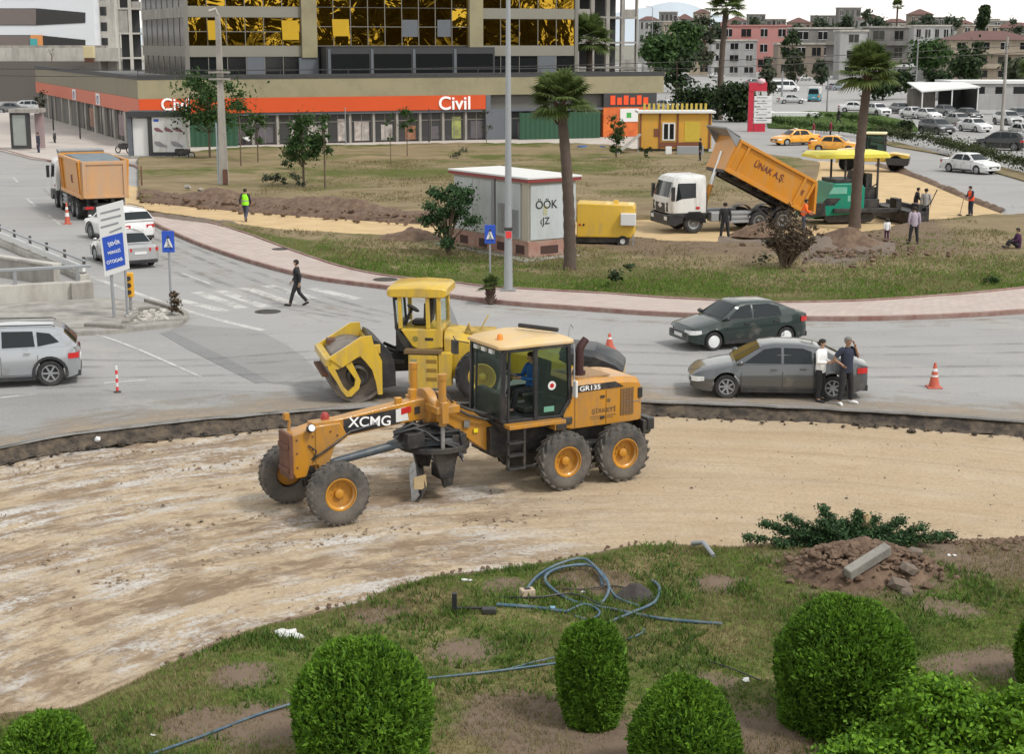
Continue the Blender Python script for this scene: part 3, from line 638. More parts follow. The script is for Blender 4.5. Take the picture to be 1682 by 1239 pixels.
m.box(6.02,6.22,.6,.74,.4,.95); m.box(6.02,6.22,-.74,-.6,.4,.95); m.build('front_axle', m_blk, gr, 35, .01)
# front head plate and long boom
m = MB(); m.prism([(6.80,.98),(6.80,1.78),(6.2,1.93),(5.72,1.94),(5.55,1.62),(5.86,1.45),(5.98,1.12),(6.05,.86),(6.14,.84),(6.24,1.10),(6.42,1.10),(6.50,.88),(6.72,.86)], 'y', -.24, .24)
m.build('front_frame', m_yel, gr, 30, .02)
m = MB(); m.box(6.805,6.89,-.30,.30,.88,1.82); m.box(6.89,6.93,-.26,.26,1.0,1.1); m.box(6.89,6.93,-.26,.26,1.5,1.6); m.build('push_plate', m_rust, gr, 0, .015)
m = MB()
sec = [(6.3,1.78,.20,.15),(5.7,1.80,.20,.16),(4.6,1.92,.215,.16),(3.95,1.985,.225,.16),(3.55,2.0,.24,.17),(3.2,1.90,.25,.19),(2.95,1.74,.26,.22),(2.55,1.43,.28,.26),(2.2,1.16,.27,.28),(1.9,1.0,.22,.28)]
rg = []
for i, (x, z, h, w_) in enumerate(sec):
    a = sec[max(i-1,0)]; b = sec[min(i+1,len(sec)-1)]; d = Vector((b[0]-a[0], 0, b[1]-a[1])).normalized(); n_ = Vector((d.z, 0, -d.x)); n_ = n_ if n_.z > 0 else -n_
    c = Vector((x, 0, z)); rg.append([c + n_*h + Vector((0,-w_,0)), c + n_*h + Vector((0,w_,0)), c - n_*h + Vector((0,w_,0)), c - n_*h + Vector((0,-w_,0))])
m.loft(rg); m.build('boom', m_yel, gr, 30, .018)
m = MB(); m.prism([(5.62,1.64),(5.62,1.98),(4.35,2.08),(4.30,1.76)], 'y', .155, .170); m.build('name_plate', m_blkp, gr)
text('XCMG', 'lettering', m_txt_w, gr, (5.02,.172,1.86), (pi/2,.072,pi), .30, .004, sx=1.12)
m = MB(); m.prism([(4.42,1.78),(4.42,2.06),(4.18,2.09),(4.12,1.80)], 'y', .166, .176); m.build('decal', m_whites, gr)
m = MB(); m.prism([(4.30,1.93),(4.30,2.07),(4.08,2.10),(4.06,1.98)], 'y', .170, .182); m.build('decal', m_red, gr)
m = MB(); m.prism([(3.98,1.90),(3.98,2.06),(3.86,2.07),(3.86,1.92)], 'y', .166, .176); m.build('decal', m_blk, gr)
m = MB(); m.box(2.72,2.86,.28,.30,1.50,1.66); m.build('decal', m_steel, gr); m = MB(); m.box(2.52,2.62,.28,.30,1.36,1.45); m.build('decal', plain('warning_yellow', (.75,.6,.02)), gr)
# saddle with the two tall lift cylinders
m = MB(); m.lathe([(.17,-.10),(.42,-.10),(.42,.10),(.17,.10)], (3.62,0,2.0), 'x', 22); m.lathe([(.3,-.07),(.36,-.07),(.36,.07),(.3,.07)], (3.30,0,1.95), 'x', 22)
m.box(3.2,3.75,-.78,.78,1.98,2.14); m.box(3.5,3.66,.55,.85,1.78,2.25); m.box(3.5,3.66,-.85,-.55,1.78,2.25); m.box(3.85,4.0,-.12,.02,2.15,2.42); m.box(4.25,4.4,.02,.14,2.12,2.30)
m.build('saddle', m_yel, gr, 35, .015)
for y in (.7, -.7):
    m = MB(); m.cyl((3.58,y,1.72),(3.58,y,2.78), .085, n=14); m.cyl((3.58,y,2.72),(3.58,y,2.84), .10, n=14); m.cyl((3.58,y,2.0),(3.58,y,2.12), .13, n=14)
    c = m.build('lift_cylinder', m_yel, gr, 35); r_ = MB(); r_.cyl((3.58,y,1.2),(3.58,y,1.73), .045, n=10); r_.build('piston_rod', m_steel, c, 35)
m = MB()
for k in range(7): 
    y = -.5+.16*k; m.tube([(3.1,y,2.0),(3.0+.05*k,y+.05,2.22+.03*(k%3)),(3.35,y*.9,2.28),(3.6,y*.7,2.15)], .022, 6)
m.tube([(2.1,.3,1.72),(2.4,.36,1.78),(2.75,.33,1.9),(3.05,.3,2.05)], .035, 6); m.tube([(2.1,.36,1.62),(2.4,.38,1.66),(2.8,.36,1.80),(3.1,.34,1.98)], .03, 6)
m.build('hydraulic_hose', m_blk, gr, 50)
# drawbar, circle, hoses and moldboard
m = MB(); m.tube([(6.02,0,1.03),(5.6,0,1.08),(4.4,0,1.24)], [.06,.085,.10], 12); m.bar((4.5,0,1.25),(3.3,.55,1.32), .16, .14); m.bar((4.5,0,1.25),(3.3,-.55,1.32), .16, .14); m.bar((3.4,-.62,1.33),(3.4,.62,1.33), .2, .12)
m.cyl((5.95,-.12,1.03),(5.95,.12,1.03), .13); m.build('drawbar', mat('blue_steel', (.06,.075,.09), .5, .2, .2, 3, (.2,.18,.15), .3), gr, 35, .01)
m = MB(); m.lathe([(.60,-.06),(.78,-.06),(.78,.06),(.60,.06),(.60,-.06)], (3.45,0,1.16), 'z', 32); m.box(3.0,3.5,-.25,.25,1.2,1.5); m.box(3.9,4.3,.12,.5,1.24,1.56); m.box(2.95,3.3,.3,.6,1.0,1.45)
for s in (1,-1): m.prism([(3.15,1.12),(3.75,1.12),(3.6,.55),(3.3,.50)], 'y', s*.56-.05, s*.56+.05)
m.build('turn_circle', m_blk, gr, 35, .012)
m = MB(); q = random.Random(3)
for k in range(15):
    y = q.uniform(-.3,.62); x0 = q.uniform(4.1,4.5); x1 = q.uniform(2.95,3.3); z0 = q.uniform(1.3,1.55)
    m.tube([(x0,y*.4,z0),(x0-.4,y*.8,z0+q.uniform(.05,.25)),(3.7,y,z0+q.uniform(-.05,.22)),(x1,y+q.uniform(-.1,.2),z0-q.uniform(.0,.25)),(x1-.05,y+.1,z0-q.uniform(.3,.5))], q.uniform(.025,.05), 7)
m.prism([(4.45,1.42),(4.1,1.72),(3.5,1.62),(2.95,1.70),(2.9,1.15),(3.2,1.02),(3.9,1.20)], 'y', .02, .20)
m.build('blade_hoses', m_blkp, gr, 50)
# moldboard: curved plate, near end beside the circle, running away across the machine
m = MB(); p0 = Vector((3.95,.42,0)); p1 = Vector((2.75,-2.25,0)); d = (p1-p0).normalized(); n_ = Vector((-d.y, d.x, 0)); n_ = n_ if n_.x > 0 else -n_
prof = [(.16,0.0),(.06,.06),(-.02,.18),(-.05,.32),(-.01,.46),(.10,.58),(.07,.59),(-.05,.47),(-.09,.32),(-.06,.17),(.02,.03),(.13,-.02)]
m.loft([[p + n_*a + Vector((0,0,b+.04)) for a, b in prof] for p in (p0, p1)]); bl = m.build('moldboard', m_blk, gr, 30)
m = MB(); m.loft([[p + n_*a + Vector((0,0,b)) for a, b in ((.20,-.03),(.22,.02),(.07,.20),(.04,.18))] for p in (p0, p1)]); m.build('cutting_edge', m_steel, bl)
m = MB(); m.prism([(3.97,.30),(4.15,.34),(4.14,.58),(3.86,.62),(3.84,.35)], 'y', .40, .44); m.build('end_plate', mat('worn_end', (.36,.27,.15), .8, 0, .3, 6), bl)
m = MB(); m.box(3.18,3.42,-.2,.40,.40,.70); m.cyl((3.3,.5,.62),(3.05,-1.0,.62), .06); m.prism([(3.22,.30),(3.42,.26),(3.52,.62),(3.6,1.1),(3.1,1.15),(3.16,.62)], 'y', .36, .44); m.build('blade_bracket', m_blk, gr, 35, .012)
# chassis, tandem cases, steps
m = MB(); m.box(-1.5,2.15,-.38,.38,.75,1.28); m.box(.2,2.3,-.45,.45,.85,1.45); m.box(.4,2.15,-.78,.78,1.40,1.56); m.box(-1.72,-1.5,-.75,.75,.95,1.25); m.build('chassis', m_blk, gr, 0, .02)
for s in (1, -1):
    m = MB(); m.prism([(-1.0,.5),(-1.0,.78),(-.3,.92),(.3,.92),(1.0,.78),(1.0,.5),(.3,.42),(-.3,.42)], 'y', s*.62-.12, s*.62+.12); m.build('tandem_case', m_blk, gr, 0, .02)
m = MB()
for z in (.62,.92,1.2): m.box(1.72,2.14,.84,1.02,z-.025,z+.025)
for x in (1.72,2.12): m.bar((x,.93,.6),(x,.93,1.5), .05, .06)
m.bar((1.3,.93,.6),(1.72,.93,.64), .04, .05); m.build('step_ladder', m_blk, gr, 0, .008)
m = MB(); m.box(.95,2.12,.70,1.0,1.50,1.585); m.box(.70,.98,.66,1.0,1.36,1.58); m.build('deck', m_yel, gr, 0, .012)
m = MB(); m.box(.70,.95,1.0,1.03,1.38,1.50); m.build('deck_bracket', m_blk, gr)
# engine hood
m = MB(); m.loft([[(x,-w_,1.26),(x,w_,1.26),(x,w_,zt-.12),(x,w_-.10,zt),(x,-w_+.10,zt),(x,-w_,zt-.12)] for x, w_, zt in ((.46,.72,2.36),(-.3,.72,2.34),(-1.1,.71,2.30),(-1.40,.69,2.25),(-1.53,.62,2.12))])
hd = m.build('engine_hood', m_yel, gr, 25, .02)
m = MB()
for k in range(11): m.box(-1.24,-.90,.722,.735,1.46+k*.056,1.485+k*.056)
for k in range(5): m.box(-1.24+k*.078,-1.215+k*.078,.722,.732,1.44,2.06)
m.build('grille', mat('dull_brown', (.17,.10,.05), .7), hd)
m = MB(); m.prism([(.45,2.08),(.45,2.24),(-.75,2.235),(-.98,2.10)], 'y', .722, .732); m.build('stripe', m_blk, hd)
text('GR135', 'lettering', m_txt_w, hd, (-.08,.734,2.155), (pi/2,0,pi), .15, .002, sx=1.3)
text('ŞİRKETİ', 'lettering', mat('worn_black_ink', (.10,.06,.03), .7), hd, (-.45,.724,1.60), (pi/2,0,pi), .13, .001, sx=1.3)
m = MB(); m.box(-.78,-.08,.721,.724,1.475,1.49); m.box(-.7,-.1,.721,.724,1.43,1.442); m.box(-.62,-.54,.721,.724,1.78,1.86); m.box(.30,.315,.721,.726,1.28,2.05); m.build('ink_line', mat('seam_brown', (.14,.08,.03), .8), hd)
m = MB(); m.box(-1.52,-.9,.70,.712,1.72,1.735) ; m.build('trim_line', m_galv, hd)
m = MB(); m.prism([(-1.50,1.78),(-1.50,2.02),(-1.38,2.02),(-1.38,1.78)], 'y', .66, .71); m.build('tail_lamp', m_blkp, gr, 0, .01)
m = MB(); m.box(-1.80,-1.60,.35,.78,1.02,1.30); m.box(-1.80,-1.60,-.78,-.35,1.02,1.30); m.box(-1.72,-1.55,-.7,.7,.9,1.2); m.build('rear_bumper', m_blkp, gr, 0, .03)
m = MB(); m.tube([(-.12,.18,2.3),(-.12,.18,2.85),(-.16,.18,3.0),(-.30,.18,3.16)], [.105,.105,.10,.085], 14); m.cyl((-.12,.18,2.32),(-.12,.18,2.45), .15, n=14); m.build('exhaust_stack', mat('maroon_pipe', (.05,.018,.018), .6, .2, .2), gr, 40)
m = MB(); m.box(-.75,.1,-.5,.5,2.335,2.36); m.build('hood_grille', mat('tan_grille', (.30,.19,.10), .8, 0, .3, 20), hd)
# cab: frame, panes, roof, inside
m = MB(); y0 = .74
def post(a, b, t=.075): m.bar(a, b, t, t)
for s in (1, -1):
    y = s*y0
    post((2.16,y*.93,1.62),(2.10,y,3.20), .085); post((1.34,y,1.58),(1.34,y,3.2), .09); post((.46,y,1.95),(.50,y,3.2), .085); post((.46,y,1.95),(.74,y,1.58), .08)
    post((2.16,y*.93,1.62),(.72,y,1.60), .09); post((2.10,y,3.2),(.48,y,3.2), .10)
    post((2.02,y,1.62),(1.98,y,3.16), .05)
for z in (1.63, 3.2): post((2.12,-y0,z),(2.12,y0,z), .09)
post((.47,-y0,3.2),(.47,y0,3.2), .09); post((.47,-y0,1.97),(.47,y0,1.97), .08)
m.box(.5,2.12,-.72,.72,1.57,1.63); m.build('cab_frame', m_blkp, gr, 0, .012)
m = MB(); m.loft([[(x,-w_,z0),(x,w_,z0),(x,w_,z0+.07),(x,w_-.12,z1),(x,-w_+.12,z1),(x,-w_,z0+.07)] for x, w_, z0, z1 in ((2.24,.72,3.22,3.30),(2.1,.80,3.22,3.36),(1.3,.82,3.23,3.42),(.5,.80,3.22,3.37),(.36,.74,3.22,3.31))]); m.build('cab_roof', m_yelp, gr, 30, .015)
def pane(nm, pts, mt): MB().poly(pts).build(nm, mt, gr)
pane('windscreen', [(2.15,-.66,1.68),(2.15,.66,1.68),(2.115,.69,3.15),(2.115,-.69,3.15)], m_cabg)
for s in (1, -1):
    pane('side_window', [(1.28,s*.742,1.66),(.76,s*.742,1.66),(.52,s*.742,2.0),(.53,s*.742,3.14),(1.28,s*.742,3.14)], m_gdark)
pane('door_window', [(1.96,-.742,1.68),(1.40,-.742,1.68),(1.40,-.742,3.12),(1.94,-.742,3.12)], m_cabg)
pane('rear_window', [(.47,-.68,2.02),(.47,.68,2.02),(.47,.68,3.14),(.47,-.68,3.14)], m_cabg)
# the near door stands open against the front post
m = MB(); Md = Matrix.Translation((2.05,.79,0)) @ Matrix.Rotation(rad(12), 4, 'Z')
for a, b in (((0,0,1.66),(0,0,3.1)),((.6,0,1.66),(.58,0,3.1)),((0,0,1.66),(.6,0,1.66)),((0,0,3.1),(.58,0,3.1))): m.bar(Md @ Vector(a)*1, Md @ Vector(b), .05, .06)
dr = None
m2 = MB(); m2.prism([(1.30,2.42),(1.30,1.64),(.76,1.64),(.50,1.98),(.50,2.42)], 'y', .735, .739)
m = MB(); m.cyl((.92,.746,2.32),(.92,.752,2.32), .10, n=20); e = m.build('emblem', m_whites, gr); m = MB(); m.cyl((.92,.752,2.32),(.92,.757,2.32), .05, n=16); m.build('emblem_centre', m_red, e)
m = MB(); m.box(.86,1.12,.744,.749,1.74,1.86); m.build('green_label', mat('pale_green', (.12,.30,.22), .5), gr)
m = MB(); m.box(.85,1.35,-.28,.28,1.63,1.78); m.prism([(.72,1.85),(.62,2.75),(.74,2.78),(.9,1.9)], 'y', -.27, .27); m.box(.82,1.38,-.26,.26,1.98,2.10); m.build('driver_seat', m_blk, gr, 0, .04)
m = MB(); m.prism([(1.9,1.63),(1.62,2.45),(1.70,2.52),(2.02,1.63)], 'y', -.12, .12); m.lathe([(.19,0),(.215,.02),(.19,.04)], (0,0,0), 'z', 20, Matrix.Translation((1.58,0,2.52)) @ Matrix.Rotation(rad(-28), 4, 'Y')); m.build('steering_column', m_grey, gr, 35)
m = MB(); m.box(1.9,2.08,-.6,.6,1.63,2.2); m.box(.5,.8,-.7,.7,1.63,2.0); m.build('console', m_blk, gr, 0, .03)
m = MB(); m.lathe([(.07,0),(.065,.09),(.04,.125),(.001,.13)], (1.97,.30,3.37), 'z', 16); m.build('beacon', m_amber, gr, 40)
m = MB(); m.bar((.52,.34,3.46),(1.15,-.34,3.52), .10, .09); m.build('light_bar', m_blkp, gr, 0, .02)
m = MB(); m.tube([(.4,.55,3.25),(.36,.55,3.5),(.3,.5,3.6),(.24,.5,3.5)], .012, 6); m.tube([(.38,.76,3.2),(.38,.80,3.0),(.38,.80,2.2)], .018, 6); m.build('handrail', m_galv, gr, 50)
m = MB(); m.box(.37,.43,.80,.95,2.02,2.40); m.build('mirror', m_lens, gr, 0, .02)
m = MB(); m.tube([(2.2,-.7,3.15),(2.45,-.85,3.2),(2.5,-.9,3.3)], .014, 6); m.box(2.4,2.5,-1.0,-.82,2.9,3.2); m.build('front_mirror', m_blk, gr)
for k in range(3): MB().box(2.13,2.2,-.5+.35*k,-.34+.35*k,3.08,3.17).build('work_lamp', m_lens, gr)
# lamps on the front head
m = MB(); m.cyl((6.42,.28,1.90),(6.42,.38,1.94), .085, n=16); m.cyl((6.4,.16,1.85),(6.42,.3,1.91), .03); fl = m.build('head_lamp', m_blk, gr, 40); m = MB(); m.cyl((6.42,.38,1.94),(6.42,.392,1.945), .07, n=16); m.build('lens', m_lens, fl)
m = MB(); m.lathe([(.09,0),(.09,.10),(.05,.16),(.001,.17)], (5.95,-.05,1.97), 'z', 14); m.build('red_cap', mat('red_paint', (.30,.03,.025), .5), gr, 40)
m = MB(); m.tube([(6.7,-.2,1.8),(6.68,-.2,2.02),(6.74,-.2,2.1)], .035, 8); m.box(6.7,6.8,-.26,-.12,2.04,2.18); m.build('lamp_bracket', m_yel, gr, 40)

m = MB()
for x, z in ((6.7,1.68),(6.7,1.4),(6.7,1.1),(6.35,1.72),(6.35,1.45),(5.95,1.78),(5.8,1.68)): m.cyl((x,.24,z),(x,.252,z), .022, n=8)
o_ = m.build('plate_bolts', m_rust, gr); o_['kind'] = 'stuff'
m = MB(); m.tube([(6.45,.2,1.2),(6.2,.3,1.35),(5.9,.28,1.5),(5.5,.22,1.72),(4.9,.2,1.80)], .022, 6); m.build('brake_hose', m_blk, gr, 50)
m = MB(); m.tube([(6.45,.26,1.55),(6.3,.30,1.42),(6.35,.27,1.2)], .018, 6); m.build('lamp_cable', m_blk, gr, 50)
m = MB(); m.box(6.28,6.30,.235,.246,.9,1.85); m.build('frame_seam', mat('seam_ochre', (.2,.1,.015), .8), gr)
m = MB(); m.box(-.52,-.505,.721,.726,1.30,2.06); m.build('hood_seam', bpy.data.materials['seam_ochre'], gr)
for z in (1.42, 1.9): m = MB(); m.box(-.46,-.36,.72,.745,z,z+.05); m.build('hood_latch', m_blk, gr)
m = MB(); m.prism([(.38,1.30),(.62,1.30),(.60,1.62),(.45,1.92),(.38,1.92)], 'y', .70, .735); m.build('cab_corner_plate', m_yel, gr, 0, .01)
# ---------------------------------------------------------------- cars
def interp(pts, x):
    return float(np.interp(x, [p[0] for p in pts], [p[1] for p in pts]))
def car(name, label, kind, paint_m, loc, rz, group='cars', **kw):
    """x forward, y left, z up; origin on the ground under the middle"""
    S = dict(
      sedan=dict(L=4.68, W=1.80, H=1.43, wb=2.80, wf=1.38, R=.325, belt=[(-2.34,.90),(-2.0,1.02),(-1.3,1.0),(.9,.93),(1.3,.90),(2.1,.74),(2.34,.56)],
        roof=[(-1.72,1.03),(-1.05,1.34),(-.55,1.42),(.1,1.43),(.45,1.38),(1.22,.93)], sides=[[(.95,.96),(.40,1.32),(.12,1.36),(-.05,1.36),(-.05,.97)],[(-.12,.97),(-.12,1.36),(-.62,1.35),(-.85,1.27),(-.85,.985)],[(-.91,.99),(-.91,1.25),(-1.28,1.08),(-1.28,1.0)]]),
      saloon=dict(L=4.5, W=1.74, H=1.43, wb=2.60, wf=1.33, R=.31, belt=[(-2.25,.88),(-2.1,.98),(-1.2,.98),(.9,.93),(1.2,.90),(2.05,.78),(2.25,.60)],
        roof=[(-1.45,.99),(-.95,1.38),(-.5,1.43),(.1,1.43),(.4,1.39),(1.05,.93)], sides=[[(.82,.96),(.34,1.32),(.1,1.36),(-.05,1.36),(-.05,.97)],[(-.12,.97),(-.12,1.36),(-.6,1.36),(-.82,1.32),(-1.05,1.0)]]),
      hatch=dict(L=4.15, W=1.69, H=1.41, wb=2.54, wf=1.27, R=.29, belt=[(-2.07,.78),(-2.0,.98),(-1.6,1.0),(-1.2,.97),(.75,.92),(1.1,.90),(1.95,.72),(2.07,.55)],
        roof=[(-2.0,.98),(-1.70,1.06),(-.9,1.39),(-.4,1.41),(.1,1.41),(.35,1.37),(1.05,.91)], sides=[[(.80,.95),(.30,1.30),(.05,1.34),(-.08,1.34),(-.08,.96)],[(-.15,.96),(-.15,1.34),(-.7,1.34),(-1.05,1.24),(-1.12,.98)]]),
      suv=dict(L=4.44, W=1.86, H=1.64, wb=2.72, wf=1.30, R=.36, belt=[(-2.22,.82),(-2.16,1.12),(-1.5,1.10),(.9,1.06),(1.25,1.04),(2.05,.92),(2.25,.70)],
        roof=[(-2.16,1.12),(-1.80,1.50),(-1.5,1.60),(-.5,1.64),(.1,1.63),(.45,1.56),(1.2,1.05)], sides=[[(.95,1.10),(.40,1.48),(.1,1.54),(-.1,1.54),(-.1,1.11)],[(-.18,1.11),(-.18,1.54),(-1.0,1.52),(-1.05,1.12)],[(-1.12,1.12),(-1.10,1.50),(-1.45,1.45),(-1.70,1.22)]]),
      van=dict(L=5.2, W=1.95, H=2.25, wb=3.1, wf=1.65, R=.34, belt=[(-2.6,1.15),(1.5,1.15),(1.9,1.12),(2.45,.95),(2.6,.65)],
        roof=[(-2.58,1.15),(-2.50,2.1),(-2.3,2.24),(0,2.25),(1.0,2.22),(1.3,2.1),(2.1,1.12)], sides=[[(1.75,1.2),(1.15,1.95),(.55,1.98),(.55,1.2)],[(.45,1.25),(.45,1.98),(-.9,1.98),(-.9,1.25)],[(-1.0,1.25),(-1.0,1.98),(-2.35,1.96),(-2.35,1.25)]]),
    )[kind]
    L, W, wf, R = S['L'], S['W'], S['wf'], S['R']; wr = wf - S['wb']
    root = thing(name, label, kw.get('cat', 'car'), loc, rz, group)
    xs = sorted(set([round(v, 3) for v in np.linspace(-L/2, L/2, 30)] + [round(c + math.copysign((R+.055)*math.sin(a), a), 3) for c in (wf, wr) for a in np.linspace(-pi/2, pi/2, 13)] + [c+s*(R+.058) for c in (wf, wr) for s in (-1, 1)]))
    rg = []
    for x in xs:
        e = min(1, (L/2-abs(x))/.42); rd = .78 + .22*math.sqrt(max(0, 1-(1-e)**2)) if e < 1 else 1
        w = W/2*rd; zb = .20 + .10*(1-e)
        for c in (wf, wr):
            q = (R+.055)**2-(x-c)**2
            if q > 0: zb = max(zb, R+math.sqrt(q))
        zt = interp(S['belt'], x); zs = min(zb, zt-.06); zm = max(zs+.02, min(.52, zt-.05)); zw = max(zm+.01, zt-.20)
        half = [(w*.90, zs), (w*.985, zs+.01), (w, zm), (w*1.0, (zm+zw)/2), (w*.975, max(zw, zm+.02)), (w*.93, zt-.02), (w*.84, zt+.005), (w*.4, zt+.025)]
        rg.append([(x, y, z) for y, z in half] + [(x, -y, z) for y, z in reversed(half)])
    b = MB(); b.loft(rg)
    # greenhouse
    roof = S['roof']; zbelt = lambda x: interp(S['belt'], x)-.03
    dense = []
    for i in range(len(roof)-1):
        for t in np.linspace(0, 1, 4, endpoint=False): dense.append((roof[i][0]*(1-t)+roof[i+1][0]*t, roof[i][1]*(1-t)+roof[i+1][1]*t))
    dense.append(roof[-1]); zr = S['H']; wb_, wt_ = W/2*.915, W/2*.66
    def sidey(x, z):
        zb = zbelt(x); t = max(0, min(1, (z-zb)/max(.05, zr-zb))); return wb_*(1-t)+wt_*t - .02*sin(pi*t)*-1
    g = []
    for x, z in dense:
        zb = zbelt(x); zz = max(z, zb+.004); w = sidey(x, zz); wl = sidey(x, zb)
        g.append([(x, wl, zb-.02), (x, sidey(x, (zb+zz)/2), (zb+zz)/2), (x, w, zz-.015), (x, w*.92, zz+.008), (x, w*.45, zz+.022), (x, -w*.45, zz+.022), (x, -w*.92, zz+.008), (x, -w, zz-.015), (x, -sidey(x, (zb+zz)/2), (zb+zz)/2), (x, -wl, zb-.02)])
    b.loft(g)
    body = b.build('body', paint_m, root, 38)
    # panes
    def fr_pane(i0, i1, nm, lo=.10, hi=.93):
        (xa, za), (xb, zb_) = roof[i0], roof[i1]
        pa = Vector((xa+(xb-xa)*lo, 0, za+(zb_-za)*lo)); pb = Vector((xa+(xb-xa)*hi, 0, za+(zb_-za)*hi))
        n_ = Vector((-(pb-pa).z, 0, (pb-pa).x)).normalized(); n_ = n_ if n_.z > 0 else -n_
        m = MB(); vs = []
        for p in (pa, pb):
            w = sidey(p.x, p.z)
            for f_, dz in ((-.93,.008),(-.5,.024),(0,.030),(.5,.024),(.93,.008)): vs.append(p + n_*(dz+.006) + Vector((0, w*f_, 0)))
        m.add(vs, [(k, k+1, k+6, k+5) for k in range(4)]); return m.build(nm, m_cglass, root, 60, fix=False)
    n = len(roof)
    fr_pane(n-1, n-2, 'windscreen')
    fr_pane(0, 1, 'rear_window', .08 if kind != 'hatch' else .5, .93) if kind != 'hatch' else fr_pane(1, 2, 'rear_window', .05, .93)
    for s in (1, -1):
        for poly in S['sides']:
            cx = sum(p[0] for p in poly)/len(poly); cz = sum(p[1] for p in poly)/len(poly)
            m = MB(); m.poly([(x, s*(sidey(x, z)+.012), z) for x, z in poly]); m.build('side_window', m_cglass, root)
    # wheels
    for x in (wf, wr):
        for s in (1, -1):
            m = MB(); hw = .105; rr = R*.66
            m.lathe([(rr,-hw*.9),(R-.03,-hw),(R,-hw*.7),(R,hw*.7),(R-.03,hw),(rr,hw*.9),(rr,-hw*.9)], ax='y', n=26); wh = m.build('wheel', m_tyrec, root, 40, loc=(x, s*(W/2-.115), R))
            m = MB(); rim_m = kw.get('rim', m_galv); nsp = kw.get('spokes', 5)
            m.lathe([(rr+.008, s*hw*.88),(rr-.02, s*hw*.92),(rr-.035, s*hw*.35)], ax='y', n=26, cap=False)
            if nsp:
                for k in range(nsp):
                    t = 2*pi*k/nsp; m.bar((cos(t)*.04, s*hw*.62, sin(t)*.04), (cos(t)*(rr-.015), s*hw*.72, sin(t)*(rr-.015)), .05 if nsp < 8 else .03, .03, (0,1,0))
                m.lathe([(.06, s*hw*.55),(.06, s*hw*.75),(.001, s*hw*.8)], ax='y', n=12, cap=False)
            else: m.lathe([(rr-.02, s*hw*.85),(rr*.6, s*hw*1.0),(.001, s*hw*.95)], ax='y', n=22, cap=False)
            m.build('rim', rim_m, wh, 40); m = MB(); m.lathe([(rr-.03, s*hw*.3),(.001, s*hw*.25)], ax='y', n=18, cap=False); m.build('brake_disc', m_blk, wh)
    # lamps, plates, trim
    def onnose(x): 
        e = min(1, (L/2-abs(x))/.42); return W/2*(.78+.22*math.sqrt(max(0, 1-(1-e)**2)))
    zf = interp(S['belt'], L/2-.12); zrr = interp(S['belt'], -L/2+.06)
    for s in (1, -1):
        x0, x1 = L/2-.02, L/2-.42; m = MB()
        pts = [(L/2+.005, onnose(L/2)*.62), (L/2-.03, onnose(L/2-.03)*1.0+.006), (L/2-.18, onnose(L/2-.18)+.008), (L/2-.36, onnose(L/2-.36)+.008)]
        zz = zf-.10; m.add([(x, s*y, zz-.085+.03*(i > 2)) for i, (x, y) in enumerate(pts)] + [(x, s*y*.985, zz+.03+.02*(i > 0)) for i, (x, y) in enumerate(pts)], [(i, i+1, 5+i, 4+i) for i in range(3)]); m.build('headlight', m_lens, root)
        m = MB(); zt2 = min(zrr, .95)-.03
        pts = [(-L/2-.006, onnose(L/2)*.55), (-L/2+.02, onnose(L/2-.02)+.006), (-L/2+.16, onnose(L/2-.16)+.008), (-L/2+.30, onnose(L/2-.30)+.008)]
        m.add([(x, s*y, zt2-.16) for x, y in pts] + [(x, s*y*.99, zt2-.01) for x, y in pts], [(i, i+1, 5+i, 4+i) for i in range(3)]); m.build('tail_light', m_red, root)
        xm = roof[-1][0]-.18; m = MB(); m.rock((xm, s*(W/2+.06), zbelt(xm)+.10), .10, .05, .75); m.bar((xm, s*(W/2-.1), zbelt(xm)+.05), (xm, s*(W/2+.04), zbelt(xm)+.09), .05, .05); m.build('mirror', kw.get('mirror', paint_m), root, 60)
    for s in (1, -1):
        pl = []
        for xd in sorted(((roof[-1][0]-.22), S['sides'][0][-1][0]-.035, S['sides'][1][-1][0]-.06)):
            zt_ = interp(S['belt'], xd)-.2; pl += [(xd-.006, .352), (xd-.006, zt_), (xd+.006, zt_), (xd+.006, .352)]
        m = MB(); m.prism(pl + [(pl[-1][0], .34), (pl[0][0], .34)], 'y', s*(W/2)-.004, s*(W/2)+.003); m.build('door_seam', m_blk, root)
    for s in (1, -1):
        for xd in (S['sides'][0][-1][0]+.12, S['sides'][1][-1][0]+.14):
            MB().box(xd, xd+.17, s*(W/2-.002), s*(W/2+.022), interp(S['belt'], xd)-.17, interp(S['belt'], xd)-.135).build('door_handle', kw.get('mirror', paint_m), root)
    for s in (1, -1):
        MB().prism([(wf-R-.08,.20),(wf-R-.08,.30),(wf-R-.10,.28)], 'y', 0, .01)
        m = MB(); m.prism([(wr+R+.06,.19),(wf-R-.06,.19),(wf-R-.08,.31),(wr+R+.08,.31)], 'y', s*(W/2-.02), s*(W/2+.006)); m.build('sill', kw.get('sill', m_blkp), root)
    m = MB(); m.box(L/2-.03, L/2+.012, -W*.30, W*.30, .42, zf-.14); m.build('grille', m_blkp, root, 0, .01)
    m = MB(); m.box(L/2+.0, L/2+.02, -.26, .26, .40, .51); m.build('number_plate', m_whites, root)
    m = MB(); m.box(-L/2-.02, -L/2, -.26, .26, .62, .73); m.build('number_plate', m_whites, root)
    m = MB(); m.box(-L/2-.015, -L/2+.2, -W*.42, W*.42, .24, .40); m.build('rear_bumper', m_blkp, root, 0, .02)
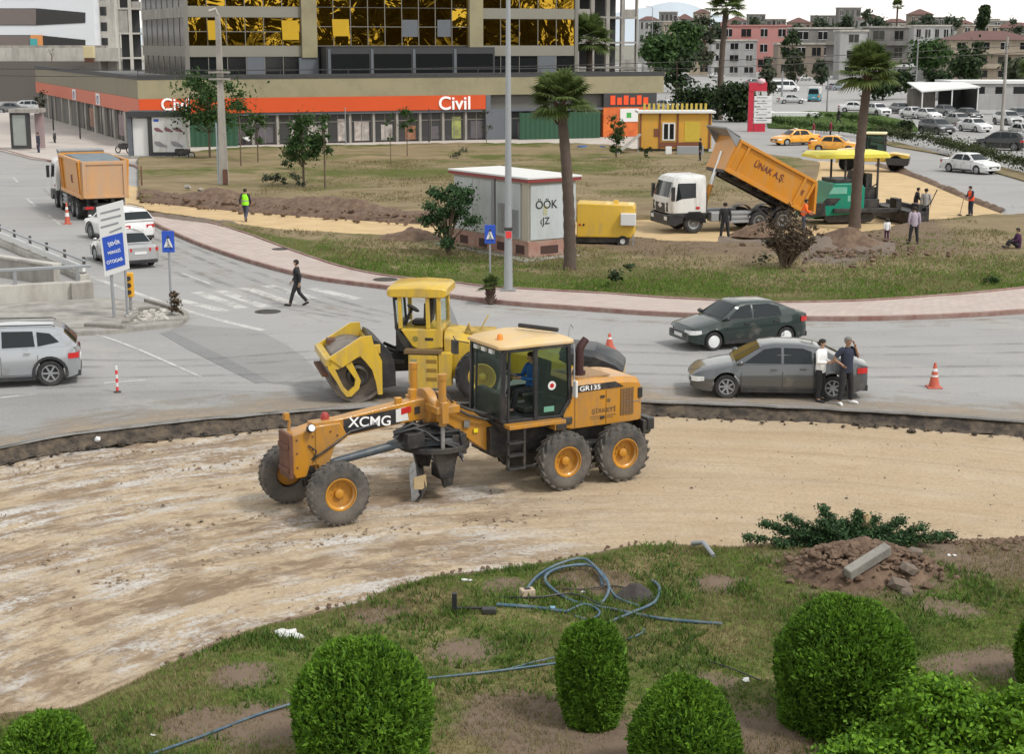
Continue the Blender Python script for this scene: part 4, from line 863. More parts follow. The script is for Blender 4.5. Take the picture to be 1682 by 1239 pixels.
    if kind == 'suv':
        for s in (1, -1):
            for c in (wf, wr):
                m = MB(); n = 14; a = [(c+(R+.05)*cos(t), R+(R+.05)*sin(t)) for t in np.linspace(-.25, pi+.25, n)]; o2 = [(c+(R+.13)*cos(t), R+(R+.13)*sin(t)) for t in np.linspace(-.25, pi+.25, n)]
                m.add([(x, s*(W/2+.012), z) for x, z in a]+[(x, s*(W/2+.012), z) for x, z in o2]+[(x, s*(W/2-.05), z) for x, z in o2], [(i, i+1, n+i+1, n+i) for i in range(n-1)]+[(n+i, n+i+1, 2*n+i+1, 2*n+i) for i in range(n-1)]); m.build('wheel_arch', m_blkp, root)
        for s in (1, -1): MB().tube([(-1.6, s*.62, 1.62),(-1.5, s*.62, 1.67),(.1, s*.63, 1.70),(.3, s*.62, 1.66)], .018, 6).build('roof_rail', m_blkp, root)
    return root
def cpaint(n, c, met=.25): 
    return mat('car_'+n, c, .28, met, .04, 1.2, (.2,.18,.15), .12, 2, 0, 30, .6)
p_grey = cpaint('slate', (.10,.105,.11), .5); p_green = cpaint('dark_green', (.018,.030,.027)); p_silver = cpaint('silver', (.34,.355,.375), .5); p_white = cpaint('white', (.62,.62,.62), 0); p_lsil = cpaint('warm_silver', (.42,.42,.42), .4); p_blackc = cpaint('black', (.02,.02,.022)); p_taxi = cpaint('taxi', (.75,.33,.02), 0); p_dkgrey = cpaint('dark_grey', (.08,.08,.085), .4); p_bluec = cpaint('blue_grey', (.16,.19,.23), .3); p_redd = cpaint('brick', (.22,.06,.05), .2)
def place(u, v, heading, L=0): g = G(u, v); return g
def carat(u, v, u2, v2): # near-side front and rear wheel contacts -> centre, heading
    a = G(u, v); b = G(u2, v2); d = a-b; return (a+b)/2, math.atan2(d.y, d.x)
c, h = carat(1192,655,1368,657.5); n_ = Vector((-sin(h), cos(h), 0))
sed = car('sedan', 'dark grey sedan stopped on the road beside the two standing men', 'sedan', p_grey, c - n_*.85 + Vector((cos(h), sin(h), 0))*.02, h, spokes=7, rim=m_grey)
c, h = carat(1166,577,1296,567); n_ = Vector((-sin(h), cos(h), 0))
hat = car('hatchback', 'old dark green hatchback driving past behind the grey sedan', 'hatch', p_green, c - n_*.8, h, spokes=0, rim=m_lens, mirror=m_blkp)
suvc = G(80,637); hs = rad(3)
suv = car('suv', 'silver sport utility car with roof rails cut off at the left edge', 'suv', p_silver, suvc + Vector((-1.58, .72, 0)), pi+rad(14), spokes=6, rim=m_grey)
wsuv = dup(suv, G(186,397)+Vector((.1,.8,0)), rad(128), 'white sport utility car behind the direction sign and the orange tipper', {'car_silver': p_white})
ssed = car('saloon_car', 'silver saloon seen from behind next to the direction sign', 'saloon', p_lsil, G(206,437)+Vector((-.3,1.0,0)), rad(122), spokes=0)
wsed = dup(ssed, G(1594,284)+Vector((0,.2,0)), rad(-58), 'white saloon driving along the side road right of the sand', {'car_warm_silver': p_white})
FARC = [(1642,246,150,'suv','black','dark pickup-like car half hidden behind the hedge at right'),
 (1538,220,-70,'suv','slate','grey car parked first in the row by the hedge gap'),(1600,216,-70,'saloon','white','white car with raised lights parked next to the white van wall'),(1573,206,-70,'saloon','warm_silver','silver car parked between the white car and the grey one'),
 (1478,186,-75,'saloon','slate','dark grey car in the car park left of the two white ones'),(1500,194,-72,'saloon','white','white car in the car park nose to the dark grey one'),(1524,196,-72,'hatch','white','small white car in the car park row by the canopy'),
 (1404,184,-20,'saloon','white','white car crossing behind the palm trunk'),(1682,226,-80,'hatch','warm_silver','silver hatchback parked at the right edge of the car park'),
 (1118,124,5,'saloon','white','white car in the jam nearest the shop parapet end'),(1150,120,5,'suv','white','white car in the jam under the round tree'),(1176,128,10,'saloon','warm_silver','silver car in the jam beside the tall palm trunk'),(1200,118,10,'saloon','white','white car right of the tall palm trunk in the jam'),
 (1222,122,15,'suv','slate','dark car right of the palm in the queue'),(1108,136,-30,'suv','white','white car at the end of the shop parapet'),(1098,183,-60,'suv','white','white car parked behind the site cabin and shop corner'),
 (1128,133,0,'hatch','black','black small car in the jam next to the white ones'),(1238,140,20,'saloon','slate','grey car next to the tall red totem'),(1290,150,10,'van','white','white van on the road left of the teal minibus'),(1262,146,15,'saloon','white','white car behind the tall red totem sign'),
 (1300,170,0,'saloon','warm_silver','silver car on the road left below the teal minibus'),(1372,148,40,'saloon','blue_grey','blue grey car right of the teal minibus'),(1245,192,0,'hatch','white','white car at the foot of the red and white totem'),
 (1440,190,-70,'suv','white','white car right of the palm trunk by the lawn'),(1552,190,-70,'saloon','slate','grey car in the shade of the parking canopy'),(1590,196,-70,'hatch','black','dark hatchback next to the canopy post'),
 (1230,105,15,'suv','white','white car far up the road near the pink building'),(1165,108,5,'saloon','slate','grey car far up the road under the trees'),(1320,132,30,'saloon','warm_silver','silver car far up the road behind the minibus'),(1655,205,-80,'suv','warm_silver','silver car parked in front of the white wall at right'),(1672,196,-80,'saloon','dark_grey','dark car parked in front of the white wall at right'),
 (20,186,10,'saloon','slate','grey car parked at the far left behind the kiosk'),(55,184,8,'suv','warm_silver','silver car parked at the far left beside the tree by the kiosk')]
PM = {'black': p_blackc, 'slate': p_grey, 'white': p_white, 'warm_silver': p_lsil, 'blue_grey': p_bluec, 'dark_grey': p_dkgrey}
SRC = {'suv': (suv, 'car_silver'), 'saloon': (ssed, 'car_warm_silver'), 'hatch': (hat, 'car_dark_green')}
van = None
for u, v, hd, kd, pc, lb in FARC:
    if kd == 'van':
        van = car('van', lb, 'van', p_white, G(u, v), rad(hd), 'traffic on the far road', cat='van'); continue
    s0, key = SRC[kd]; dup(s0, G(u, v), rad(hd), lb, {key: PM[pc]}, group='cars beyond the field')
for u, v, hd, lb in ((1306,238,200,'orange yellow taxi with open boot parked behind the dump body'),(1372,250,-25,'orange yellow taxi with white roof next to the yellow compactor')):
    t = dup(ssed, G(u, v), rad(hd), lb, {'car_warm_silver': p_taxi}, group='taxis by the site'); t['category'] = 'taxi'; t.name = 'taxi'
    MB().box(-.1,.1,-.2,.2,1.44,1.56).build('taxi_sign', m_whites, t, 0, .02)
mbm = cpaint('teal', (.03,.28,.36), 0)
mbus = dup(van, G(1338,166), rad(75), 'teal and white minibus seen from behind on the far road', {'car_white': mbm}); mbus['category'] = 'minibus'; mbus.name = 'minibus'
MB().box(-2.5,1.2,-.98,.98,1.16,2.28).box(-2.0,1.0,-.8,.8,2.28,2.36).build('roof', m_white, mbus, 0, .05); MB().box(-2.64,-2.60,-.75,.75,1.3,1.95).build('rear_pane', m_cglass, mbus); MB().box(-2.68,-2.61,-.98,-.7,.7,1.05).build('tail_light', m_amber, mbus)
# ---------------------------------------------------------------- people: one skinned body each, clothes and hair are its children
SKINS = [mat('skin_light', (.42,.25,.17), .6), mat('skin_tan', (.30,.165,.105), .6)]
def cloth(name, c): return mat('cloth_'+name, c, .9, 0, .18, 6)
c_black = cloth('black', (.018,.018,.02)); c_navy = cloth('navy', (.02,.025,.045)); c_whitec = cloth('white', (.72,.72,.72)); c_jean = cloth('jeans', (.05,.06,.09)); c_greyc = cloth('grey', (.30,.29,.28))
c_lime = cloth('lime', (.28,.75,.02)); c_org = cloth('orange', (.85,.14,.02)); c_redc = cloth('red', (.75,.09,.03)); c_pur = cloth('purple', (.05,.012,.05)); c_hair = cloth('hair', (.02,.015,.012)); c_blu = cloth('blue', (.02,.10,.30)); c_lil = cloth('lilac', (.36,.30,.36)); c_maroon = cloth('maroon', (.20,.02,.04))
c_hairg = cloth('greyhair', (.16,.15,.14)); c_shoe_w = cloth('trainer', (.7,.7,.7))
def person(label, loc, rz, shirt, pants, pose=None, hair=c_hair, shoes=c_black, skin=0, sleeves=1, vest=None, H=1.76, name='person', group=None, vest_hi=True):
    """built facing +x, y to its left; joints can be overridden by pose"""
    k = H/1.76
    J = dict(pel=(0,0,.93), wai=(0,0,1.10), che=(.01,0,1.32), nek=(.005,0,1.50), hb=(.025,0,1.585), hd=(.03,0,1.66), tp=(.015,0,1.73),
             shL=(0,.19,1.42), elL=(-.03,.25,1.14), wrL=(.03,.25,.88), haL=(.05,.25,.79), shR=(0,-.19,1.42), elR=(-.03,-.25,1.14), wrR=(.03,-.25,.88), haR=(.05,-.25,.79),
             hiL=(0,.095,.90), knL=(.03,.11,.49), anL=(-.01,.12,.09), toL=(.16,.14,.035), hiR=(0,-.095,.90), knR=(.03,-.11,.49), anR=(-.01,-.12,.09), toR=(.16,-.14,.035))
    J.update(pose or {})
    J = {a: Vector(b)*k for a, b in J.items()}
    root = None
    # body: skin modifier over one connected skeleton
    E_ = [('pel','wai'),('wai','che'),('che','nek'),('nek','hb'),('hb','hd'),('hd','tp')]
    for s in 'LR': E_ += [('che','sh'+s),('sh'+s,'el'+s),('el'+s,'wr'+s),('wr'+s,'ha'+s),('pel','hi'+s),('hi'+s,'kn'+s),('kn'+s,'an'+s),('an'+s,'to'+s)]
    RAD = dict(pel=.125, wai=.12, che=.13, nek=.055, hb=.068, hd=.092, tp=.062, sh=.062, el=.043, wr=.031, ha=.034, hi=.082, kn=.056, an=.042, to=.036)
    nm = list(J); me = bpy.data.meshes.new(name); me.from_pydata([J[a] for a in nm], [(nm.index(a), nm.index(b)) for a, b in E_], [])
    o = link(name, me, SKINS[skin], None); o.location = loc; o.rotation_euler = (0, 0, rz)
    sk = o.modifiers.new('skin', 'SKIN'); sk.use_smooth_shade = True
    for i, a in enumerate(nm):
        r = RAD.get(a, RAD.get(a[:2], .05))*k*.93; me.skin_vertices[0].data[i].radius = (r, r)
        me.skin_vertices[0].data[i].use_root = (a == 'pel')
    ss = o.modifiers.new('sub', 'SUBSURF'); ss.levels = 1; ss.render_levels = 1
    me.materials.append(SKINS[skin])
    tag(o, label, 'person', group)
    fwd = Vector((1,0,0))
    # face and fingers
    m = MB(); hd = J['hd']; m.prism([(.088,-.005),(.118,-.03),(.085,-.035)], 'y', -.012, .012, Matrix.Translation(hd)); 
    for s in (1, -1): m.rock(hd + Vector((0, s*.092, -.01)), .022, .1, 1.3)
    m.build('face', SKINS[skin], o, 60); m = MB()
    for s in (1, -1): m.rock(hd + Vector((.082, s*.034, .012)), .011, 0, .7)
    m.box(.078,.092,-.024,.024,-.062,-.054, Matrix.Translation(hd)); m.build('eyes', c_black, o)
    for s in 'LR':
        m = MB(); a = J['wr'+s]; b = J['ha'+s]; d = (b-a).normalized(); t = d.orthogonal().normalized(); t2 = d.cross(t)
        sd = Vector((0,1,0)) - d*d.y; sd = sd.normalized() if sd.length > .2 else t; fr = sd.cross(d)
        for i in range(4):
            p = b + fr*(-.028+.019*i); m.tube([p, p+d*(.045+.006*(1 if i in (1,2) else 0)), p+d*.07-sd*.012*(1 if s == 'L' else -1)], [.0095,.009,.007], 6)
        p = a + d*.03 + fr*.03; m.tube([p, p+d*.03+fr*.025, p+d*.055+fr*.028], [.011,.01,.008], 6)
        m.build('fingers', SKINS[skin], o, 60)
    # clothes follow the same joints, a little fuller
    def rings(path, n=12): return [[c + Vector((cos(2*pi*i/n)*rx, sin(2*pi*i/n)*ry, 0)) for i in range(n)] for c, rx, ry in path]
    m = MB(); P_ = J['pel']; Wq = J['wai']; C = J['che']; Nk = J['nek']
    m.loft(rings([(P_+Vector((0,0,-.09*k)), .128*k, .178*k), (P_, .135*k, .182*k), (Wq, .13*k, .172*k), (C, .138*k, .19*k), ((C+Nk)/2+Vector((0,0,.02)), .115*k, .175*k), (Nk+Vector((0,0,-.035*k)), .075*k, .085*k), (Nk, .062*k, .066*k)]))
    for s in 'LR':
        a, b, c = J['sh'+s], J['el'+s], J['wr'+s]; inn = a + (C-a)*.35 + Vector((0,0,.05*k))
        if sleeves: m.tube([inn, a, (a+b)/2, b, (b+c)/2, b+(c-b)*.93], [.08*k,.078*k,.066*k,.058*k,.052*k,.044*k], 10)
        else: m.tube([inn, a, (a+b)/2, a+(b-a)*.72], [.08*k,.08*k,.07*k,.066*k], 10)
    m.build('shirt', shirt, o, 60)
    if vest:
        m = MB(); m.loft(rings([(P_+Vector((0,0,-.04*k)), .150*k, .196*k), (Wq, .15*k, .19*k), (C, .155*k, .205*k), ((C+Nk)/2+Vector((0,0,.02)), .128*k, .165*k), (Nk+Vector((0,0,-.03*k)), .085*k, .1*k)])); v_ = m.build('vest', vest, o, 60)
        if vest_hi:
            m = MB(); m.loft(rings([(Wq+Vector((0,0,-.0*k)), .155*k, .195*k), (Wq+Vector((0,0,.05*k)), .156*k, .196*k)]), cap=False); m.build('reflective_band', c_greyc, v_, 60)
    m = MB(); m.loft(rings([(Wq+Vector((0,0,-.06*k)), .122*k, .166*k), (P_, .134*k, .178*k), (P_+Vector((0,0,-.10*k)), .125*k, .172*k)]))
    for s in 'LR':
        a, b, c = J['hi'+s], J['kn'+s], J['an'+s]
        m.tube([a+(P_-a)*.4, a, (a+b)/2, b, (b+c)/2, b+(c-b)*.92], [.085*k,.102*k,.092*k,.073*k,.068*k,.064*k], 10)
    m.build('trousers', pants, o, 60)
    for s in 'LR':
        a, b = J['an'+s], J['to'+s]; m = MB(); d = b-a; d.z = 0; dn = d.normalized() if d.length > 1e-3 else fwd
        he = a - dn*.05*k; he.z = a.z - .03*k
        m.tube([he, a+Vector((0,0,-.035*k)), b+Vector((0,0,.01*k)), b+dn*.06*k], [.035*k,.05*k,.042*k,.024*k], 9); m.build('shoe', shoes, o, 60)
    m = MB(); hd = J['hd']; rg = []
    for z, r in ((-.06,.088),(-.01,.104),(.04,.103),(.085,.082),(.105,.04)):
        rg.append([hd + Vector((-.014 + (cos(2*pi*i/14)*r if cos(2*pi*i/14) < .25 or z > .035 else .25*r), sin(2*pi*i/14)*r, z))*1 for i in range(14)])
    m.loft(rg); m.build('hair', hair, o, 60)
    return o
WALK = dict(hiL=(0,.09,.9), knL=(.16,.10,.50), anL=(.27,.10,.10), toL=(.44,.11,.06), knR=(-.06,-.1,.50), anR=(-.36,-.1,.16), toR=(-.22,-.1,.04), elL=(-.16,.24,1.17), wrL=(-.12,.25,.92), haL=(-.1,.25,.83), elR=(.05,-.24,1.15), wrR=(.2,-.23,.94), haR=(.26,-.22,.87))
TALK = dict(elR=(.02,-.26,1.15), wrR=(.26,-.16,1.16), haR=(.34,-.13,1.20), elL=(.02,.25,1.14), wrL=(.25,.14,1.12), haL=(.33,.10,1.16))
PHONE = dict(elL=(.10,.30,1.20), wrL=(.12,.16,1.50), haL=(.10,.12,1.60), elR=(-.08,-.36,1.20), wrR=(.08,-.24,1.08), haR=(.12,-.18,1.02))
APART = dict(knL=(.02,.15,.49), anL=(-.01,.19,.09), toL=(.14,.24,.035), knR=(.02,-.15,.49), anR=(-.01,-.19,.09), toR=(.14,-.24,.035))
RAKE = dict(elR=(.12,-.24,1.16), wrR=(.34,-.15,1.10), haR=(.42,-.13,1.08), elL=(.10,.24,1.18), wrL=(.32,.14,1.0), haL=(.40,.10,.97), che=(.06,0,1.31), nek=(.10,0,1.48), hb=(.12,0,1.56), hd=(.13,0,1.63), tp=(.12,0,1.70), shL=(.06,.19,1.40), shR=(.06,-.19,1.40))
SIT = dict(pel=(0,0,.10), wai=(-.02,0,.27), che=(.0,0,.49), nek=(.03,0,.67), hb=(.05,0,.755), hd=(.06,0,.83), tp=(.05,0,.90), shL=(.02,.19,.59), shR=(.02,-.19,.59), elL=(.12,.24,.36), wrL=(.30,.16,.34), haL=(.38,.13,.34), elR=(.12,-.24,.36), wrR=(.30,-.16,.34), haR=(.38,-.13,.34),
           hiL=(.02,.1,.11), hiR=(.02,-.1,.11), knL=(.40,.13,.34), knR=(.40,-.13,.34), anL=(.52,.12,.08), anR=(.52,-.12,.08), toL=(.68,.13,.04), toR=(.68,-.13,.04))
DRIVE = dict(pel=(0,0,.12), wai=(-.04,0,.28), che=(-.05,0,.50), nek=(-.03,0,.68), hb=(-.01,0,.765), hd=(0,0,.84), tp=(-.01,0,.91), shL=(-.04,.19,.60), shR=(-.04,-.19,.60), elL=(.10,.24,.36), wrL=(.36,.14,.42), haL=(.45,.11,.44), elR=(.10,-.24,.36), wrR=(.36,-.14,.42), haR=(.45,-.11,.44),
             hiL=(.02,.1,.10), hiR=(.02,-.1,.10), knL=(.46,.15,.12), knR=(.46,-.15,.12), anL=(.56,.15,-.30), anR=(.56,-.15,-.30), toL=(.72,.16,-.34), toR=(.72,-.16,-.34))
def face_to(u, v): return None
LEFT = pi; RIGHT = 0.0; AWAY = pi/2; CAM = -pi/2
person('man in dark jacket and trousers walking across the grey road', G(489,503), LEFT, c_black, c_black, WALK, H=1.68)
person('young man in white top standing by the grey sedan holding his phone', G(1346,660), rad(-35), c_whitec, c_black, TALK, sleeves=1, H=1.68)
person('man in black polo shirt and white trainers on the phone by the grey sedan', G(1388,664), rad(-62), c_navy, c_black, {**PHONE, **APART}, hair=c_hairg, shoes=c_shoe_w, skin=1, sleeves=0, H=1.80)
person('worker in lime yellow vest walking away along the sand track', G(404,364,.03), rad(80), c_black, c_jean, {**WALK, **{}}, vest=c_lime, H=1.74)
person('man in black clothes standing in front of the white tipper', G(1190,394,.2), AWAY, c_black, c_black, APART, H=1.76)
person('man in pale lilac shirt and dark trousers watching from the field', G(1500,401,.2), AWAY, c_lil, c_black, APART, H=1.74)
person('man in grey shirt and black trousers facing away behind the paver screed', G(1519,363,.05), rad(70), c_greyc, c_black, None, H=1.72)
person('worker in orange red vest with a rake at the edge of the sand', G(1594,355,.05), rad(200), c_navy, c_navy, RAKE, vest=c_redc, H=1.66, vest_hi=False)
person('worker in orange jacket bending by the tail of the tipper', G(1319,383,.1), RIGHT, c_org, c_jean, RAKE, vest=c_org, H=1.7)
person('person in dark purple sitting on the field at the edge of the pavement', G(1672,407,.2), LEFT, c_pur, c_black, SIT, H=1.7)
person('small child in white and purple standing near the man in lilac', G(1456,395,.2), AWAY, c_whitec, c_pur, None, H=1.02)
person('man in black standing beside the yellow site cabin', G(1150,265,.2), LEFT, c_black, c_black, None, H=1.8)
person('worker in dark clothes leaning over beside the paver screed', G(1503,358,.05), RIGHT, c_black, c_maroon, RAKE, H=1.66)
person('person in red top by the parked taxis with white trousers', G(1336,228), LEFT, c_maroon, c_whitec, None, H=1.7)
person('person in maroon top seen behind the second taxi', G(1364,226), LEFT, c_maroon, c_black, None, H=1.7)
person('dark figure walking on the lawn of the median', G(1377,203,.12), LEFT, c_black, c_black, WALK, H=1.8)
person('person in dark blue at the kerb behind the orange tipper', G(64,253), LEFT, c_navy, c_navy, None, H=1.85)
person('person in maroon standing in front of the shop near the motorcycle', G(438,236,.13), LEFT, c_maroon, c_black, None, H=1.7)
# operator in the grader
_M = Matrix.Translation(Vector(GR_O)) @ Matrix.Rotation(GR_A, 4, 'Z')
person('operator in blue top seated inside the cab of the motor grader', (_M @ Vector((1.02,0,2.02)))[:], GR_A, c_blu, c_black, DRIVE, H=1.74)
# rake held by the red-vested worker
o = MB().tube([(0,0,1.15),(-.25,-.1,.0)], .018, 6).box(-.33,-.17,-.3,.12,0,.04).build('rake', m_trunk, None, 40, loc=G(1583,353,.05)); tag(o, 'wooden rake in the hands of the orange red vested worker', 'rake')
# ---------------------------------------------------------------- road roller
RO, RA = Vector((-4.30,41.67,0)), -2.90
ro = thing('road_roller', 'bright yellow single drum roller with open cab parked behind the grader on the asphalt', 'road roller', RO, RA)
m = MB(); m.lathe([(.66,-.98),(.74,-.98),(.75,-.95),(.75,.95),(.74,.98),(.66,.98)], (0,0,.75), 'y', 48, cap=False); m.lathe([(.66,.98),(.65,.80),(.001,.80)], (0,0,.75), 'y', 40, cap=False); m.lathe([(.66,-.98),(.65,-.8),(.001,-.8)], (0,0,.75), 'y', 40, cap=False)
drum = m.build('drum', mat('drum_steel', (.16,.14,.125), .6, .4, .3, 2, (.33,.28,.23), .4, 2), ro, 40)
m = MB(); m.lathe([(.30,.80),(.30,1.0),(.22,1.04),(.22,1.0),(.16,.96),(.001,.96)], (-.02,0,.72), 'y', 26, cap=False); m.build('drum_bearing', m_blk, drum, 40)
for s in (1, -1):
    m = MB(); y0, y1 = s*1.02, s*1.12
    m.prism([(.80,1.10),(.80,1.20),(.74,1.27),(.30,1.53),(-.10,1.78),(-.38,1.80),(-.40,1.68),(-.08,1.26),(.07,1.22),(.33,1.05),(.52,.95),(.78,.95)], 'y', y0, y1)
    m.prism([(-.40,1.68),(-.38,1.80),(-.42,1.60),(-.64,1.12),(-.64,.22),(-.52,.22),(-.47,.55),(-.38,.88),(-.22,1.10),(-.08,1.26)], 'y', y0-s*.003, y1+s*.003)
    m.prism([(.78,.96),(.56,.60),(.45,.38),(.31,.20),(.25,.20),(.26,.34),(.38,.46),(.49,.70),(.62,1.0)], 'y', y0+s*.003, y1-s*.003)
    m.prism([(.33,1.05),(.07,.66),(.10,.48),(.26,.34),(.25,.20),(.18,.21),(-.02,.40),(-.07,.62),(.16,1.14)], 'y', y0+s*.004, y1-s*.004)
    m.prism([(.42,1.0),(-.10,1.32),(-.20,1.62),(-.1,1.72),(.3,1.46),(.70,1.22)], 'y', y1-s*.02, y1+s*.035)
    m.build('drum_yoke', m_bom, ro, 0, .015)
m = MB(); m.box(.66,.86,-1.12,1.12,1.03,1.25); m.build('front_beam', m_bom, ro, 0, .03)
m = MB(); m.box(-.62,-.38,-1.02,1.02,1.30,1.55); m.build('rear_beam', m_bom, ro, 0, .02)
m = MB(); m.box(.2,.55,-1.02,-.6,1.25,1.42); m.box(.66,.92,-.9,.9,.72,.80); m.build('scraper', m_rust, ro, 0, .01)
m = MB(); n = 12; pts = [(-.60+.0, .36)] ; arc = [(.96*cos(t)-.06, .80+.98*sin(t)) for t in np.linspace(rad(114), rad(178), n)]
m.prism([(-.42,1.55)]+[(x-.0, z) for x, z in arc]+[(-1.02,.40),(-.64,.36),(-.64,1.02)], 'y', -1.0, 1.0); m.build('drum_fender', m_blkp, ro, 30, .02)
m = MB(); m.box(-1.5,-.9,-.3,.3,.65,1.15); m.box(-1.35,-.95,-.55,.55,.9,1.02); m.tube([(-.9,.2,1.3),(-1.2,.25,1.15),(-1.6,.2,1.2)], .05, 7); m.tube([(-.9,-.2,1.35),(-1.2,-.25,1.2),(-1.6,-.2,1.25)], .05, 7); m.build('articulation', m_blk, ro, 35, .01)
# rear half, turned at the joint; M places its own x-forward frame
RM = Matrix.Translation((-1.0,0,0)) @ Matrix.Rotation(-.361, 4, 'Z')
def rb(mb, nm, mt, smooth=0, bev=0, parent=None):
    mb.v = [tuple(RM @ Vector(p)) for p in mb.v] if parent is None or parent is ro else mb.v
    return mb.build(nm, mt, ro if parent is None else parent, smooth, bev)
m = MB(); m.prism([(-.48,1.90),(-1.58,1.93),(-1.60,1.42),(-.98,1.36),(-.80,1.45)], 'y', -.78, .78); rb(m, 'cab_base', m_bom, 0, .03)
m = MB(); m.prism([(-.30,1.95),(-.98,1.36),(-.62,1.30),(-.45,1.55)], 'y', -.7, .7); m.box(-.62,-.3,-.5,.5,1.25,1.8); rb(m, 'cab_front', m_blkp, 0, .02)
m = MB(); m.box(-.62,-1.60,-1.02,1.02,1.30,1.40); m.box(-1.3,-.6,.74,1.0,1.28,1.36); rb(m, 'cab_floor', mat('brown_edge', (.14,.09,.04), .7), 0, .01)
m = MB(); m.loft([[(x,-w_,z0),(x,w_,z0),(x,w_,z1-.06),(x,w_-.12,z1),(x,-w_+.12,z1),(x,-w_,z1-.06)] for x, w_, z0, z1 in ((-.12,.74,2.80,2.98),(-.22,.82,2.76,3.04),(-1.0,.84,2.76,3.08),(-1.62,.82,2.76,3.05),(-1.72,.76,2.80,3.0))]); rb(m, 'cab_roof', m_bom, 30, .02)
for s in (1, -1):
    for (a, b, t) in (((-.48,1.92),(-.46,2.78),.12),((-1.22,1.92),(-1.20,2.78),.11),((-1.52,1.45),(-1.50,2.78),.13)):
        m = MB(); m.bar((a[0],s*.72,a[1]),(b[0],s*.72,b[1]), t, .10); rb(m, 'cab_post', m_bom, 0, .01)
m = MB()
for s in (1, -1): m.bar((-.36,s*.70,1.9),(-.30,s*.70,2.78), .07, .06)
m.bar((-.33,-.7,2.7),(-.33,.7,2.7), .08, .08); m.bar((-.35,-.7,1.95),(-.35,.7,1.95), .08, .08); rb(m, 'cab_trim', m_blkp, 0, .01)
m = MB(); m.poly([(-.33,-.66,1.98),(-.33,.66,1.98),(-.31,.66,2.7),(-.31,-.66,2.7)]); rb(m, 'windscreen', m_cabg)
m = MB(); m.poly([(-1.52,-.66,1.98),(-1.52,.66,1.98),(-1.52,.66,2.7),(-1.52,-.66,2.7)]); rb(m, 'rear_window', m_cabg)
m = MB(); m.poly([(-1.66,.62,1.95),(-2.0,.5,1.98),(-1.72,.60,2.72)]); rb(m, 'wind_deflector', glass('clear_sheet', (.85,.87,.88), .3))
m = MB(); m.box(-1.18,-.68,-.25,.25,1.93,2.05); m.prism([(-1.22,2.0),(-1.30,2.62),(-1.16,2.66),(-1.02,2.5),(-1.0,2.02)], 'y', -.26, .26); rb(m, 'seat', m_blk, 0, .05)
m = MB(); m.prism([(-.5,1.9),(-.68,2.3),(-.62,2.34),(-.42,1.9)], 'y', -.1, .1); m.lathe([(.17,0),(.19,.02),(.17,.04)], (0,0,0), 'z', 16, Matrix.Translation((-.68,0,2.33)) @ Matrix.Rotation(rad(-30), 4, 'Y')); rb(m, 'steering_column', m_blk, 40)
m = MB(); m.cyl((-.88,.782,1.66),(-.88,.792,1.66), .075, n=20); rb(m, 'emblem', mat('olive_badge', (.2,.17,.03), .6), 40)
m = MB(); m.box(-1.36,-1.14,.782,.79,1.62,1.69); rb(m, 'label_plate', m_blk)
m = MB(); m.box(-1.50,-.75,.80,1.0,.36,1.27); m.box(-1.88,-1.52,.74,.99,.45,1.33); m.box(-.95,-.72,-1.0,.99,.5,1.27); st_ = rb(m, 'step_box', m_bom, 0, .02)
for z in (.62,.86,1.10):
    m = MB(); m.box(-1.48,-1.20,.985,1.006,z-.05,z+.05); m.v = [tuple(RM @ Vector(p)) for p in m.v]; m.build('step_hole', mat('dark_gold', (.22,.13,.02), .7), st_)
m = MB(); m.box(-.95,-.78,.994,1.004,.62,1.15); m.v = [tuple(RM @ Vector(p)) for p in m.v]; m.build('side_glass', mat('dull_green', (.22,.23,.12), .5), st_)
# engine end
m = MB(); m.loft([[(x,-w_,.62),(x,w_,.62),(x,w_,zt-.18),(x,w_-.16,zt),(x,-w_+.16,zt),(x,-w_,zt-.18)] for x, w_, zt in ((-1.62,.70,1.86),(-2.4,.74,1.74),(-4.6,.76,1.30),(-6.15,.74,1.05),(-6.35,.66,.98))]); eh = rb(m, 'engine_cover', m_bom, 28, .03)
m = MB(); m.loft([[(x,-w_,zb),(x,w_,zb),(x,w_,zt-.14),(x,w_-.16,zt),(x,-w_+.16,zt),(x,-w_,zt-.14)] for x, w_, zb, zt in ((-4.65,.70,1.15,1.30),(-4.95,.77,1.05,1.48),(-5.6,.78,.98,1.42),(-6.15,.76,.9,1.20),(-6.36,.70,.86,1.02))]); m.box(-5.55,-5.15,.775,.79,1.14,1.28); rb(m, 'engine_hood', m_blkp, 28, .03)
m = MB(); m.prism([(-2.05,1.60),(-2.25,2.05),(-2.42,1.62)], 'y', .3, .5); m.tube([(-2.45,.3,1.7),(-2.6,.3,1.95),(-2.75,.2,2.25)], .02, 6); m.box(-2.9,-2.2,-.3,.55,1.7,1.84); rb(m, 'exhaust', mat('scuffed_yellow', (.5,.33,.05), .7, 0, .4, 5, (.12,.09,.05), .5), 35, .01)
for s in (1, -1):
    a_ = RM @ Vector((-2.70, s*.92, .74)); w_ = big_wheel(ro, tuple(a_), .74, .52, .36, m_tyrec, m_bom, s, 20, .05, .9); w_.rotation_euler = (0,0,-.361)
m = MB(); m.box(-3.2,-1.2,-.45,.45,.55,1.0); m.cyl((-2.7,-.7,.74),(-2.7,.7,.74), .14); rb(m, 'chassis', m_blk, 35, .02)

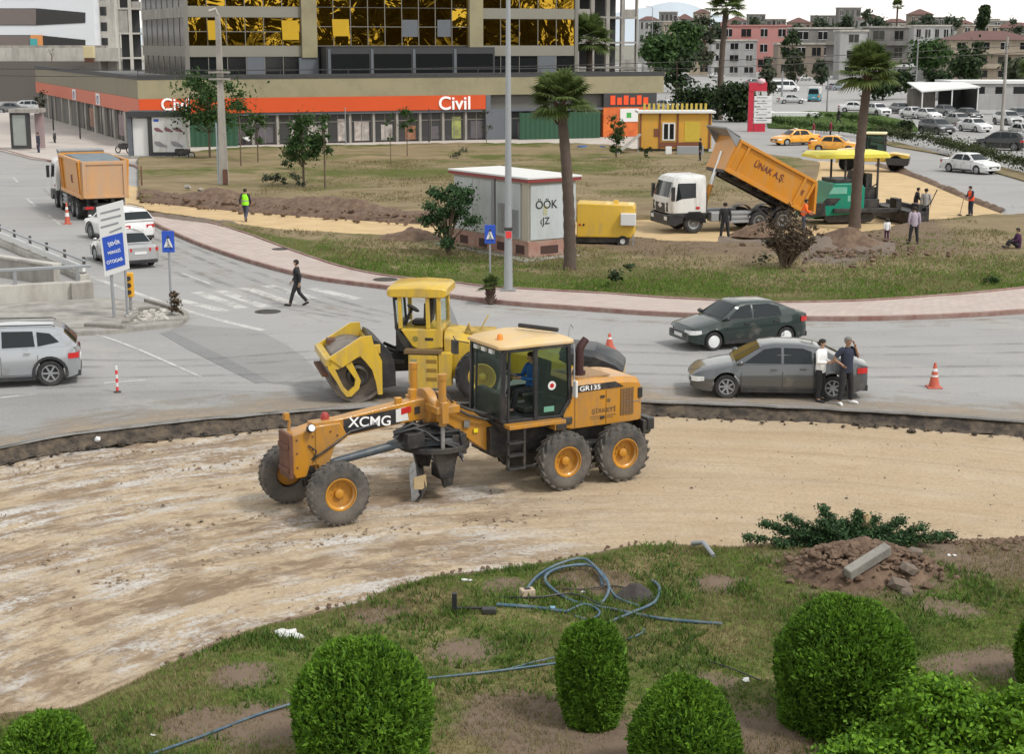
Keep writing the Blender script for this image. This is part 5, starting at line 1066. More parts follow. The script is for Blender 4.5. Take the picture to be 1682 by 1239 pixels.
# ---------------------------------------------------------------- tipper trucks
def tipper(name, label, loc, rz, axles, rear_len, tip, words, bodym, L_body=5.3, dusty=None, zt=1.78):
    t = thing(name, label, 'dump truck', loc, rz, 'tipper trucks'); y = 1.02
    for i, x in enumerate(axles):
        for s in (1, -1):
            w_ = big_wheel(t, (x, s*y, .52), .52, .34 if i == 0 or (len(axles) > 3 and i == 1) else .52, .29, m_tyrec, m_grey, s, 26, .02, .4)
    fx = axles[0]
    m = MB(); m.box(-rear_len,fx+.2,-.42,.42,.62,.92); m.box(-1.6,-.9,-.42,.42,.92,1.02); m.build('chassis', m_blk, t, 0, .02)
    m = MB()
    for s in (1,-1):
        m.box(-1.2+fx*.0+1.6,fx-.95,s*.55,s*1.12,.55,1.02)
    for s in (1,-1): MB()
    m.build('fuel_tank', m_grey, t, 0, .05)
    m = MB()
    for z in (.52,.74,.96): m.box(.35,1.95,1.10,1.16,z-.06,z+.06)
    m.bar((.45,1.08,.4),(.45,1.08,1.0),.05,.05); m.bar((1.85,1.08,.4),(1.85,1.08,1.0),.05,.05); m.build('side_guard', m_galv, t, 0, .01)
    # cab: front at fx+1.35
    f0, f1, wv = fx-.62, fx+1.30, 1.22
    def ring(z, xf, w_): return [(f0,-w_,z),(f0,w_,z),(xf-.18,w_,z),(xf,w_-.2,z),(xf+.03,0,z),(xf,-w_+.2,z),(xf-.18,-w_,z)]
    m = MB(); m.loft([ring(1.02,f1,wv), ring(1.35,f1+.03,wv), ring(1.75,f1+.02,wv), ring(2.62,f1-.22,wv-.06), ring(2.78,f1-.36,wv-.12), ring(2.86,f1-.6,wv-.25)]); cb = m.build('cab', m_white, t, 28, .03)
    m = MB(); m.prism([(f0+.05,.55),(fx-.60,1.04),(f1-.1,1.04),(f1+.05,.95),(f1+.08,.45),(f1-.28,.40),(fx+.62,.55),(fx+.56,.85),(fx+.3,1.08),(fx-.3,1.08),(fx-.56,.85),(fx-.62,.55)], 'y', wv-.22, wv+.02); m.prism([(f0+.05,.55),(fx-.60,1.04),(f1-.1,1.04),(f1+.05,.95),(f1+.08,.45),(f1-.28,.40),(fx+.62,.55),(fx+.56,.85),(fx+.3,1.08),(fx-.3,1.08),(fx-.56,.85),(fx-.62,.55)], 'y', -wv-.02, -wv+.22)
    m.box(f1-.2,f1+.10,-1.18,1.18,.45,.95); m.build('bumper', m_blkp, t, 0, .03)
    def onx(z, y): # front face x at height z
        return float(np.interp(z, [1.02,1.35,1.75,2.62], [f1,f1+.03,f1+.02,f1-.22]))
    m = MB(); vs = []
    for z in (1.82,2.55):
        x = onx(z, 0)
        for yy, dx in ((-1.06,-.02),(-.95,.015),(0,.045),(.95,.015),(1.06,-.02)): vs.append((x+dx, yy*(1 if z < 2 else .95), z))
    m.add(vs, [(k,k+1,k+6,k+5) for k in range(4)]); m.build('windscreen', m_cglass, t, 60, fix=False)
    for s in (1,-1):
        m = MB(); m.poly([(f1-.30,s*(wv+.012),1.62),(f1-.42,s*(wv-.035),2.5),(f0+.55,s*(wv-.035),2.5),(f0+.55,s*(wv+.004),1.78),(f1-.62,s*(wv+.01),1.74)]); m.build('side_window', m_cglass, t)
        m = MB(); m.box(f1-.18,f1-.02,s*(wv+.05),s*(wv+.22),1.65,2.35); m.bar((f1-.15,s*wv,2.3),(f1-.1,s*(wv+.12),2.3),.04,.04); m.build('mirror', m_blkp, t, 0, .03)
        m = MB(); m.prism([(f1+.035,1.55),(f1+.035,1.1),(f1+.02,1.1),(f1-.05,1.6)], 'y', s*.88-.12, s*.88+.12); m.build('air_deflector', m_blkp, t, 0, .01)
        m = MB(); m.box(f1+.085,f1+.115,s*.72,s*1.08,.68,.86); m.build('headlight', m_lens, t, 0, .01)
        m = MB(); m.box(f0+.35,f0+.55,s*(wv+.015),s*(wv+.03),1.22,1.34); m.build('marker_lamp', m_red, t)
    m = MB(); m.prism([(f1+.045,1.05),(f1+.055,1.5),(f1+.03,1.5),(f1+.03,1.05)], 'y', -.62, .62); m.build('grille', m_blkp, t, 0, .02)
    m = MB(); m.box(f0-.16,f0-.02,-1.0,1.0,1.05,2.0); m.cyl((f0-.25,-.9,.9),(f0-.25,-.9,2.6), .09); m.build('cab_back', m_blk, t, 35, .02)
    # tipping body, hinge at the tail
    hx, hz = -rear_len+.35, 1.05; Mx = Matrix.Translation((hx,0,hz)) @ Matrix.Rotation(-tip, 4, 'Y')
    b = MB(); x0, x1, zb, w0, w1 = -.55, L_body-.55, .18, 1.14, 1.25
    b.prism([(x0,zb),(x1,zb),(x1,zb+.08),(x0,zb+.08)], 'y', -w0, w0, Mx)
    for s in (1,-1): b.add([(x0,s*w0,zb),(x1,s*w0,zb),(x1,s*w1,zt),(x0,s*w1,zt),(x0,s*(w0-.07),zb),(x1,s*(w0-.07),zb),(x1,s*(w1-.07),zt),(x0,s*(w1-.07),zt)], [(0,1,2,3),(4,7,6,5),(0,4,5,1),(3,2,6,7),(0,3,7,4),(1,5,6,2)], Mx)
    b.add([(x1,-w0,zb),(x1,w0,zb),(x1+.12,w1,zt+.12),(x1+.12,-w1,zt+.12),(x1-.08,-w0,zb),(x1-.08,w0,zb),(x1+.02,w1,zt+.12),(x1+.02,-w1,zt+.12)], [(0,1,2,3),(4,7,6,5),(0,4,5,1),(3,2,6,7),(0,3,7,4),(1,5,6,2)], Mx)
    body = b.build('tipper_body', bodym, t, 0, .012)
    r_ = MB()
    for s in (1,-1):
        for xx in (x0+.06, x0+.62, x1-.62, x1-.08): r_.add([(xx-.07,s*(w0+.0),zb),(xx+.07,s*(w0+.0),zb),(xx+.07,s*(w1+.0),zt),(xx-.07,s*(w1+.0),zt),(xx-.07,s*(w0+.09),zb),(xx+.07,s*(w0+.09),zb),(xx+.07,s*(w1+.09),zt),(xx-.07,s*(w1+.09),zt)], [(0,1,2,3),(4,7,6,5),(0,4,5,1),(3,2,6,7),(0,3,7,4),(1,5,6,2)], Mx)
        r_.prism([(x0,zt-.06),(x1,zt-.06),(x1,zt+.08),(x0,zt+.08)], 'y', s*(w1-.08), s*(w1+.10), Mx)
        r_.prism([(x0,zb-.04),(x1,zb-.04),(x1,zb+.16),(x0,zb+.16)], 'y', s*(w0-.02), s*(w0+.12), Mx)
    r_.build('body_rib', bodym, body, 0, .01)
    gm = dusty or bodym
    g_ = MB(); tg = [(x0-.01,zb),(x0-.10,zb),(x0-.10,zt+.02),(x0-.01,zt+.02)]
    Mt = Mx if tip < .1 else Mx @ Matrix.Translation((x0,0,zt)) @ Matrix.Rotation(tip*.9, 4, 'Y') @ Matrix.Translation((-x0,0,-zt))
    g_.prism(tg, 'y', -w1+.04, w1-.04, Mt)
    tgm = g_.build('tailgate', gm, t, 0, .02); g_ = MB()
    for s in (1,-1): g_.prism([(x0-.10,zb),(x0-.17,zb),(x0-.17,zt),(x0-.10,zt)], 'y', s*(w1-.18)-.09, s*(w1-.18)+.09, Mt)
    for zz in (zb+.05, zt-.1): g_.prism([(x0-.10,zz-.07),(x0-.16,zz-.07),(x0-.16,zz+.07),(x0-.10,zz+.07)], 'y', -w1+.2, w1-.2, Mt)
    g_.build('tailgate_frame', gm, tgm, 0, .01)
    c_ = MB(); c_.prism([(x1+.10,zt+.10),(x1+.95,zt+.20),(x1+.95,zt+.28),(x1+.05,zt+.22)], 'y', -w1, w1, Mx); c_.prism([(x1+.02,zt-.35),(x1+.90,zt+.18),(x1+.95,zt+.22),(x1+.02,zt+.2)], 'y', w1-.05, w1, Mx); c_.prism([(x1+.02,zt-.35),(x1+.90,zt+.18),(x1+.95,zt+.22),(x1+.02,zt+.2)], 'y', -w1, -w1+.05, Mx); 
    c_.build('cab_guard', m_grey, t, 0, .01)
    u_ = MB()
    for s in (1,-1): u_.prism([(x0+.2,zb-.28),(x1-.15,zb-.28),(x1-.15,zb),(x0+.2,zb)], 'y', s*.45-.1, s*.45+.1, Mx)
    for k in range(7): u_.prism([(x0+.4+k*.7,zb-.14),(x0+.55+k*.7,zb-.14),(x0+.55+k*.7,zb),(x0+.4+k*.7,zb)], 'y', -w0+.03, w0-.03, Mx)
    u_.build('subframe', m_blk, t, 0, .01)
    if tip > .1:
        e = Mx @ Vector((x1+.10,0,zb+.9)); s0 = Vector((f0-.30,0,.95)); k_ = MB(); k_.cyl(s0, s0+(e-s0)*.45, .13); rr = k_.build('hoist_ram', m_orng, t, 40)
        k_ = MB(); k_.cyl(s0+(e-s0)*.4, s0+(e-s0)*.72, .10); k_.cyl(s0+(e-s0)*.7, e, .075); k_.build('piston', m_lens, rr, 40)
    for txt, px, pz, sz, mm in words:
        p = Mx @ Vector((px, w0+(w1-w0)*(pz-zb)/(zt-zb)+.015, pz)); yv = Vector((0,(w1-w0)/(zt-zb),1)).normalized(); xv = Vector((-1,0,0)); zv = xv.cross(yv)
        B = Matrix((xv, yv, zv)).transposed(); text(txt, 'lettering', mm, t, p, (Mx.to_3x3() @ B).to_euler(), sz, .006, sx=.88)
    m = MB(); m.box(-rear_len-.05,-rear_len+.05,-1.15,1.15,.6,.78); m.build('rear_bar', m_blk, t, 0, .01)
    for s in (1,-1): MB().box(-rear_len-.08,-rear_len-.05,s*.6,s*1.05,.62,.76).build('tail_light', m_red, t)
    for i, x in enumerate(axles[1:]):
        for s in (1,-1):
            m = MB(); pp = [(x+.62*cos(a), .52+.62*sin(a)) for a in np.linspace(.35, pi-.35, 9)]; pq = [(x+.65*cos(a), .52+.65*sin(a)) for a in np.linspace(pi-.35, .35, 9)]
            m.prism(pp+pq, 'y', s*.80, s*1.24); m.build('mudguard', m_blkp, t, 40)
    return t
ink = mat('dark_red_ink', (.12,.03,.03), .6)
TA = math.atan2(-.29, -1)
tr = tipper('tipper_truck', 'white cab tipper truck with its orange body raised to unload by the paver', Vector((12.0,80.45,.02)), TA, [3.45,-.05,-1.35], 2.15, rad(27), [('ÜNAK A.Ş.', 2.0, 1.15, .44, ink), ('FE', -.08, 1.0, .34, ink)], m_orng, 4.75)
tl = tipper('tipper_truck', 'orange bodied tipper truck driving away on the left road with its body lowered', Vector((-23.6,88.5,0)), math.atan2(.9,-.43), [3.75,2.1,-1.75,-3.05], 4.3, 0, [('FE', 2.2, 1.0, .6, ink)], m_orng, 5.9, m_orngd, 2.1)
MB().prism([(-3.9,3.0),(-3.3,3.2),(-1,3.3),(.6,3.25),(1.1,2.95),(1.1,2.3),(-3.9,2.3)], 'y', -1.1, 1.1).build('tarpaulin', mat('blue_grey_tarp', (.14,.17,.19), .8, 0, .4, 1.5), tl, 30, .05)

# ---------------------------------------------------------------- paver, its canopy, and the compactor behind it
PVA = math.atan2(-.2, -1); pv = thing('asphalt_paver', 'green road paver under a yellow canopy, fed by the raised tipper', 'paver', G(1395,372,.02)+Vector((0,2.0,0)), PVA)
m_grn = paint('paver_green', (.0,.22,.14), (.1,.16,.11), .2)
m = MB(); m.prism([(2.3,.35),(1.7,.95),(1.3,1.45),(1.0,2.05),(.95,2.15),(-.55,2.15),(-.75,1.9),(-.75,.75),(-.2,.55),(1.4,.45)], 'y', -1.15, 1.15); m.build('body', m_grn, pv, 0, .06)
m = MB(); m.prism([(1.02,1.95),(1.25,1.60),(.25,1.60),(.25,1.95)], 'y', 1.13, 1.17); m.box(.2,-.5,1.14,1.16,1.2,1.5); m.build('vent_panel', mat('pale_green2', (.16,.42,.33), .5), pv, 0, .01)
m = MB(); m.prism([(1.75,1.02),(1.35,1.40),(.55,1.40),(.9,1.02)], 'y', 1.14, 1.165); m.box(-.5,.8,-1.0,1.0,2.15,2.32); m.build('engine_grille', m_blk, pv, 0, .02)
for s in (1,-1):
    m = MB(); m.prism([(2.9,.5),(3.0,1.1),(1.6,1.2),(1.5,.5)], 'y', s*1.2, s*1.55); m.build('hopper_wing', m_blk, pv, 0, .03)
    m = MB(); m.prism([(1.2,.1),(1.45,.35),(1.2,.6),(-1.2,.6),(-1.45,.35),(-1.2,.1)], 'y', s*.75, s*1.05); m.build('crawler_track', m_blk, pv, 0, .05)
m = MB(); m.box(-1.6,-.7,-1.1,1.1,.6,1.3); m.box(-1.5,-.75,-.9,.9,1.3,1.9); m.prism([(-.7,1.9),(-.35,1.9),(-.5,2.7),(-.7,2.6)], 'y', -.6, .6); m.box(-1.3,-.95,.2,.75,1.9,2.6); m.box(-1.3,-.95,-.75,-.2,1.9,2.6); m.build('operator_platform', m_blk, pv, 0, .03)
m = MB()
for x in (.3,-1.5):
    for s in (1,-1): m.bar((x,s*.95,2.1 if x > 0 else 1.2),(x,s*.95,3.42), .09, .09)
m.bar((.3,-.95,3.4),(.3,.95,3.4),.08,.08); m.bar((-1.5,-.95,3.4),(-1.5,.95,3.4),.08,.08); m.bar((-1.5,.95,2.1),(-.8,.95,1.7),.05,.05); m.build('canopy_frame', m_blk, pv)
m = MB(); m.loft([[(x,-w_,3.42),(x,w_,3.42),(x,w_,z-.08),(x,w_-.25,z),(x,-w_+.25,z),(x,-w_,z-.08)] for x, w_, z in ((1.95,1.1,3.58),(1.7,1.25,3.72),(-1.9,1.25,3.74),(-2.1,1.1,3.6))]); m.build('canopy', mat('canopy_yellow', (.72,.62,.08), .5, 0, .1, 1), pv, 30, .02)
m = MB(); m.box(-3.6,-2.6,-2.3,2.6,.1,.75); m.box(-3.7,-3.5,-2.3,2.6,.1,.95); m.bar((-2.7,1.2,.7),(1.0,1.25,.75),.16,.22); m.bar((-2.7,-1.2,.7),(1.0,-1.25,.75),.16,.22); m.box(-2.8,-2.5,.4,1.2,.5,1.3); m.box(-3.5,-3.2,1.5,2.3,.7,1.1); m.build('screed', m_blk, pv, 0, .02)
m = MB(); m.tube([(-3.4,2.5,.9),(-3.7,2.7,1.2),(-4.0,2.75,1.9)], .03, 6); m.build('handrail', m_blk, pv, 40)
cp = thing('compactor', 'yellow tandem compactor with glazed cab behind the paver and the palm trunk', 'compactor', G(1440,284,.02)+Vector((0,1.6,0)), math.atan2(-.30,1))
for x in (1.75,-1.75):
    m = MB(); m.lathe([(.55,-.85),(.62,-.85),(.62,.85),(.55,.85),(.54,.7),(.001,.7)], (x,0,.62), 'y', 32, cap=False); m.build('drum', m_blk, cp, 40)
m = MB(); m.prism([(2.55,.55),(2.65,1.25),(1.5,1.40),(.8,1.32),(.8,.75),(1.0,.95),(1.75,1.28),(2.4,.9)], 'y', -.98, .98); m.prism([(-2.55,.55),(-2.6,1.55),(-.6,1.75),(-.6,.6),(-1.0,.9),(-1.75,1.27),(-2.4,.9)], 'y', -.95, .95); m.box(-.9,1.2,-.85,.85,.75,1.32); m.build('body', m_bom, cp, 0, .05)
m = MB(); m.prism([(2.60,.5),(2.70,1.05),(1.0,1.05),(1.1,.55)], 'y', -1.02, 1.02); m.build('drum_skirt', m_blkp, cp, 0, .03)
m = MB(); m.box(-.55,.95,-.80,.80,2.72,2.86); m.build('cab_roof', mat('cream_roof', (.66,.60,.36), .5), cp, 0, .05)
m = MB()
for x in (-.5,.85):
    for s in (1,-1): m.bar((x*1.05,s*.78,1.32),(x,s*.75,2.75),.09,.09)
m.box(-.2,.3,-.3,.3,1.32,1.9); m.box(-.35,-.2,-.28,.28,1.7,2.4); m.build('cab_frame', m_blk, cp)
for s in (1,-1): MB().poly([(-.5,s*.775,1.36),(.86,s*.775,1.36),(.82,s*.75,2.7),(-.46,s*.75,2.7)]).build('side_window', m_gdark, cp)
MB().poly([(.9,-.75,1.36),(.9,.75,1.36),(.86,.73,2.7),(.86,-.73,2.7)]).build('windscreen', m_gdark, cp); MB().poly([(-.53,-.75,1.36),(-.53,.75,1.36),(-.5,.73,2.7),(-.5,-.73,2.7)]).build('rear_window', m_gdark, cp)
# ---------------------------------------------------------------- buildings
class Frame:
    """a wall's own axes: x along it, y into the building, z up"""
    def __init__(s, o, p): s.o = Vector((o.x, o.y, 0)); d = Vector((p.x-o.x, p.y-o.y, 0)); s.L = d.length; s.ex = d.normalized(); s.ey = Vector((-s.ex.y, s.ex.x, 0)); s.a = math.atan2(d.y, d.x)
    def at(s, u, v, y=0.0):
        d = _ray(u, v); q = Vector((0, 0, CAM_Z)); t = ((s.o-q).dot(s.ey)+y)/d.dot(s.ey); h = q + d*t; return (h-s.o).dot(s.ex), h.z
    def loc(s, p): q = Vector((p.x, p.y, 0))-s.o; return q.dot(s.ex), q.dot(s.ey)
def wpart(nm, mt, par, *boxes, smooth=0, bev=0):
    m = MB()
    for b in boxes: m.box(*b)
    return m.build(nm, mt, par, smooth, bev)
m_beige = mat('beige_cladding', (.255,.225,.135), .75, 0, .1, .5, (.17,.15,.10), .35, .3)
m_beiged = mat('beige_side_shade', (.20,.18,.125), .8, 0, .08, .5, (.18,.16,.12), .3, .3)  # beige copy for the side wall, its shade put into the colour
m_or = mat('sign_orange', (.52,.062,.006), .5, 0, .08, .3); m_band = mat('tower_band', (.20,.19,.155), .7, 0, .1, .4)
m_gold = mat_glassgold(); m_dglass = plain('dark_glass', (.012,.013,.014), .08); m_shopg = plain('shop_glass', (.05,.05,.052), .12); m_mull = plain('mullion', (.16,.15,.13), .5)
m_dark = mat('charcoal', (.035,.036,.038), .7, 0, .2, .5); m_gglass = plain('grey_glass', (.045,.045,.038), .15); m_slate = mat('slate_panel', (.10,.11,.125), .6); m_rooff = mat('flat_roof', (.10,.10,.10), .9)
PC, PR_, PL_ = G(232,245), G(1088,225), G(62,191)
FF = Frame(PC, PR_); lx, ly = FF.loc(PL_); LF = FF.L
zT = FF.at(600,128)[1]; zO1 = FF.at(600,158)[1]; zO0 = FF.at(600,182)[1]
shop = thing('shop_building', 'long low shop building with beige parapet and orange sign band around the corner', 'shop building', PC, FF.a)
nb = Vector((lx, ly, 0)); nbd = nb.normalized(); LS = nb.length; nrm = Vector((nbd.y, -nbd.x, 0)); nrm = nrm if nrm.x < 0 else -nrm     # outward normal of the side wall
SM = Matrix(((nbd.x, -nrm.x, 0, 0), (nbd.y, -nrm.y, 0, 0), (0, 0, 1, 0), (0, 0, 0, 1)))  # side wall frame: x along it, y inwards
x797 = FF.at(797,170)[0]; x985 = FF.at(985,170)[0]; x1066 = FF.at(1066,170)[0]
def foot(ins, z0, z1):
    m = MB(); a = Vector((ins*1.0, ins, 0)); P = [(ins,ins),(LF-ins,ins),(LF-ins,30),(lx+12,ly),(lx+ins*.4,ly-ins)]
    m.prism(P, 'z', z0, z1); return m
foot(.6, 0.05, zT-.5).build('wall', mat('shop_back', (.12,.115,.105), .8), shop)
foot(.3, zT-.5, zT-.35).build('roof', m_rooff, shop)
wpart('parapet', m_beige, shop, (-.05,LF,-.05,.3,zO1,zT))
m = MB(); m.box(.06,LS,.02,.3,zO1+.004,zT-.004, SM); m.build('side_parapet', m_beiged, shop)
wpart('sign_band', m_or, shop, (0,x797,-.12,.3,zO0,zO1-.004)); m = MB(); m.box(.12,LS,-.02,.3,zO0+.004,zO1-.004, SM); m.build('sign_band', mat('sign_orange_side', (.48,.09,.03), .5, 0, .08, .3), shop)
wpart('soffit', m_slate, shop, (0,LF,.0,.6,zO0-.25,zO0-.02))
wpart('roof_edge', m_dark, shop, (-.05,LF+.1,-.08,.34,zT+.002,zT+.42)); m = MB(); m.box(.05,LS,-.04,.34,zT+.002,zT+.36, SM); m.build('roof_edge', m_dark, shop)
for k in range(int(LF/1.6)): 
    if k % 4 == 0: wpart('rail_post', m_dark, shop, (k*1.6,k*1.6+.06,.1,.16,zT+.26,zT+.75))
wpart('rail', m_dark, shop, (-.02,LF,.10,.16,zT+.75,zT+.82))
# shop fronts: one glazed bay after another
bays = np.linspace(1.0, x985-.2, 20); q = random.Random(4)
pcol = [(.45,.40,.36),(.30,.12,.05),(.35,.38,.10),(.30,.20,.22),(.10,.09,.10),(.40,.36,.33)]
pmats = [mat('display_%s' % n_, c, .6, 0, .6, 1.3, (.06,.05,.05), .5, 1.1) for n_, c in zip(('cream','rust','lime','rose','dark','linen'), pcol)]
for i in range(len(bays)-1):
    a, b = bays[i]+.12, bays[i+1]-.12
    if x797-.5 < a < x797+2.2: wpart('wall_panel', m_slate, shop, (a-.1,b+.1,-.02,.4,.15,zO0-.25)); continue
    f_ = wpart('shop_window', m_shopg, shop, (a,b,.42,.5,.25,zO0-.3)); wpart('window_frame', m_mull, f_, (a,a+.08,.36,.44,.2,zO0-.3),(b-.08,b,.36,.44,.2,zO0-.3),((a+b)/2-.03,(a+b)/2+.03,.38,.44,.2,zO0-.3),(a,b,.37,.43,zO0-1.0,zO0-.93))
    wpart('window_display', pmats[q.randrange(6) if 8 < i < 15 else (4 if q.random() < .6 else 0)], f_, (a+.25+q.random(),b-.3,.40,.415,.3,1.5+q.random()*1.0))
    wpart('pillar', m_conc, shop, (b+.02,b+.22,.2,.55,.1,zO0-.25))
for k in range(11):
    a = 3+k*(LS-6)/11; b = a+(LS-6)/11-.9
    m = MB(); m.box(a,b,.42,.5,.2,zO0-.2, SM); w_ = m.build('shop_window', m_shopg, shop); m = MB(); m.box(b+.05,b+.8,.15,.5,.1,zO0-.02, SM); m.build('pillar', m_conc if k % 3 else m_concl, shop); m = MB(); m.box(a,a+.1,.36,.46,.15,zO0-.2, SM); m.box((a+b)/2,(a+b)/2+.1,.36,.46,.15,zO0-.2, SM); m.build('window_frame', m_mull, w_)
    if k in (1, 4): m = MB(); m.box(a+.4,b-.8,.38,.40,.6,2.6, SM); m.build('window_display', pmats[3 if k == 1 else 1], w_)
lgx, lgz = FF.at(746,170); text('Civil', 'lettering', m_txt_w, shop, (lgx,-.16,lgz), (pi/2,0,0), 1.75, .05, sx=1.05)
l2x, l2z = FF.at(283,172); text('Civil', 'lettering', m_txt_w, shop, (l2x+.3,-.16,l2z), (pi/2,0,0), 1.5, .05)
for u in (123, 162):
    fr = (232-u)/170*LS; xs_ = fr*1.0
    for xx in (xs_,):
        t_ = .62 if u == 162 else 1.0
    d = _ray(u, 159 if u == 123 else 163); qv = Vector((0,0,CAM_Z)); n3 = FF.ex*nrm.x + FF.ey*nrm.y; t = ((FF.o-qv).dot(n3))/d.dot(n3); hpt = qv+d*t; al = (hpt-FF.o).dot(FF.ex*nbd.x+FF.ey*nbd.y)
    m = MB(); m.box(al-1.15,al+1.15,-.10,-.03,zO0+.1,zO1-.1, SM); pn = m.build('sign_panel', m_whites, shop); R3 = (SM.to_3x3() @ Matrix(((-1,0,0),(0,0,-1),(0,1,0))).transposed())
    text('Ci', 'lettering', mat('sign_purple', (.25,.18,.32), .5), pn, SM @ Vector((al,-.13,(zO0+zO1)/2)), R3.to_euler(), 1.1, .02)
# the take-away at the right end
wpart('kiosk_front', mat('kiosk_orange', (.60,.14,.02), .5, 0, .3, .5, (.35,.05,.02), .5, .6), shop, (x985+.4,x1066,-.06,.4,.15,zO0-.0)); wpart('kiosk_sign', m_dark, shop, (x985+.4,x1066+.8,-.10,.3,zO0+.02,zO1-.002)); m_nr = mat('sign_red', (.72,.07,.01), .5)
for k in range(6): wpart('kiosk_letter', m_nr, shop, (x985+1.1+k*.72,x985+1.1+k*.72+.52,-.16,-.10,zO0+.22,zO1-.22-(.2 if k % 2 else 0)))
wpart('menu_panel', m_whites, shop, (x985+2.2,x985+4.2,-.12,-.06,1.6,2.9)); wpart('menu_logo', mat('leaf_green', (.05,.3,.05), .5), shop, (x985+2.9,x985+3.4,-.14,-.12,2.0,2.5)); wpart('grey_wall', m_conc, shop, (x1066+.85,LF,-.0,.4,.1,zO0-.0)); wpart('corner_pillar', m_slate, shop, (x797+.05,x797+.55,-.05,.4,.1,zO1))
# green hoarding in front of the shop
gA, gB = FF.at(846,220)[0], FF.at(984,220)[0]
hd_ = thing('hoarding', 'dark green sheet hoarding in front of the grey shop front behind the left palm', 'hoarding', FF.o+FF.ex*gA-FF.ey*1.2, FF.a, 'green hoardings'); m_hgrn = mat('hoarding_green', (.012,.06,.028), .6, 0, .15, .6)
def hoard(par, L, H):
    m = MB(); n = int(L/.25); pts = [(k*.25, -.03 if k % 2 else .03) for k in range(n)]; m.prism(pts+[(x, y+.02) for x, y in reversed(pts)], 'z', .15, H); m.build('sheet', m_hgrn, par)
    for k in range(0, n, 10): m = MB(); m.box(k*.25,k*.25+.08,.06,.14,.1,H+.05); m.build('post', m_dark, par)
hoard(hd_, gB-gA, 2.7)
gA, gB = FF.at(306,232)[0], FF.at(395,232)[0]; h2 = thing('hoarding', 'dark green sheet hoarding behind the tree to the right of the white poster kiosk', 'hoarding', FF.o+FF.ex*gA-FF.ey*1.0, FF.a, 'green hoardings'); hoard(h2, gB-gA, 3.0)

# office tower with gold mirror glass
SB = 7.0; T = lambda u, v: FF.at(u, v, SB)
tower = thing('office_tower', 'office tower with gold mirror glass, grey floor bands and two beige piers', 'office tower', FF.o+FF.ey*SB, FF.a)
xa, xb = T(305,60)[0], T(947,60)[0]; p1a, p1b, p2a, p2b = T(494,60)[0], T(519,60)[0], T(769,60)[0], T(791,60)[0]
zb0, zb1 = T(620,92)[1], T(620,75)[1]; FH = T(620,12)[1]-zb1; NF = 7; zg = zT-.4; zTop = zb1+FH*NF
wpart('core', m_dark, tower, (xa+.3,xb-.3,.35,24,zg,zTop))
m = MB(); sl = 22.0; m.box(.0,sl,.02,.4,zg,zTop, Matrix.Translation((xa+.3,.4,0)) @ SM); m.build('side_wall', m_gglass, tower)
for k in range(-1, NF): 
    z0 = zb0+FH*k+(0 if k >= 0 else .0); z1 = zb1+FH*k
    if k < 0: z0, z1 = zg, zg+.5
    m = MB(); m.box(-.3,sl,-.10,.35,z0,z1, Matrix.Translation((xa+.3,.4,0)) @ SM); m.build('side_band', m_conc if k else m_band, tower)
for k in range(8): m = MB(); m.box(1.0+k*2.7,1.12+k*2.7,-.03,.1,zg,zTop, Matrix.Translation((xa+.3,.4,0)) @ SM); m.build('side_mullion', m_mull, tower)
wpart('pier', m_beige, tower, (p1a,p1b,-.5,.4,zb0-.1,zTop+1)); wpart('pier', m_beige, tower, (p2a,p2b,-.5,.4,zb1-.2,zTop+1)); wpart('corner_post', m_mull, tower, (xa-.1,xa+.25,-.2,.4,zg,zTop)); wpart('corner_post', m_mull, tower, (xb-.25,xb+.1,-.2,.4,zg,zTop))
q = random.Random(9)
def glaz(par, x0, x1, z0, z1, n, mt, rows=1, nm='window'):
    m = MB(); w_ = (x1-x0)/n; h = (z1-z0)/rows
    for i in range(n):
        for j in range(rows):
            tx, tz = q.gauss(0,.012), q.gauss(0,.012); c = Vector((x0+w_*(i+.5), 0, z0+h*(j+.5)))
            vs = [(c.x+sx*(w_/2-.03), sx*w_/2*tx+sz*h/2*tz, c.z+sz*(h/2-.03)) for sx, sz in ((-1,-1),(1,-1),(1,1),(-1,1))]; m.poly(vs)
    o = m.build(nm, mt, par, fix=False)
    m = MB()
    for i in range(n+1): m.box(x0+w_*i-.035,x0+w_*i+.035,-.07,.05,z0,z1)
    for j in range(rows+1): m.box(x0,x1,-.06,.045,z0+h*j-.035,z0+h*j+.035)
    m.build('mullion', m_mull, o); return o
for k in range(NF):
    zA, zB = zb1+FH*k, zb0+FH*(k+1)
    for nm_, x0, x1, n in (('l', xa+.25, p1a, 6), ('r', p2b, xb-.25, 5)):
        wpart('floor_band', m_band, tower, (x0,x1,-.12,.35,zb0+FH*k,zb1+FH*k)); glaz(tower, x0, x1, zA, zB, n, m_gold, 2 if nm_ == 'l' else 1)
    glaz(tower, p1b, p2a, zA, zA+FH, 9, m_gold, 2)
for u0, u1, v0, v1 in ((340,363,33,65),(462,490,33,65),(545,573,31,59)):
    a, z1_ = T(u0,v0); b, z0_ = T(u1,v1); m = MB(); m.add([(a,-.34,z0_),(b,-.34,z0_),(b,-.08,z1_),(a,-.08,z1_),(a,-.31,z0_),(b,-.31,z0_),(b,-.05,z1_),(a,-.05,z1_)], [(0,1,2,3),(7,6,5,4),(0,4,5,1),(1,5,6,2),(2,6,7,3),(3,7,4,0)]); m.build('open_pane', m_gold, tower)
for u0, u1, v0, v1 in ((660,686,32,60),(718,740,32,60)):
    a, z1_ = T(u0,v0); b, z0_ = T(u1,v1); wpart('blue_pane', m_slate, tower, (a,b,-.09,-.04,z0_,z1_))
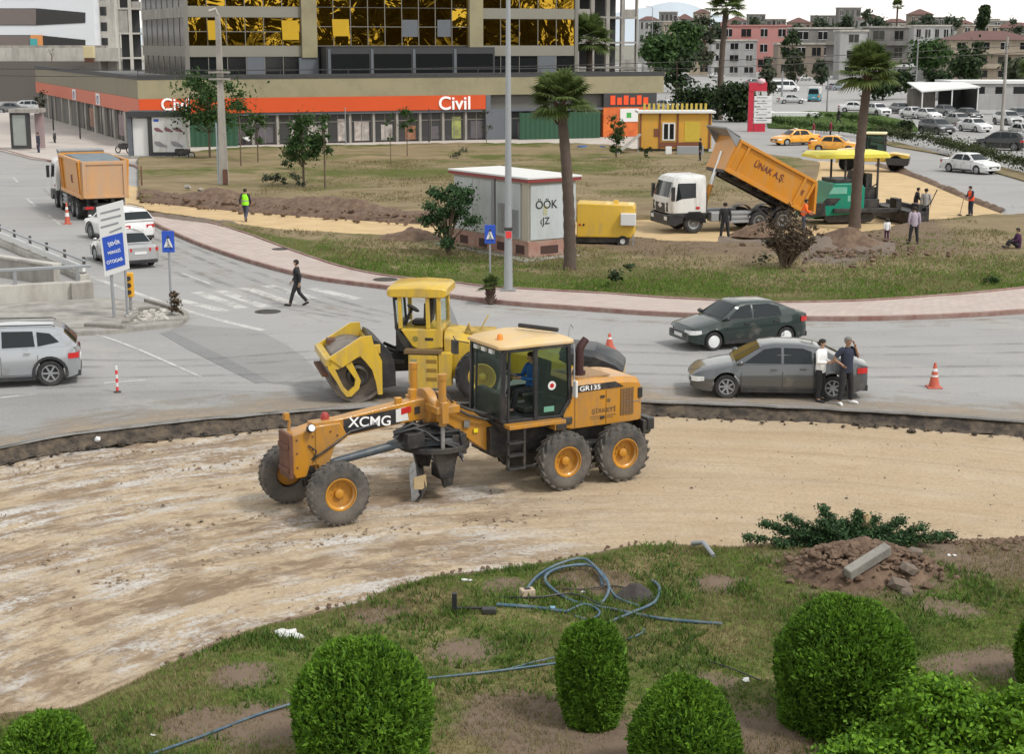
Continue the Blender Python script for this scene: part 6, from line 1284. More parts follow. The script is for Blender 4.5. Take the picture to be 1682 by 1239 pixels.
for x0, x1, n in ((xa+.25,p1a,6),(p2b,xb-.25,5)):
    glaz(tower, x0, x1, zg, zb0, n, m_dglass)
    for i in (3,): wpart('base_panel', m_slate, tower, (x0+(x1-x0)/n*i+.05,x0+(x1-x0)/n*(i+1)-.05,-.1,-.04,zg,zb0-.02))
wpart('base_panel', m_slate, tower, (p1a-.3,p1b+.1,-.35,.3,zg,zb0-.12)); x1_, z1_ = T(800,80); wpart('terrace_box', m_dark, tower, (p1b+.4,x1_,-2.2,.3,zg,zb1-.12))
for k in range(4): 
    a = p1b+.9+k*(x1_-p1b-.6)/4; wpart('terrace_window', m_dglass, tower, (a,a+(x1_-p1b-.6)/4-.5,-2.24,-2.2,zg+.3,zb1-.75)); wpart('terrace_post', m_slate, tower, (a-.35,a-.1,-2.28,-2.2,zg,zb1-.3))

# unfinished concrete frames
def frame_building(label, o, a, W, D, H, fh, nx, ny, mt=m_concl, infill=.45, seed=1):
    t = thing('concrete_frame_building', label, 'building', o, a, 'unfinished concrete buildings'); qq = random.Random(seed); nf = int(H/fh)
    for k in range(nf+1): wpart('floor_slab', mt, t, (0,W,0,D,k*fh-.25,k*fh))
    for i in range(nx+1):
        for j in (0, 1): x = i*W/nx; wpart('column', mt, t, (max(0,x-.25)+.004,min(W,x+.25)-.004,j*(D-.5)+.004,j*(D-.5)+.5-.004,0,nf*fh-.25))
    wpart('core_wall', m_dark, t, (.5,W-.5,D*.42,D*.5,0,nf*fh-.3))
    for k in range(nf):
        for i in range(nx):
            if qq.random() < infill: w0 = i*W/nx+.3; w1 = (i+1)*W/nx-.3; wpart('infill', m_conc if qq.random() < .6 else mt, t, (w0,w1,.15,.3,k*fh,k*fh+(.9 if qq.random() < .7 else fh-.3)))
    return t
b0 = A(948,118,205); b1 = A(1047,118,208); fb = Frame(Vector((b0.x,b0.y,0)), Vector((b1.x,b1.y,0))); frame_building('grey unfinished concrete frame block right of the gold tower', fb.o, fb.a, fb.L, 14, 24, 3.15, 4, 3, m_conc, .5, 3)
b0 = A(196,118,240); b1 = A(226,118,240.6); fb = Frame(Vector((b0.x,b0.y,0)), Vector((b1.x,b1.y,0))); frame_building('narrow unfinished concrete frame between the white hotel and the gold tower', fb.o, fb.a, fb.L+1.2, 10, 26, 3.6, 2, 2, m_concl, .3, 5)
# white building with sweeping dark windows
b0 = A(-330,160,262); b1 = A(160,160,262); hw = b1.x-b0.x; ht = thing('white_hotel', 'white building with sweeping dark strip windows at the top left', 'building', (b0.x,262,0), 0); H_ = lambda u, v: (A(u,v,262).x-b0.x, A(u,v,262).z)
zz0 = H_(0,104)[1]; m_hw = mat('hotel_white', (.62,.64,.67), .5, 0, .04, .1); wpart('wall', m_hw, ht, (0,hw,.5,18,zz0,30)); wpart('base', m_concl, ht, (0,hw+5,-1,18,H_(0,100)[1],H_(0,78)[1])); wpart('plinth', mat('brown_wall', (.115,.10,.09), .8), ht, (-8,hw+1.0,-2,18,0,H_(0,100)[1]-.004)); wpart('base_top', m_conc, ht, (0,hw+2,-.6,.5,H_(0,78)[1]+.004,H_(0,74)[1]))
for (v0, v1, v2, v3) in ((13,41,19,37),(57,76,64,76),(-30,-3,-24,-7),(-74,-46,-68,-50)):
    a = H_(-330,v0); b = H_(60,v0); c = H_(139,v2+1); d = H_(139,v3); e = H_(60,v1); f = H_(-330,v1)
    m = MB(); m.prism([a,b,c,d,e,f], 'y', .42, .5); w_ = m.build('strip_window', m_dglass, ht); m = MB(); m.prism([(a[0],a[1]),H_(58,v0+1),H_(58,v1-1),(f[0],f[1])], 'y', .36, .42); m.build('blind', mat('brown_blind', (.16,.13,.12), .8), w_)
wpart('orange_panel', mat('door_orange', (.6,.25,.08), .6), ht, (H_(49,60)[0],H_(69,60)[0],.30,.36,H_(0,76)[1],H_(0,57)[1])); wpart('teal_panel', mat('door_teal', (.05,.32,.33), .6), ht, (H_(48,60)[0],H_(60,60)[0],.24,.30,H_(0,76)[1],H_(0,63)[1]))
ws = thing('stair_tower', 'slim white block with a column of small dark windows beside the white hotel', 'building', (A(161,100,266).x,266,0), 0); ww = A(192,100,266).x-A(161,100,266).x; wpart('wall', m_concl, ws, (0,ww,0,12,0,30))
for k in range(10): wpart('window', m_dglass, ws, (ww*.25,ww*.58,-.05,0,6.2+k*2.5,7.6+k*2.5))
o = thing('water_tank', 'small cream box on a brown stand on the hotel terrace', 'tank', A(147,95,258), 0); wpart('tank', mat('cream_tank', (.62,.52,.30), .5), o, (-.8,.8,-.6,.6,0,1.9), bev=.08); wpart('stand', m_rust, o, (-.7,.7,-.5,.5,-.7,0))

# houses of the town
def house(label, u0, u1, vb, vt, floors, wallm, roof='flat', roofm=None, nwin=4, Y=None, balc=0, D=None, cat='house', seed=0, group='town buildings'):
    Y = Y or G(100, vb).y; p0, p1 = A(u0, vb, Y), A(u1, vb, Y); W = p1.x-p0.x; H = A(u0, vt, Y).z; D = D or max(8, W*.6); qq = random.Random(seed*7+int(u0))
    t = thing('house' if cat == 'house' else 'added_block', label, cat, (p0.x, Y, 0), 0, group)
    rh = min(2.2, H*.18) if roof == 'hip' else .5; wpart('wall', wallm, t, (0,W,0,D,-.5,H-rh)); fh = (H-rh)/floors
    if roof == 'hip':
        m = MB(); e = .6; m.add([(-e,-e,H-rh),(W+e,-e,H-rh),(W+e,D+e,H-rh),(-e,D+e,H-rh),(min(W*.45,D*.5),D/2,H),(max(W*.55,W-D*.5),D/2,H)], [(3,2,1,0),(0,1,5,4),(1,2,5),(2,3,4,5),(3,0,4)]); m.build('roof', roofm or m_tile, t)
    else: wpart('roof', roofm or m_concl, t, (-.3,W+.3,-.3,D+.3,H-rh+.004,H-rh+.45))
    for f in range(floors):
        for i in range(nwin):
            cx = W*(i+.5)/nwin; ww = W/nwin*qq.uniform(.35,.6); z0 = f*fh+fh*.32; z1 = f*fh+fh*.82
            w_ = wpart('window', m_dglass if qq.random() < .8 else m_gglass, t, (cx-ww/2,cx+ww/2,-.06,-.004,z0,z1))
            if H*FPX/Y > 45: wpart('window_frame', m_whites if qq.random() < .5 else wallm, w_, (cx-ww/2-.1,cx+ww/2+.1,-.12,-.06,z0-.1,z0),(cx-.05,cx+.05,-.1,-.06,z0,z1),(cx-ww/2-.1,cx+ww/2+.1,-.12,-.06,z1,z1+.1))
        if f and balc and (f % 1 == 0): 
            i = qq.randrange(balc); bx0 = W*i/balc*.8; wpart('balcony', wallm, t, (bx0,bx0+W/balc,-1.3,-.004,f*fh-.12,f*fh+.12)); wpart('balcony_rail', m_mull if qq.random() < .5 else wallm, t, (bx0,bx0+W/balc,-1.3,-1.2,f*fh+.124,f*fh+1.0))
    return t
m_tile = mat('roof_tile', (.12,.06,.052), .85, 0, .2, .4); w_pink = mat('wall_pink', (.36,.165,.15), .85, 0, .08, .2); w_grey = mat('wall_grey', (.185,.178,.168), .85, 0, .2, .3, (.10,.095,.09), .5, .25, 0, 20, 0, .3, True); w_cream = mat('wall_cream', (.34,.285,.22), .85, 0, .12, .2, (.2,.17,.13), .4, .2, 0, 20, 0, .3, True); w_white = mat('wall_white', (.36,.36,.355), .85, 0, .14, .25, (.2,.19,.185), .45, .25, 0, 20, 0, .3, True); w_tan = mat('wall_tan', (.22,.18,.145), .85, 0, .15, .2)
house('pink apartment block with long balconies behind the tall palm trunk', 1180, 1297, 118, 40, 3, w_pink, 'flat', w_pink, 4, balc=2, seed=1)
house('grey shop house in the street left of the pink block', 1118, 1180, 117, 82, 2, w_grey, 'flat', m_conc, 3, seed=2)
g1 = house('wide grey three storey house with dark windows above the left palm crown', 1300, 1398, 124, 44, 3, w_grey, 'flat', m_concl, 3, balc=3, seed=3)
house('pale grey house with a white gable front next to the wide grey one', 1378, 1422, 124, 48, 3, w_white, 'flat', m_concl, 1, Y=415, seed=4)
house('grey house with dark open balconies right of the white gable front', 1424, 1490, 124, 42, 3, w_grey, 'flat', m_conc, 2, Y=424, balc=1, seed=5)
house('cream house with a long brown tiled roof and dark balcony at the right edge', 1558, 1700, 134, 50, 3, w_cream, 'hip', m_tile, 4, balc=1, seed=6)
house('tan house under a tiled roof tucked behind the dark trees at right', 1490, 1562, 110, 52, 3, w_tan, 'hip', m_tile, 3, seed=7)
house('low white shed with a brown door strip among the trees', 1460, 1548, 132, 106, 1, w_white, 'flat', m_whites, 2, seed=8)
house('long white flat roofed store behind the car park', 1562, 1720, 172, 132, 1, w_white, 'flat', m_whites, 5, Y=262, seed=9)
SKY = [(1050,1082,70,26,'white'),(1084,1112,72,18,'grey'),(1113,1138,70,22,'white'),(1140,1166,72,14,'cream'),(1196,1226,68,26,'white'),(1228,1256,68,22,'grey'),(1258,1290,72,30,'grey'),(1296,1330,70,28,'tan'),(1334,1372,70,24,'grey'),(1376,1412,72,11,'grey'),(1414,1450,70,22,'white'),(1452,1490,72,30,'grey'),(1494,1530,72,14,'tan'),(1534,1562,70,27,'grey'),(1566,1600,70,32,'white'),(1606,1640,70,30,'grey'),(1640,1700,72,36,'tan'),(1090,1120,78,34,'cream'),(1270,1300,80,38,'white'),(1500,1560,84,40,'white'),(1580,1640,80,40,'cream')]
ADJ = ['whitish','light grey','pale','small cream','plain','narrow grey','boxy grey','brownish','long grey','tall slate','squat white','dull grey','tall brown','low grey','wide white','stubby grey','broad brown','cream','bright','white gabled','buff']
PL_N = ['right of the unfinished frame','above the round green trees','next to the slim cypress','left of the tall palm crown','just right of the tall palm crown','above the left end of the pink block','above the pink block','right of the pink block roof','above the wide grey house','standing out of the roofs above the grey house','above the white gable front','behind the dark balcony house','beside the small palm on the skyline','above the tan tiled house','above the brown tiled roof','by the round topped tree on the skyline','at the right edge of the skyline','behind the green trees','behind the grey trees right of the pink block','behind the tree between grey and tan houses','over the tiled roof at right']
for i, (a, b, vb, vt, wm) in enumerate(SKY):
    house('%s far building on the skyline %s' % (ADJ[i], PL_N[i]), a, b, vb, vt, RND.choice((3,4,5)), {'white': w_white, 'grey': w_grey, 'cream': w_cream, 'tan': w_tan}[wm], RND.choice(('flat','flat','hip')), None, 4, Y=620+RND.random()*420+(0 if vb < 75 else -150), seed=20+i, group='far buildings on the skyline')
q = random.Random(31); cols = [('white',w_white),('grey',w_grey),('cream',w_cream),('tan',w_tan),('pale concrete',m_concl),('dark concrete',m_conc)]; adj = ['low','narrow','wide','squat','plain','weathered','stained','tall','small','boxy']; spot = ['behind the pink block','behind the wide grey house','between the far trees','above the white shed','behind the canopy','near the skyline palm','over the round green trees','behind the cream house','left of the brown roof','above the far traffic jam']
for i in range(40):
    u = 1050+q.random()*650; Y = q.uniform(430, 1100); nm, wm = cols[i % 6]; h = q.uniform(6, 15)+(Y > 700)*7; wd = q.uniform(9, 22); vb = 70+FPX*CAM_Z/Y
    house('%s %s town building %s' % (adj[i % 10], nm, spot[(i*3+i//10) % 10]), u, u+wd*FPX/Y, vb, vb-h*FPX/Y, max(2, int(h/3.2)), wm, q.choice(('flat','flat','hip')), None, 3, Y=Y, seed=100+i, group='town houses')
# parking canopy
cn = thing('parking_canopy', 'open car shelter with a white sloping roof and dark sides beyond the car park', 'canopy', (A(1512,186,212).x, 212, 0), 0); cw = A(1608,186,212).x-A(1512,186,212).x
m = MB(); m.add([(0,0,2.9),(cw,0,3.5),(cw,8,3.9),(0,8,3.9),(0,0,3.05),(cw,0,3.65),(cw,8,4.05),(0,8,4.05)], [(3,2,1,0),(4,5,6,7),(0,1,5,4),(1,2,6,5),(2,3,7,6),(3,0,4,7)]); m.build('roof', m_whites, cn); wpart('side_wall', m_dark, cn, (cw*.55,cw,7.5,7.7,0,3.4),(cw-.2,cw,.5,7.5,0,3.3)); wpart('back_wall', m_conc, cn, (0,cw*.5,7.6,7.8,0,3.2))
for x in (.1,cw*.52,cw-.3): wpart('post', m_whites, cn, (x,x+.15,.1,.25,0,2.95+.6*x/cw))
o = tag(wpart('boundary_wall', w_white, None, (0,26,0,.25,0,2.2)), 'white boundary wall behind the right hand parked cars', 'wall'); o.location = (A(1606,180,228).x, 228, 0)
# hills on the horizon
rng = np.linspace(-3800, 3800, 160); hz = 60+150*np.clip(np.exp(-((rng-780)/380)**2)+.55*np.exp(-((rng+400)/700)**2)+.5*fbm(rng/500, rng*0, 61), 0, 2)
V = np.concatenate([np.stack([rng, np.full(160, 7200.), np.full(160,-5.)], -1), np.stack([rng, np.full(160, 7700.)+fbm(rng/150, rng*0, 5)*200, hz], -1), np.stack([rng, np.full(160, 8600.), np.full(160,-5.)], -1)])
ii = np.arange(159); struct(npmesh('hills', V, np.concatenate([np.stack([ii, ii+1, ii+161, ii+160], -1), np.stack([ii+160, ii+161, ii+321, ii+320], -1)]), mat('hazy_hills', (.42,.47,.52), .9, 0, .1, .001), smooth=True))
# unseen blocks added behind the camera to darken the gold glass reflections
for i, (k, w_, h, lb) in enumerate(((-125,74,36,'added unseen dark block, darkens the tower glass reflection on the left'),(-40,78,41,'added unseen dark block, darkens the reflection in the middle of the tower glass'),(48,76,34,'added unseen dark block, darkens the tower glass reflection on the right'))):
    x, y = 185+.77*k, -70+.64*k
    t = thing('added_block', lb, 'added block', (x, y, 0), .695, 'added unseen blocks for the tower reflections'); wpart('wall', mat('reflection_dark', (.055,.04,.03), .9, 0, .3, .1) if i == 0 else bpy.data.materials['reflection_dark'], t, (0,w_,-14,0,-.5,h))  # wall colour kept dark for the mirrored view
    for f in range(10): wpart('window_row', m_dglass, t, (2,w_-2,.004,.06,2+f*h/10.6,4+f*h/10.6))
# ---------------------------------------------------------------- trees and shrubs
def quads(c, n_, t_, w_, h_, bend=0):
    """leaf faces: centres c, normals n_, long axis t_, half sizes"""
    b = np.cross(n_, t_); b /= np.linalg.norm(b, axis=1)[:, None]+1e-9
    V = np.stack([c - t_*h_[:, None], c + b*w_[:, None], c + t_*h_[:, None], c - b*w_[:, None]], 1).reshape(-1, 3)
    return V, np.arange(len(c)*4).reshape(-1, 4)
def unit(g, n): v = g.normal(size=(n, 3)); return v/np.linalg.norm(v, axis=1)[:, None]
def crown(name, par, mt, clumps, per, size, seed=1, flat=.8, droop=0.0):
    """clumps: list of (x,y,z,r): leaves spread through each"""
    g = np.random.default_rng(seed); C = []; Nn = []
    for x, y, z, r in clumps:
        d = unit(g, per); k = np.abs(g.normal(0, .62, per)); k = np.where(k > 1.5, .7, k); C.append(np.array([x,y,z]) + d*(k*r)[:, None]*np.array([1,1,flat])); Nn.append(d + unit(g, per)*.9 + np.array([0,0,.35]))
    C = np.concatenate(C); Nn = np.concatenate(Nn); Nn /= np.linalg.norm(Nn, axis=1)[:, None]; t = np.cross(Nn, unit(g, len(C))); t /= np.linalg.norm(t, axis=1)[:, None]+1e-9; t[:, 2] -= droop; t /= np.linalg.norm(t, axis=1)[:, None]
    s = size*g.uniform(.5, 1.3, len(C)); V, F_ = quads(C, Nn, t, s*.55, s)
    return npmesh(name, V, F_, mt, par)
def tree(label, u, v, vt, wpx, z0=0.0, mt=None, tr=.10, nclump=16, per=120, leaf=.13, lean=0, crown_lo=.4, Y=None, cat='tree', name='tree', seed=0, dense=1.0, group='trees', cx=0.0):
    p = G(u, v, z0) if Y is None else A(u, v, Y); H = A(u, vt, p.y).z - p.z; W = wpx*p.y/FPX; q = random.Random(seed+int(u)); t = thing(name, label, cat, p, q.random()*6, group)
    rot = t.rotation_euler.z; t.rotation_euler = (0,0,0)
    m = MB(); top = Vector((cx*W, 0, H*.72)); m.tube([(0,0,-.1),(cx*W*.3+.02*H*lean,0,H*.25),(cx*W*.6,0,H*.5),top], [tr,tr*.8,tr*.62,tr*.25], 8)
    cl = []
    for k in range(nclump):
        a = q.uniform(0, 6.283); zz = q.uniform(crown_lo, .95); prof = math.sin(pi*min(1, max(.08, (zz-crown_lo+.08)/(1.08-crown_lo))))**.6
        rr = W*.5*prof*q.uniform(.35, .78); x, y, z = cx*W+cos(a)*rr, sin(a)*rr*.9, H*zz; r = W*q.uniform(.17, .30); cl.append((x, y, min(z, H-r*.6), r))
        if k % 2 == 0: m.tube([(cx*W*.5,0,H*min(.6, max(crown_lo-.12, zz-.25))), (x*.55, y*.55, z-.1*H), (x, y, z)], [tr*.4, tr*.25, tr*.08], 6)
    m.build('trunk', m_trunk, t, 50); crown('crown', t, mt or l_mid, cl, int(per*dense), leaf, int(u)+seed); return t
l_mid = leafmat('leaf_mid', (.014,.038,.010), (.06,.115,.028), 1.0, .3); l_dark = leafmat('leaf_dark', (.008,.02,.008), (.035,.06,.015), .8, .2); l_grey = leafmat('leaf_grey', (.03,.04,.025), (.08,.09,.05), .8, .2); l_far = leafmat('leaf_far_haze', (.03,.045,.028), (.075,.10,.055), .15, .25); l_conif = leafmat('leaf_conifer', (.012,.034,.014), (.065,.13,.045), 1.5, .25)  # far leaves paler: distance haze put into their colour
l_palm = leafmat('leaf_palm', (.035,.06,.014), (.15,.20,.06), .8, .35); l_shrub = leafmat('thuja', (.016,.052,.006), (.19,.36,.032), 2.6, .38); l_shrub2 = leafmat('thuja_dull', (.018,.048,.006), (.17,.33,.03), 3.0, .38); l_dead = leafmat('dead_twigs', (.035,.025,.018), (.12,.085,.05), 1, .1)
tree('dark leafy tree in front of the shop sign beside the concrete pole', 345, 262, 116, 140, .15, l_mid, .10, 30, 150, .16, crown_lo=.42, seed=1)
tree('bushy green street tree in the field in front of the shop windows', 499, 305, 184, 82, .25, l_mid, .09, 20, 170, .13, crown_lo=.36, seed=2)
tree('slim tree with a thin crown just right of the bushy street tree', 534, 308, 186, 34, .25, l_mid, .06, 9, 90, .11, crown_lo=.4, seed=3)
tree('thin young tree with sparse leaves behind the concrete pole', 396, 275, 160, 40, .2, l_mid, .06, 8, 80, .11, crown_lo=.45, seed=4)
tree('small rounded tree by the plaza edge right of the concrete pole', 424, 268, 180, 48, .2, l_mid, .06, 10, 90, .12, crown_lo=.42, seed=5)
tree('sapling with almost bare stem in front of the orange band', 642, 268, 180, 20, .2, l_mid, .035, 6, 36, .08, crown_lo=.45, seed=6)
tree('young tree with a light round crown in front of the shop posters', 669, 258, 176, 38, .2, l_mid, .05, 9, 70, .11, crown_lo=.4, seed=7)
tree('thin sapling left of the tall grey lamp post', 799, 236, 178, 24, .2, l_grey, .035, 6, 34, .09, crown_lo=.4, seed=8)
tree('small dense tree between the green hoarding and the site cabin', 1012, 262, 188, 36, .2, l_mid, .06, 14, 120, .11, crown_lo=.2, seed=9)
tree('bare low bush in the field right of the shop plaza', 752, 262, 240, 40, .2, l_grey, .03, 8, 30, .08, crown_lo=.2, seed=10)
tree('big round green tree beside the unfinished frame, left one of two', 1086, 120, 58, 72, 0, l_mid, .3, 24, 150, .5, crown_lo=.25, Y=300, seed=11)
tree('big round green tree right of the first round tree', 1124, 116, 34, 60, 0, l_mid, .3, 22, 150, .5, crown_lo=.3, Y=330, seed=12)
tree('tall dark slim trees left of the pink block', 1156, 116, 24, 42, 0, l_grey, .25, 22, 120, .5, crown_lo=.15, Y=360, seed=13)
tree('wide dark green bush behind the site cabin', 1140, 196, 140, 96, 0, l_dark, .2, 26, 190, .28, crown_lo=.12, seed=14)
tree('dark green bush right of the palm stem behind the cabin', 1208, 200, 136, 84, 0, l_dark, .2, 24, 190, .28, crown_lo=.1, seed=15)
tree('bright green tree between the grey house and the tan house', 1527, 112, 66, 78, 0, l_mid, .25, 22, 150, .5, crown_lo=.15, Y=330, seed=16)
tree('dark tree in front of the cream house', 1586, 126, 92, 60, 0, l_dark, .2, 18, 140, .4, crown_lo=.1, Y=290, seed=17)
tree('dark hedge-like tree left of the low white shed', 1478, 146, 116, 60, 0, l_dark, .2, 18, 140, .4, crown_lo=.1, Y=270, seed=18)
tree('dark tree right of the low white shed', 1540, 140, 116, 50, 0, l_dark, .2, 16, 140, .4, crown_lo=.1, Y=275, seed=19)
tree('dark tree in the gap between the pink block and the grey house', 1300, 120, 48, 36, 0, l_dark, .2, 20, 120, .45, crown_lo=.1, Y=400, seed=20)
tree('round topped dark tree standing out on the skyline', 1612, 76, 8, 24, 0, l_dark, .5, 18, 120, 1.2, crown_lo=.45, Y=620, seed=21)
tree('dark green tree row end behind the palm crown', 1440, 150, 126, 70, 0, l_dark, .2, 20, 140, .4, crown_lo=.1, Y=265, seed=22)
tree('grey street tree by the shops left of the minibus', 1262, 160, 112, 34, 0, l_grey, .2, 14, 120, .35, crown_lo=.3, Y=255, seed=23)
for i, (u, v, vt, wp, Y) in enumerate(((1310,60,26,40,560),(1350,60,24,44,580),(1385,58,20,34,590),(1440,58,26,50,560),(1420,52,14,22,700),(1520,56,22,36,620),(1560,58,26,44,640),(1660,58,26,50,640),(1240,58,30,36,600),(1208,60,34,24,590),(1180,70,34,28,480),(1500,70,34,30,520),(1075,66,38,26,600))):
    tree('%s dark tree among the roofs of the skyline' % ('broad','low','slim','wide','pointed','round','bushy','long','ragged','small','shaded','dense','lone')[i], u, v+26, vt, wp, 0, l_far, .3, 14, 110, .8, crown_lo=.1, Y=Y, seed=40+i, group='trees among the far roofs')
q0 = random.Random(77)
for i in range(34):
    Y = q0.uniform(300, 900); u = 1055+q0.random()*640; vb = 70+FPX*CAM_Z/Y; hh = q0.uniform(5, 10)+(Y > 600)*5; 
    tree('%s %s tree among the town houses %s' % (('small','broad','dusty','dark','grey green','ragged','tall','half bare','leafy','stunted')[i % 10], ('round','upright','spreading','oval')[i % 4], ('near the far road','by the grey houses','between the roofs','beside the white sheds','along the back street','close to the skyline')[(i//4) % 6]), u, vb, vb-hh*FPX/Y, hh*.8*FPX/Y, 0, (l_far, l_dark, l_grey)[i % 3], .2, 12, 90, .55, crown_lo=.15, Y=Y, seed=200+i, group='trees among the town houses')
tree('leafless forked tree on the terrace in front of the white hotel', 86, 112, 78, 26, 0, l_grey, .10, 7, 4, .1, crown_lo=.5, Y=235, seed=60)
tree('dark tree with small crown beside the bus shelter', 66, 200, 148, 26, .1, l_grey, .1, 8, 40, .15, crown_lo=.5, seed=61)

# palms
def palm(label, u, v, vt, r0, r1, lean=(0,0), z0=.2, nfr=34, fl=1.6, Y=None, brown=True, seed=0, skirt_h=.9, name='fan_palm'):
    p = G(u, v, z0) if Y is None else A(u, v, Y); H = A(u, vt, p.y).z - p.z; q = np.random.default_rng(seed); t = thing(name, label, 'palm tree', p, 0, 'palms')
    n = 26; m = MB(); pts = []; rs = []
    for k in range(n):
        s = k/(n-1); pts.append((lean[0]*s*s, lean[1]*s, -.1+H*s)); rs.append((r0*(1-s)+r1*s)*(1.06 if k % 2 else .96)*(1.25 if k == 0 else 1))
    m.tube(pts, rs, 12); m.build('trunk', m_ptrunk if brown else m_ptrunk, t, 60)
    top = np.array([lean[0], lean[1], H]); m2 = MB()
    for k in range(40): 
        a = q.uniform(0, 6.28); zz = H - q.uniform(0, skirt_h); m2.tube([(lean[0]*.97+cos(a)*r1*.8, sin(a)*r1*.8, zz), (lean[0]*.97+cos(a)*(r1+.14), sin(a)*(r1+.14), zz+.22)], [.05,.015], 4)
    m2.build('old_frond_stubs', m_ptrunkd, t)
    VV = []; FF_ = []; off = 0
    for k in range(nfr):
        a = k*2.399+q.uniform(-.2,.2); el = np.interp(k/nfr, [0,.5,1], [1.35,.55,-.35])+q.uniform(-.15,.15); L_ = fl*q.uniform(.8,1.1); d = np.array([math.cos(a)*math.cos(el), math.sin(a)*math.cos(el), math.sin(el)]); hub = top + d*L_*.48 - np.array([0,0,.06*L_*(1-el)])
        sd = np.cross(d, [0,0,1.]); sd /= np.linalg.norm(sd)+1e-9; up = np.cross(sd, d)
        w = .02; VV += [top-sd*w, top+sd*w, hub+sd*w, hub-sd*w]; FF_.append([off,off+1,off+2,off+3]); off += 4
        for j in range(22):
            b = np.interp(j, [0,21], [-1.9,1.9]); e = d*math.cos(b)+sd*math.sin(b); ll = L_*.58*(1-.12*abs(b)); tip = hub+e*ll-np.array([0,0,.22*ll*(1+.3*abs(b))])+up*.05; mid = hub+e*ll*.55+up*.06; pw = np.cross(e, up); pw /= np.linalg.norm(pw)+1e-9; w = .034*L_
            VV += [hub, mid-pw*w, tip, mid+pw*w]; FF_.append([off,off+1,off+2,off+3]); off += 4
    npmesh('crown', np.array(VV), np.array(FF_), l_palm, t); return t
m_ptrunk = mat('palm_bark', (.095,.072,.056), .95, 0, .35, 6, (.07,.045,.035), .5, 2, .7, 12); m_ptrunkd = mat('palm_fibre', (.09,.05,.035), .95, 0, .3, 6)
palm('fan palm with a thick grey trunk in front of the graffitied substation', 936, 442, 168, .26, .19, (-.42,0), .2, 50, 1.6, seed=2)
palm('fan palm standing in front of the green paver', 1404, 371, 118, .29, .21, (.35,0), .2, 50, 1.8, seed=3)
palm('very tall palm with a bare brown trunk rising above the raised dump body', 1181, 196, 12, .42, .30, (.5,0), 0, 36, 2.9, seed=4, skirt_h=2.5)
palm('grey green date palm on the terrace behind the shop parapet', 968, 122, 66, .35, .3, (0,0), 0, 40, 3.2, Y=172, seed=5)
palm('tiny far palm on the skyline above the grey house', 1472, 60, 9, .4, .35, (0,0), 0, 26, 3.2, Y=640, seed=6)
palm('palm fronds reaching in at the right edge above the white wall', 1692, 172, 116, .3, .25, (0,0), 0, 30, 2.6, Y=210, seed=7)
pp = palm('low young fan palm in the pavement beside the lamp post', 806, 494, 470, .10, .09, (0,0), .14, 18, .55, seed=8)

# conifer bush by the substation, dead bush, small bush
c_ = thing('conifer_bush', 'dark wind-shaped conifer in front of the substation', 'bush', G(736,418,.2), 0); q = random.Random(5); cl = []; m = MB()
for bx, bz, n in ((-.2,1.1,0),(.2,1.7,1),(-.5,1.6,2),(.3,2.3,3),(-.2,2.5,4),(.9,2.7,5),(-.75,2.1,6),(.6,1.9,7),(0,.6,8),(1.05,1.5,9),(-.6,2.7,10),(.25,2.85,11),(-.95,1.5,12),(.55,2.7,13),(-.25,1.9,14),(.75,2.3,15)):
    y = q.uniform(-.5,.5); cl.append((bx*.95, y, bz, q.uniform(.38,.55))); m.tube([(0,0,0),(bx*.3,y*.3,bz*.5),(bx*.9,y,bz)], [.07,.045,.015], 6)
m.build('trunk', m_trunk, c_, 50); crown('crown', c_, l_conif, cl, 430, .085, 77, .65, -.5)
d_ = thing('dead_bush', 'dry brown leafless bush between the dark sedan road and the tipper', 'bush', G(1290,440,.15), 0); m = MB(); q = random.Random(8); tips = []
for k in range(46):
    a = q.uniform(0,6.28); sp = q.uniform(.15,1.15); h = q.uniform(.9,2.4)*(1-.22*sp); x, y = cos(a)*sp+.12, sin(a)*sp*.8; p1 = Vector((x*.35+q.uniform(-.1,.1), y*.35, h*.45)); p2 = Vector((x, y, h)); m.tube([(cos(a)*.12, sin(a)*.12, 0), p1, p2], [.028,.018,.006], 4)
    for j in range(7): b = p1.lerp(p2, q.random()); e = b+Vector((q.uniform(-.4,.4), q.uniform(-.35,.35), q.uniform(.05,.45))); m.tube([b, e], [.008,.003], 3); tips.append((e.x, e.y, e.z, .14))
m.build('stems', m_trunk, d_, 0); crown('dry_leaves', d_, l_dead, tips, 14, .05, 9); crown('green_leaves', d_, l_grey, [(-.7,-.3,.5,.4),(-.6,0,1.0,.35),(-.8,.2,.3,.35)], 60, .06, 10)
s_ = thing('small_bush', 'small dark green bush on the field near the right end of the pavement', 'bush', G(1628,468,.15), 0); crown('foliage', s_, l_mid, [(0,0,.2,.26),(.15,.05,.15,.2),(-.16,0,.15,.2)], 260, .05, 3)
for i, (u, v, lb) in enumerate(((440,306,'spiky weed clump at the left end of the row on the field'),(462,306,'tall weed plant in the middle of the row on the field'),(488,308,'weed clump next to the bushy street tree trunk'),(475,278,'dark round bush alone on the field above the weeds'),(1020,470,'small dark weed on the grass under the left palm'),(1060,262,'low shrub in front of the site cabin'))):
    w_ = thing('weed', lb, 'plant', G(u, v, .25), 0, 'weeds on the field'); q = random.Random(i); crown('foliage', w_, l_grey if i < 3 else l_dark, [(q.uniform(-.4,.4), q.uniform(-.3,.3), q.uniform(.2,.9), .28) for _ in range(5)], 40, .10, 30+i)
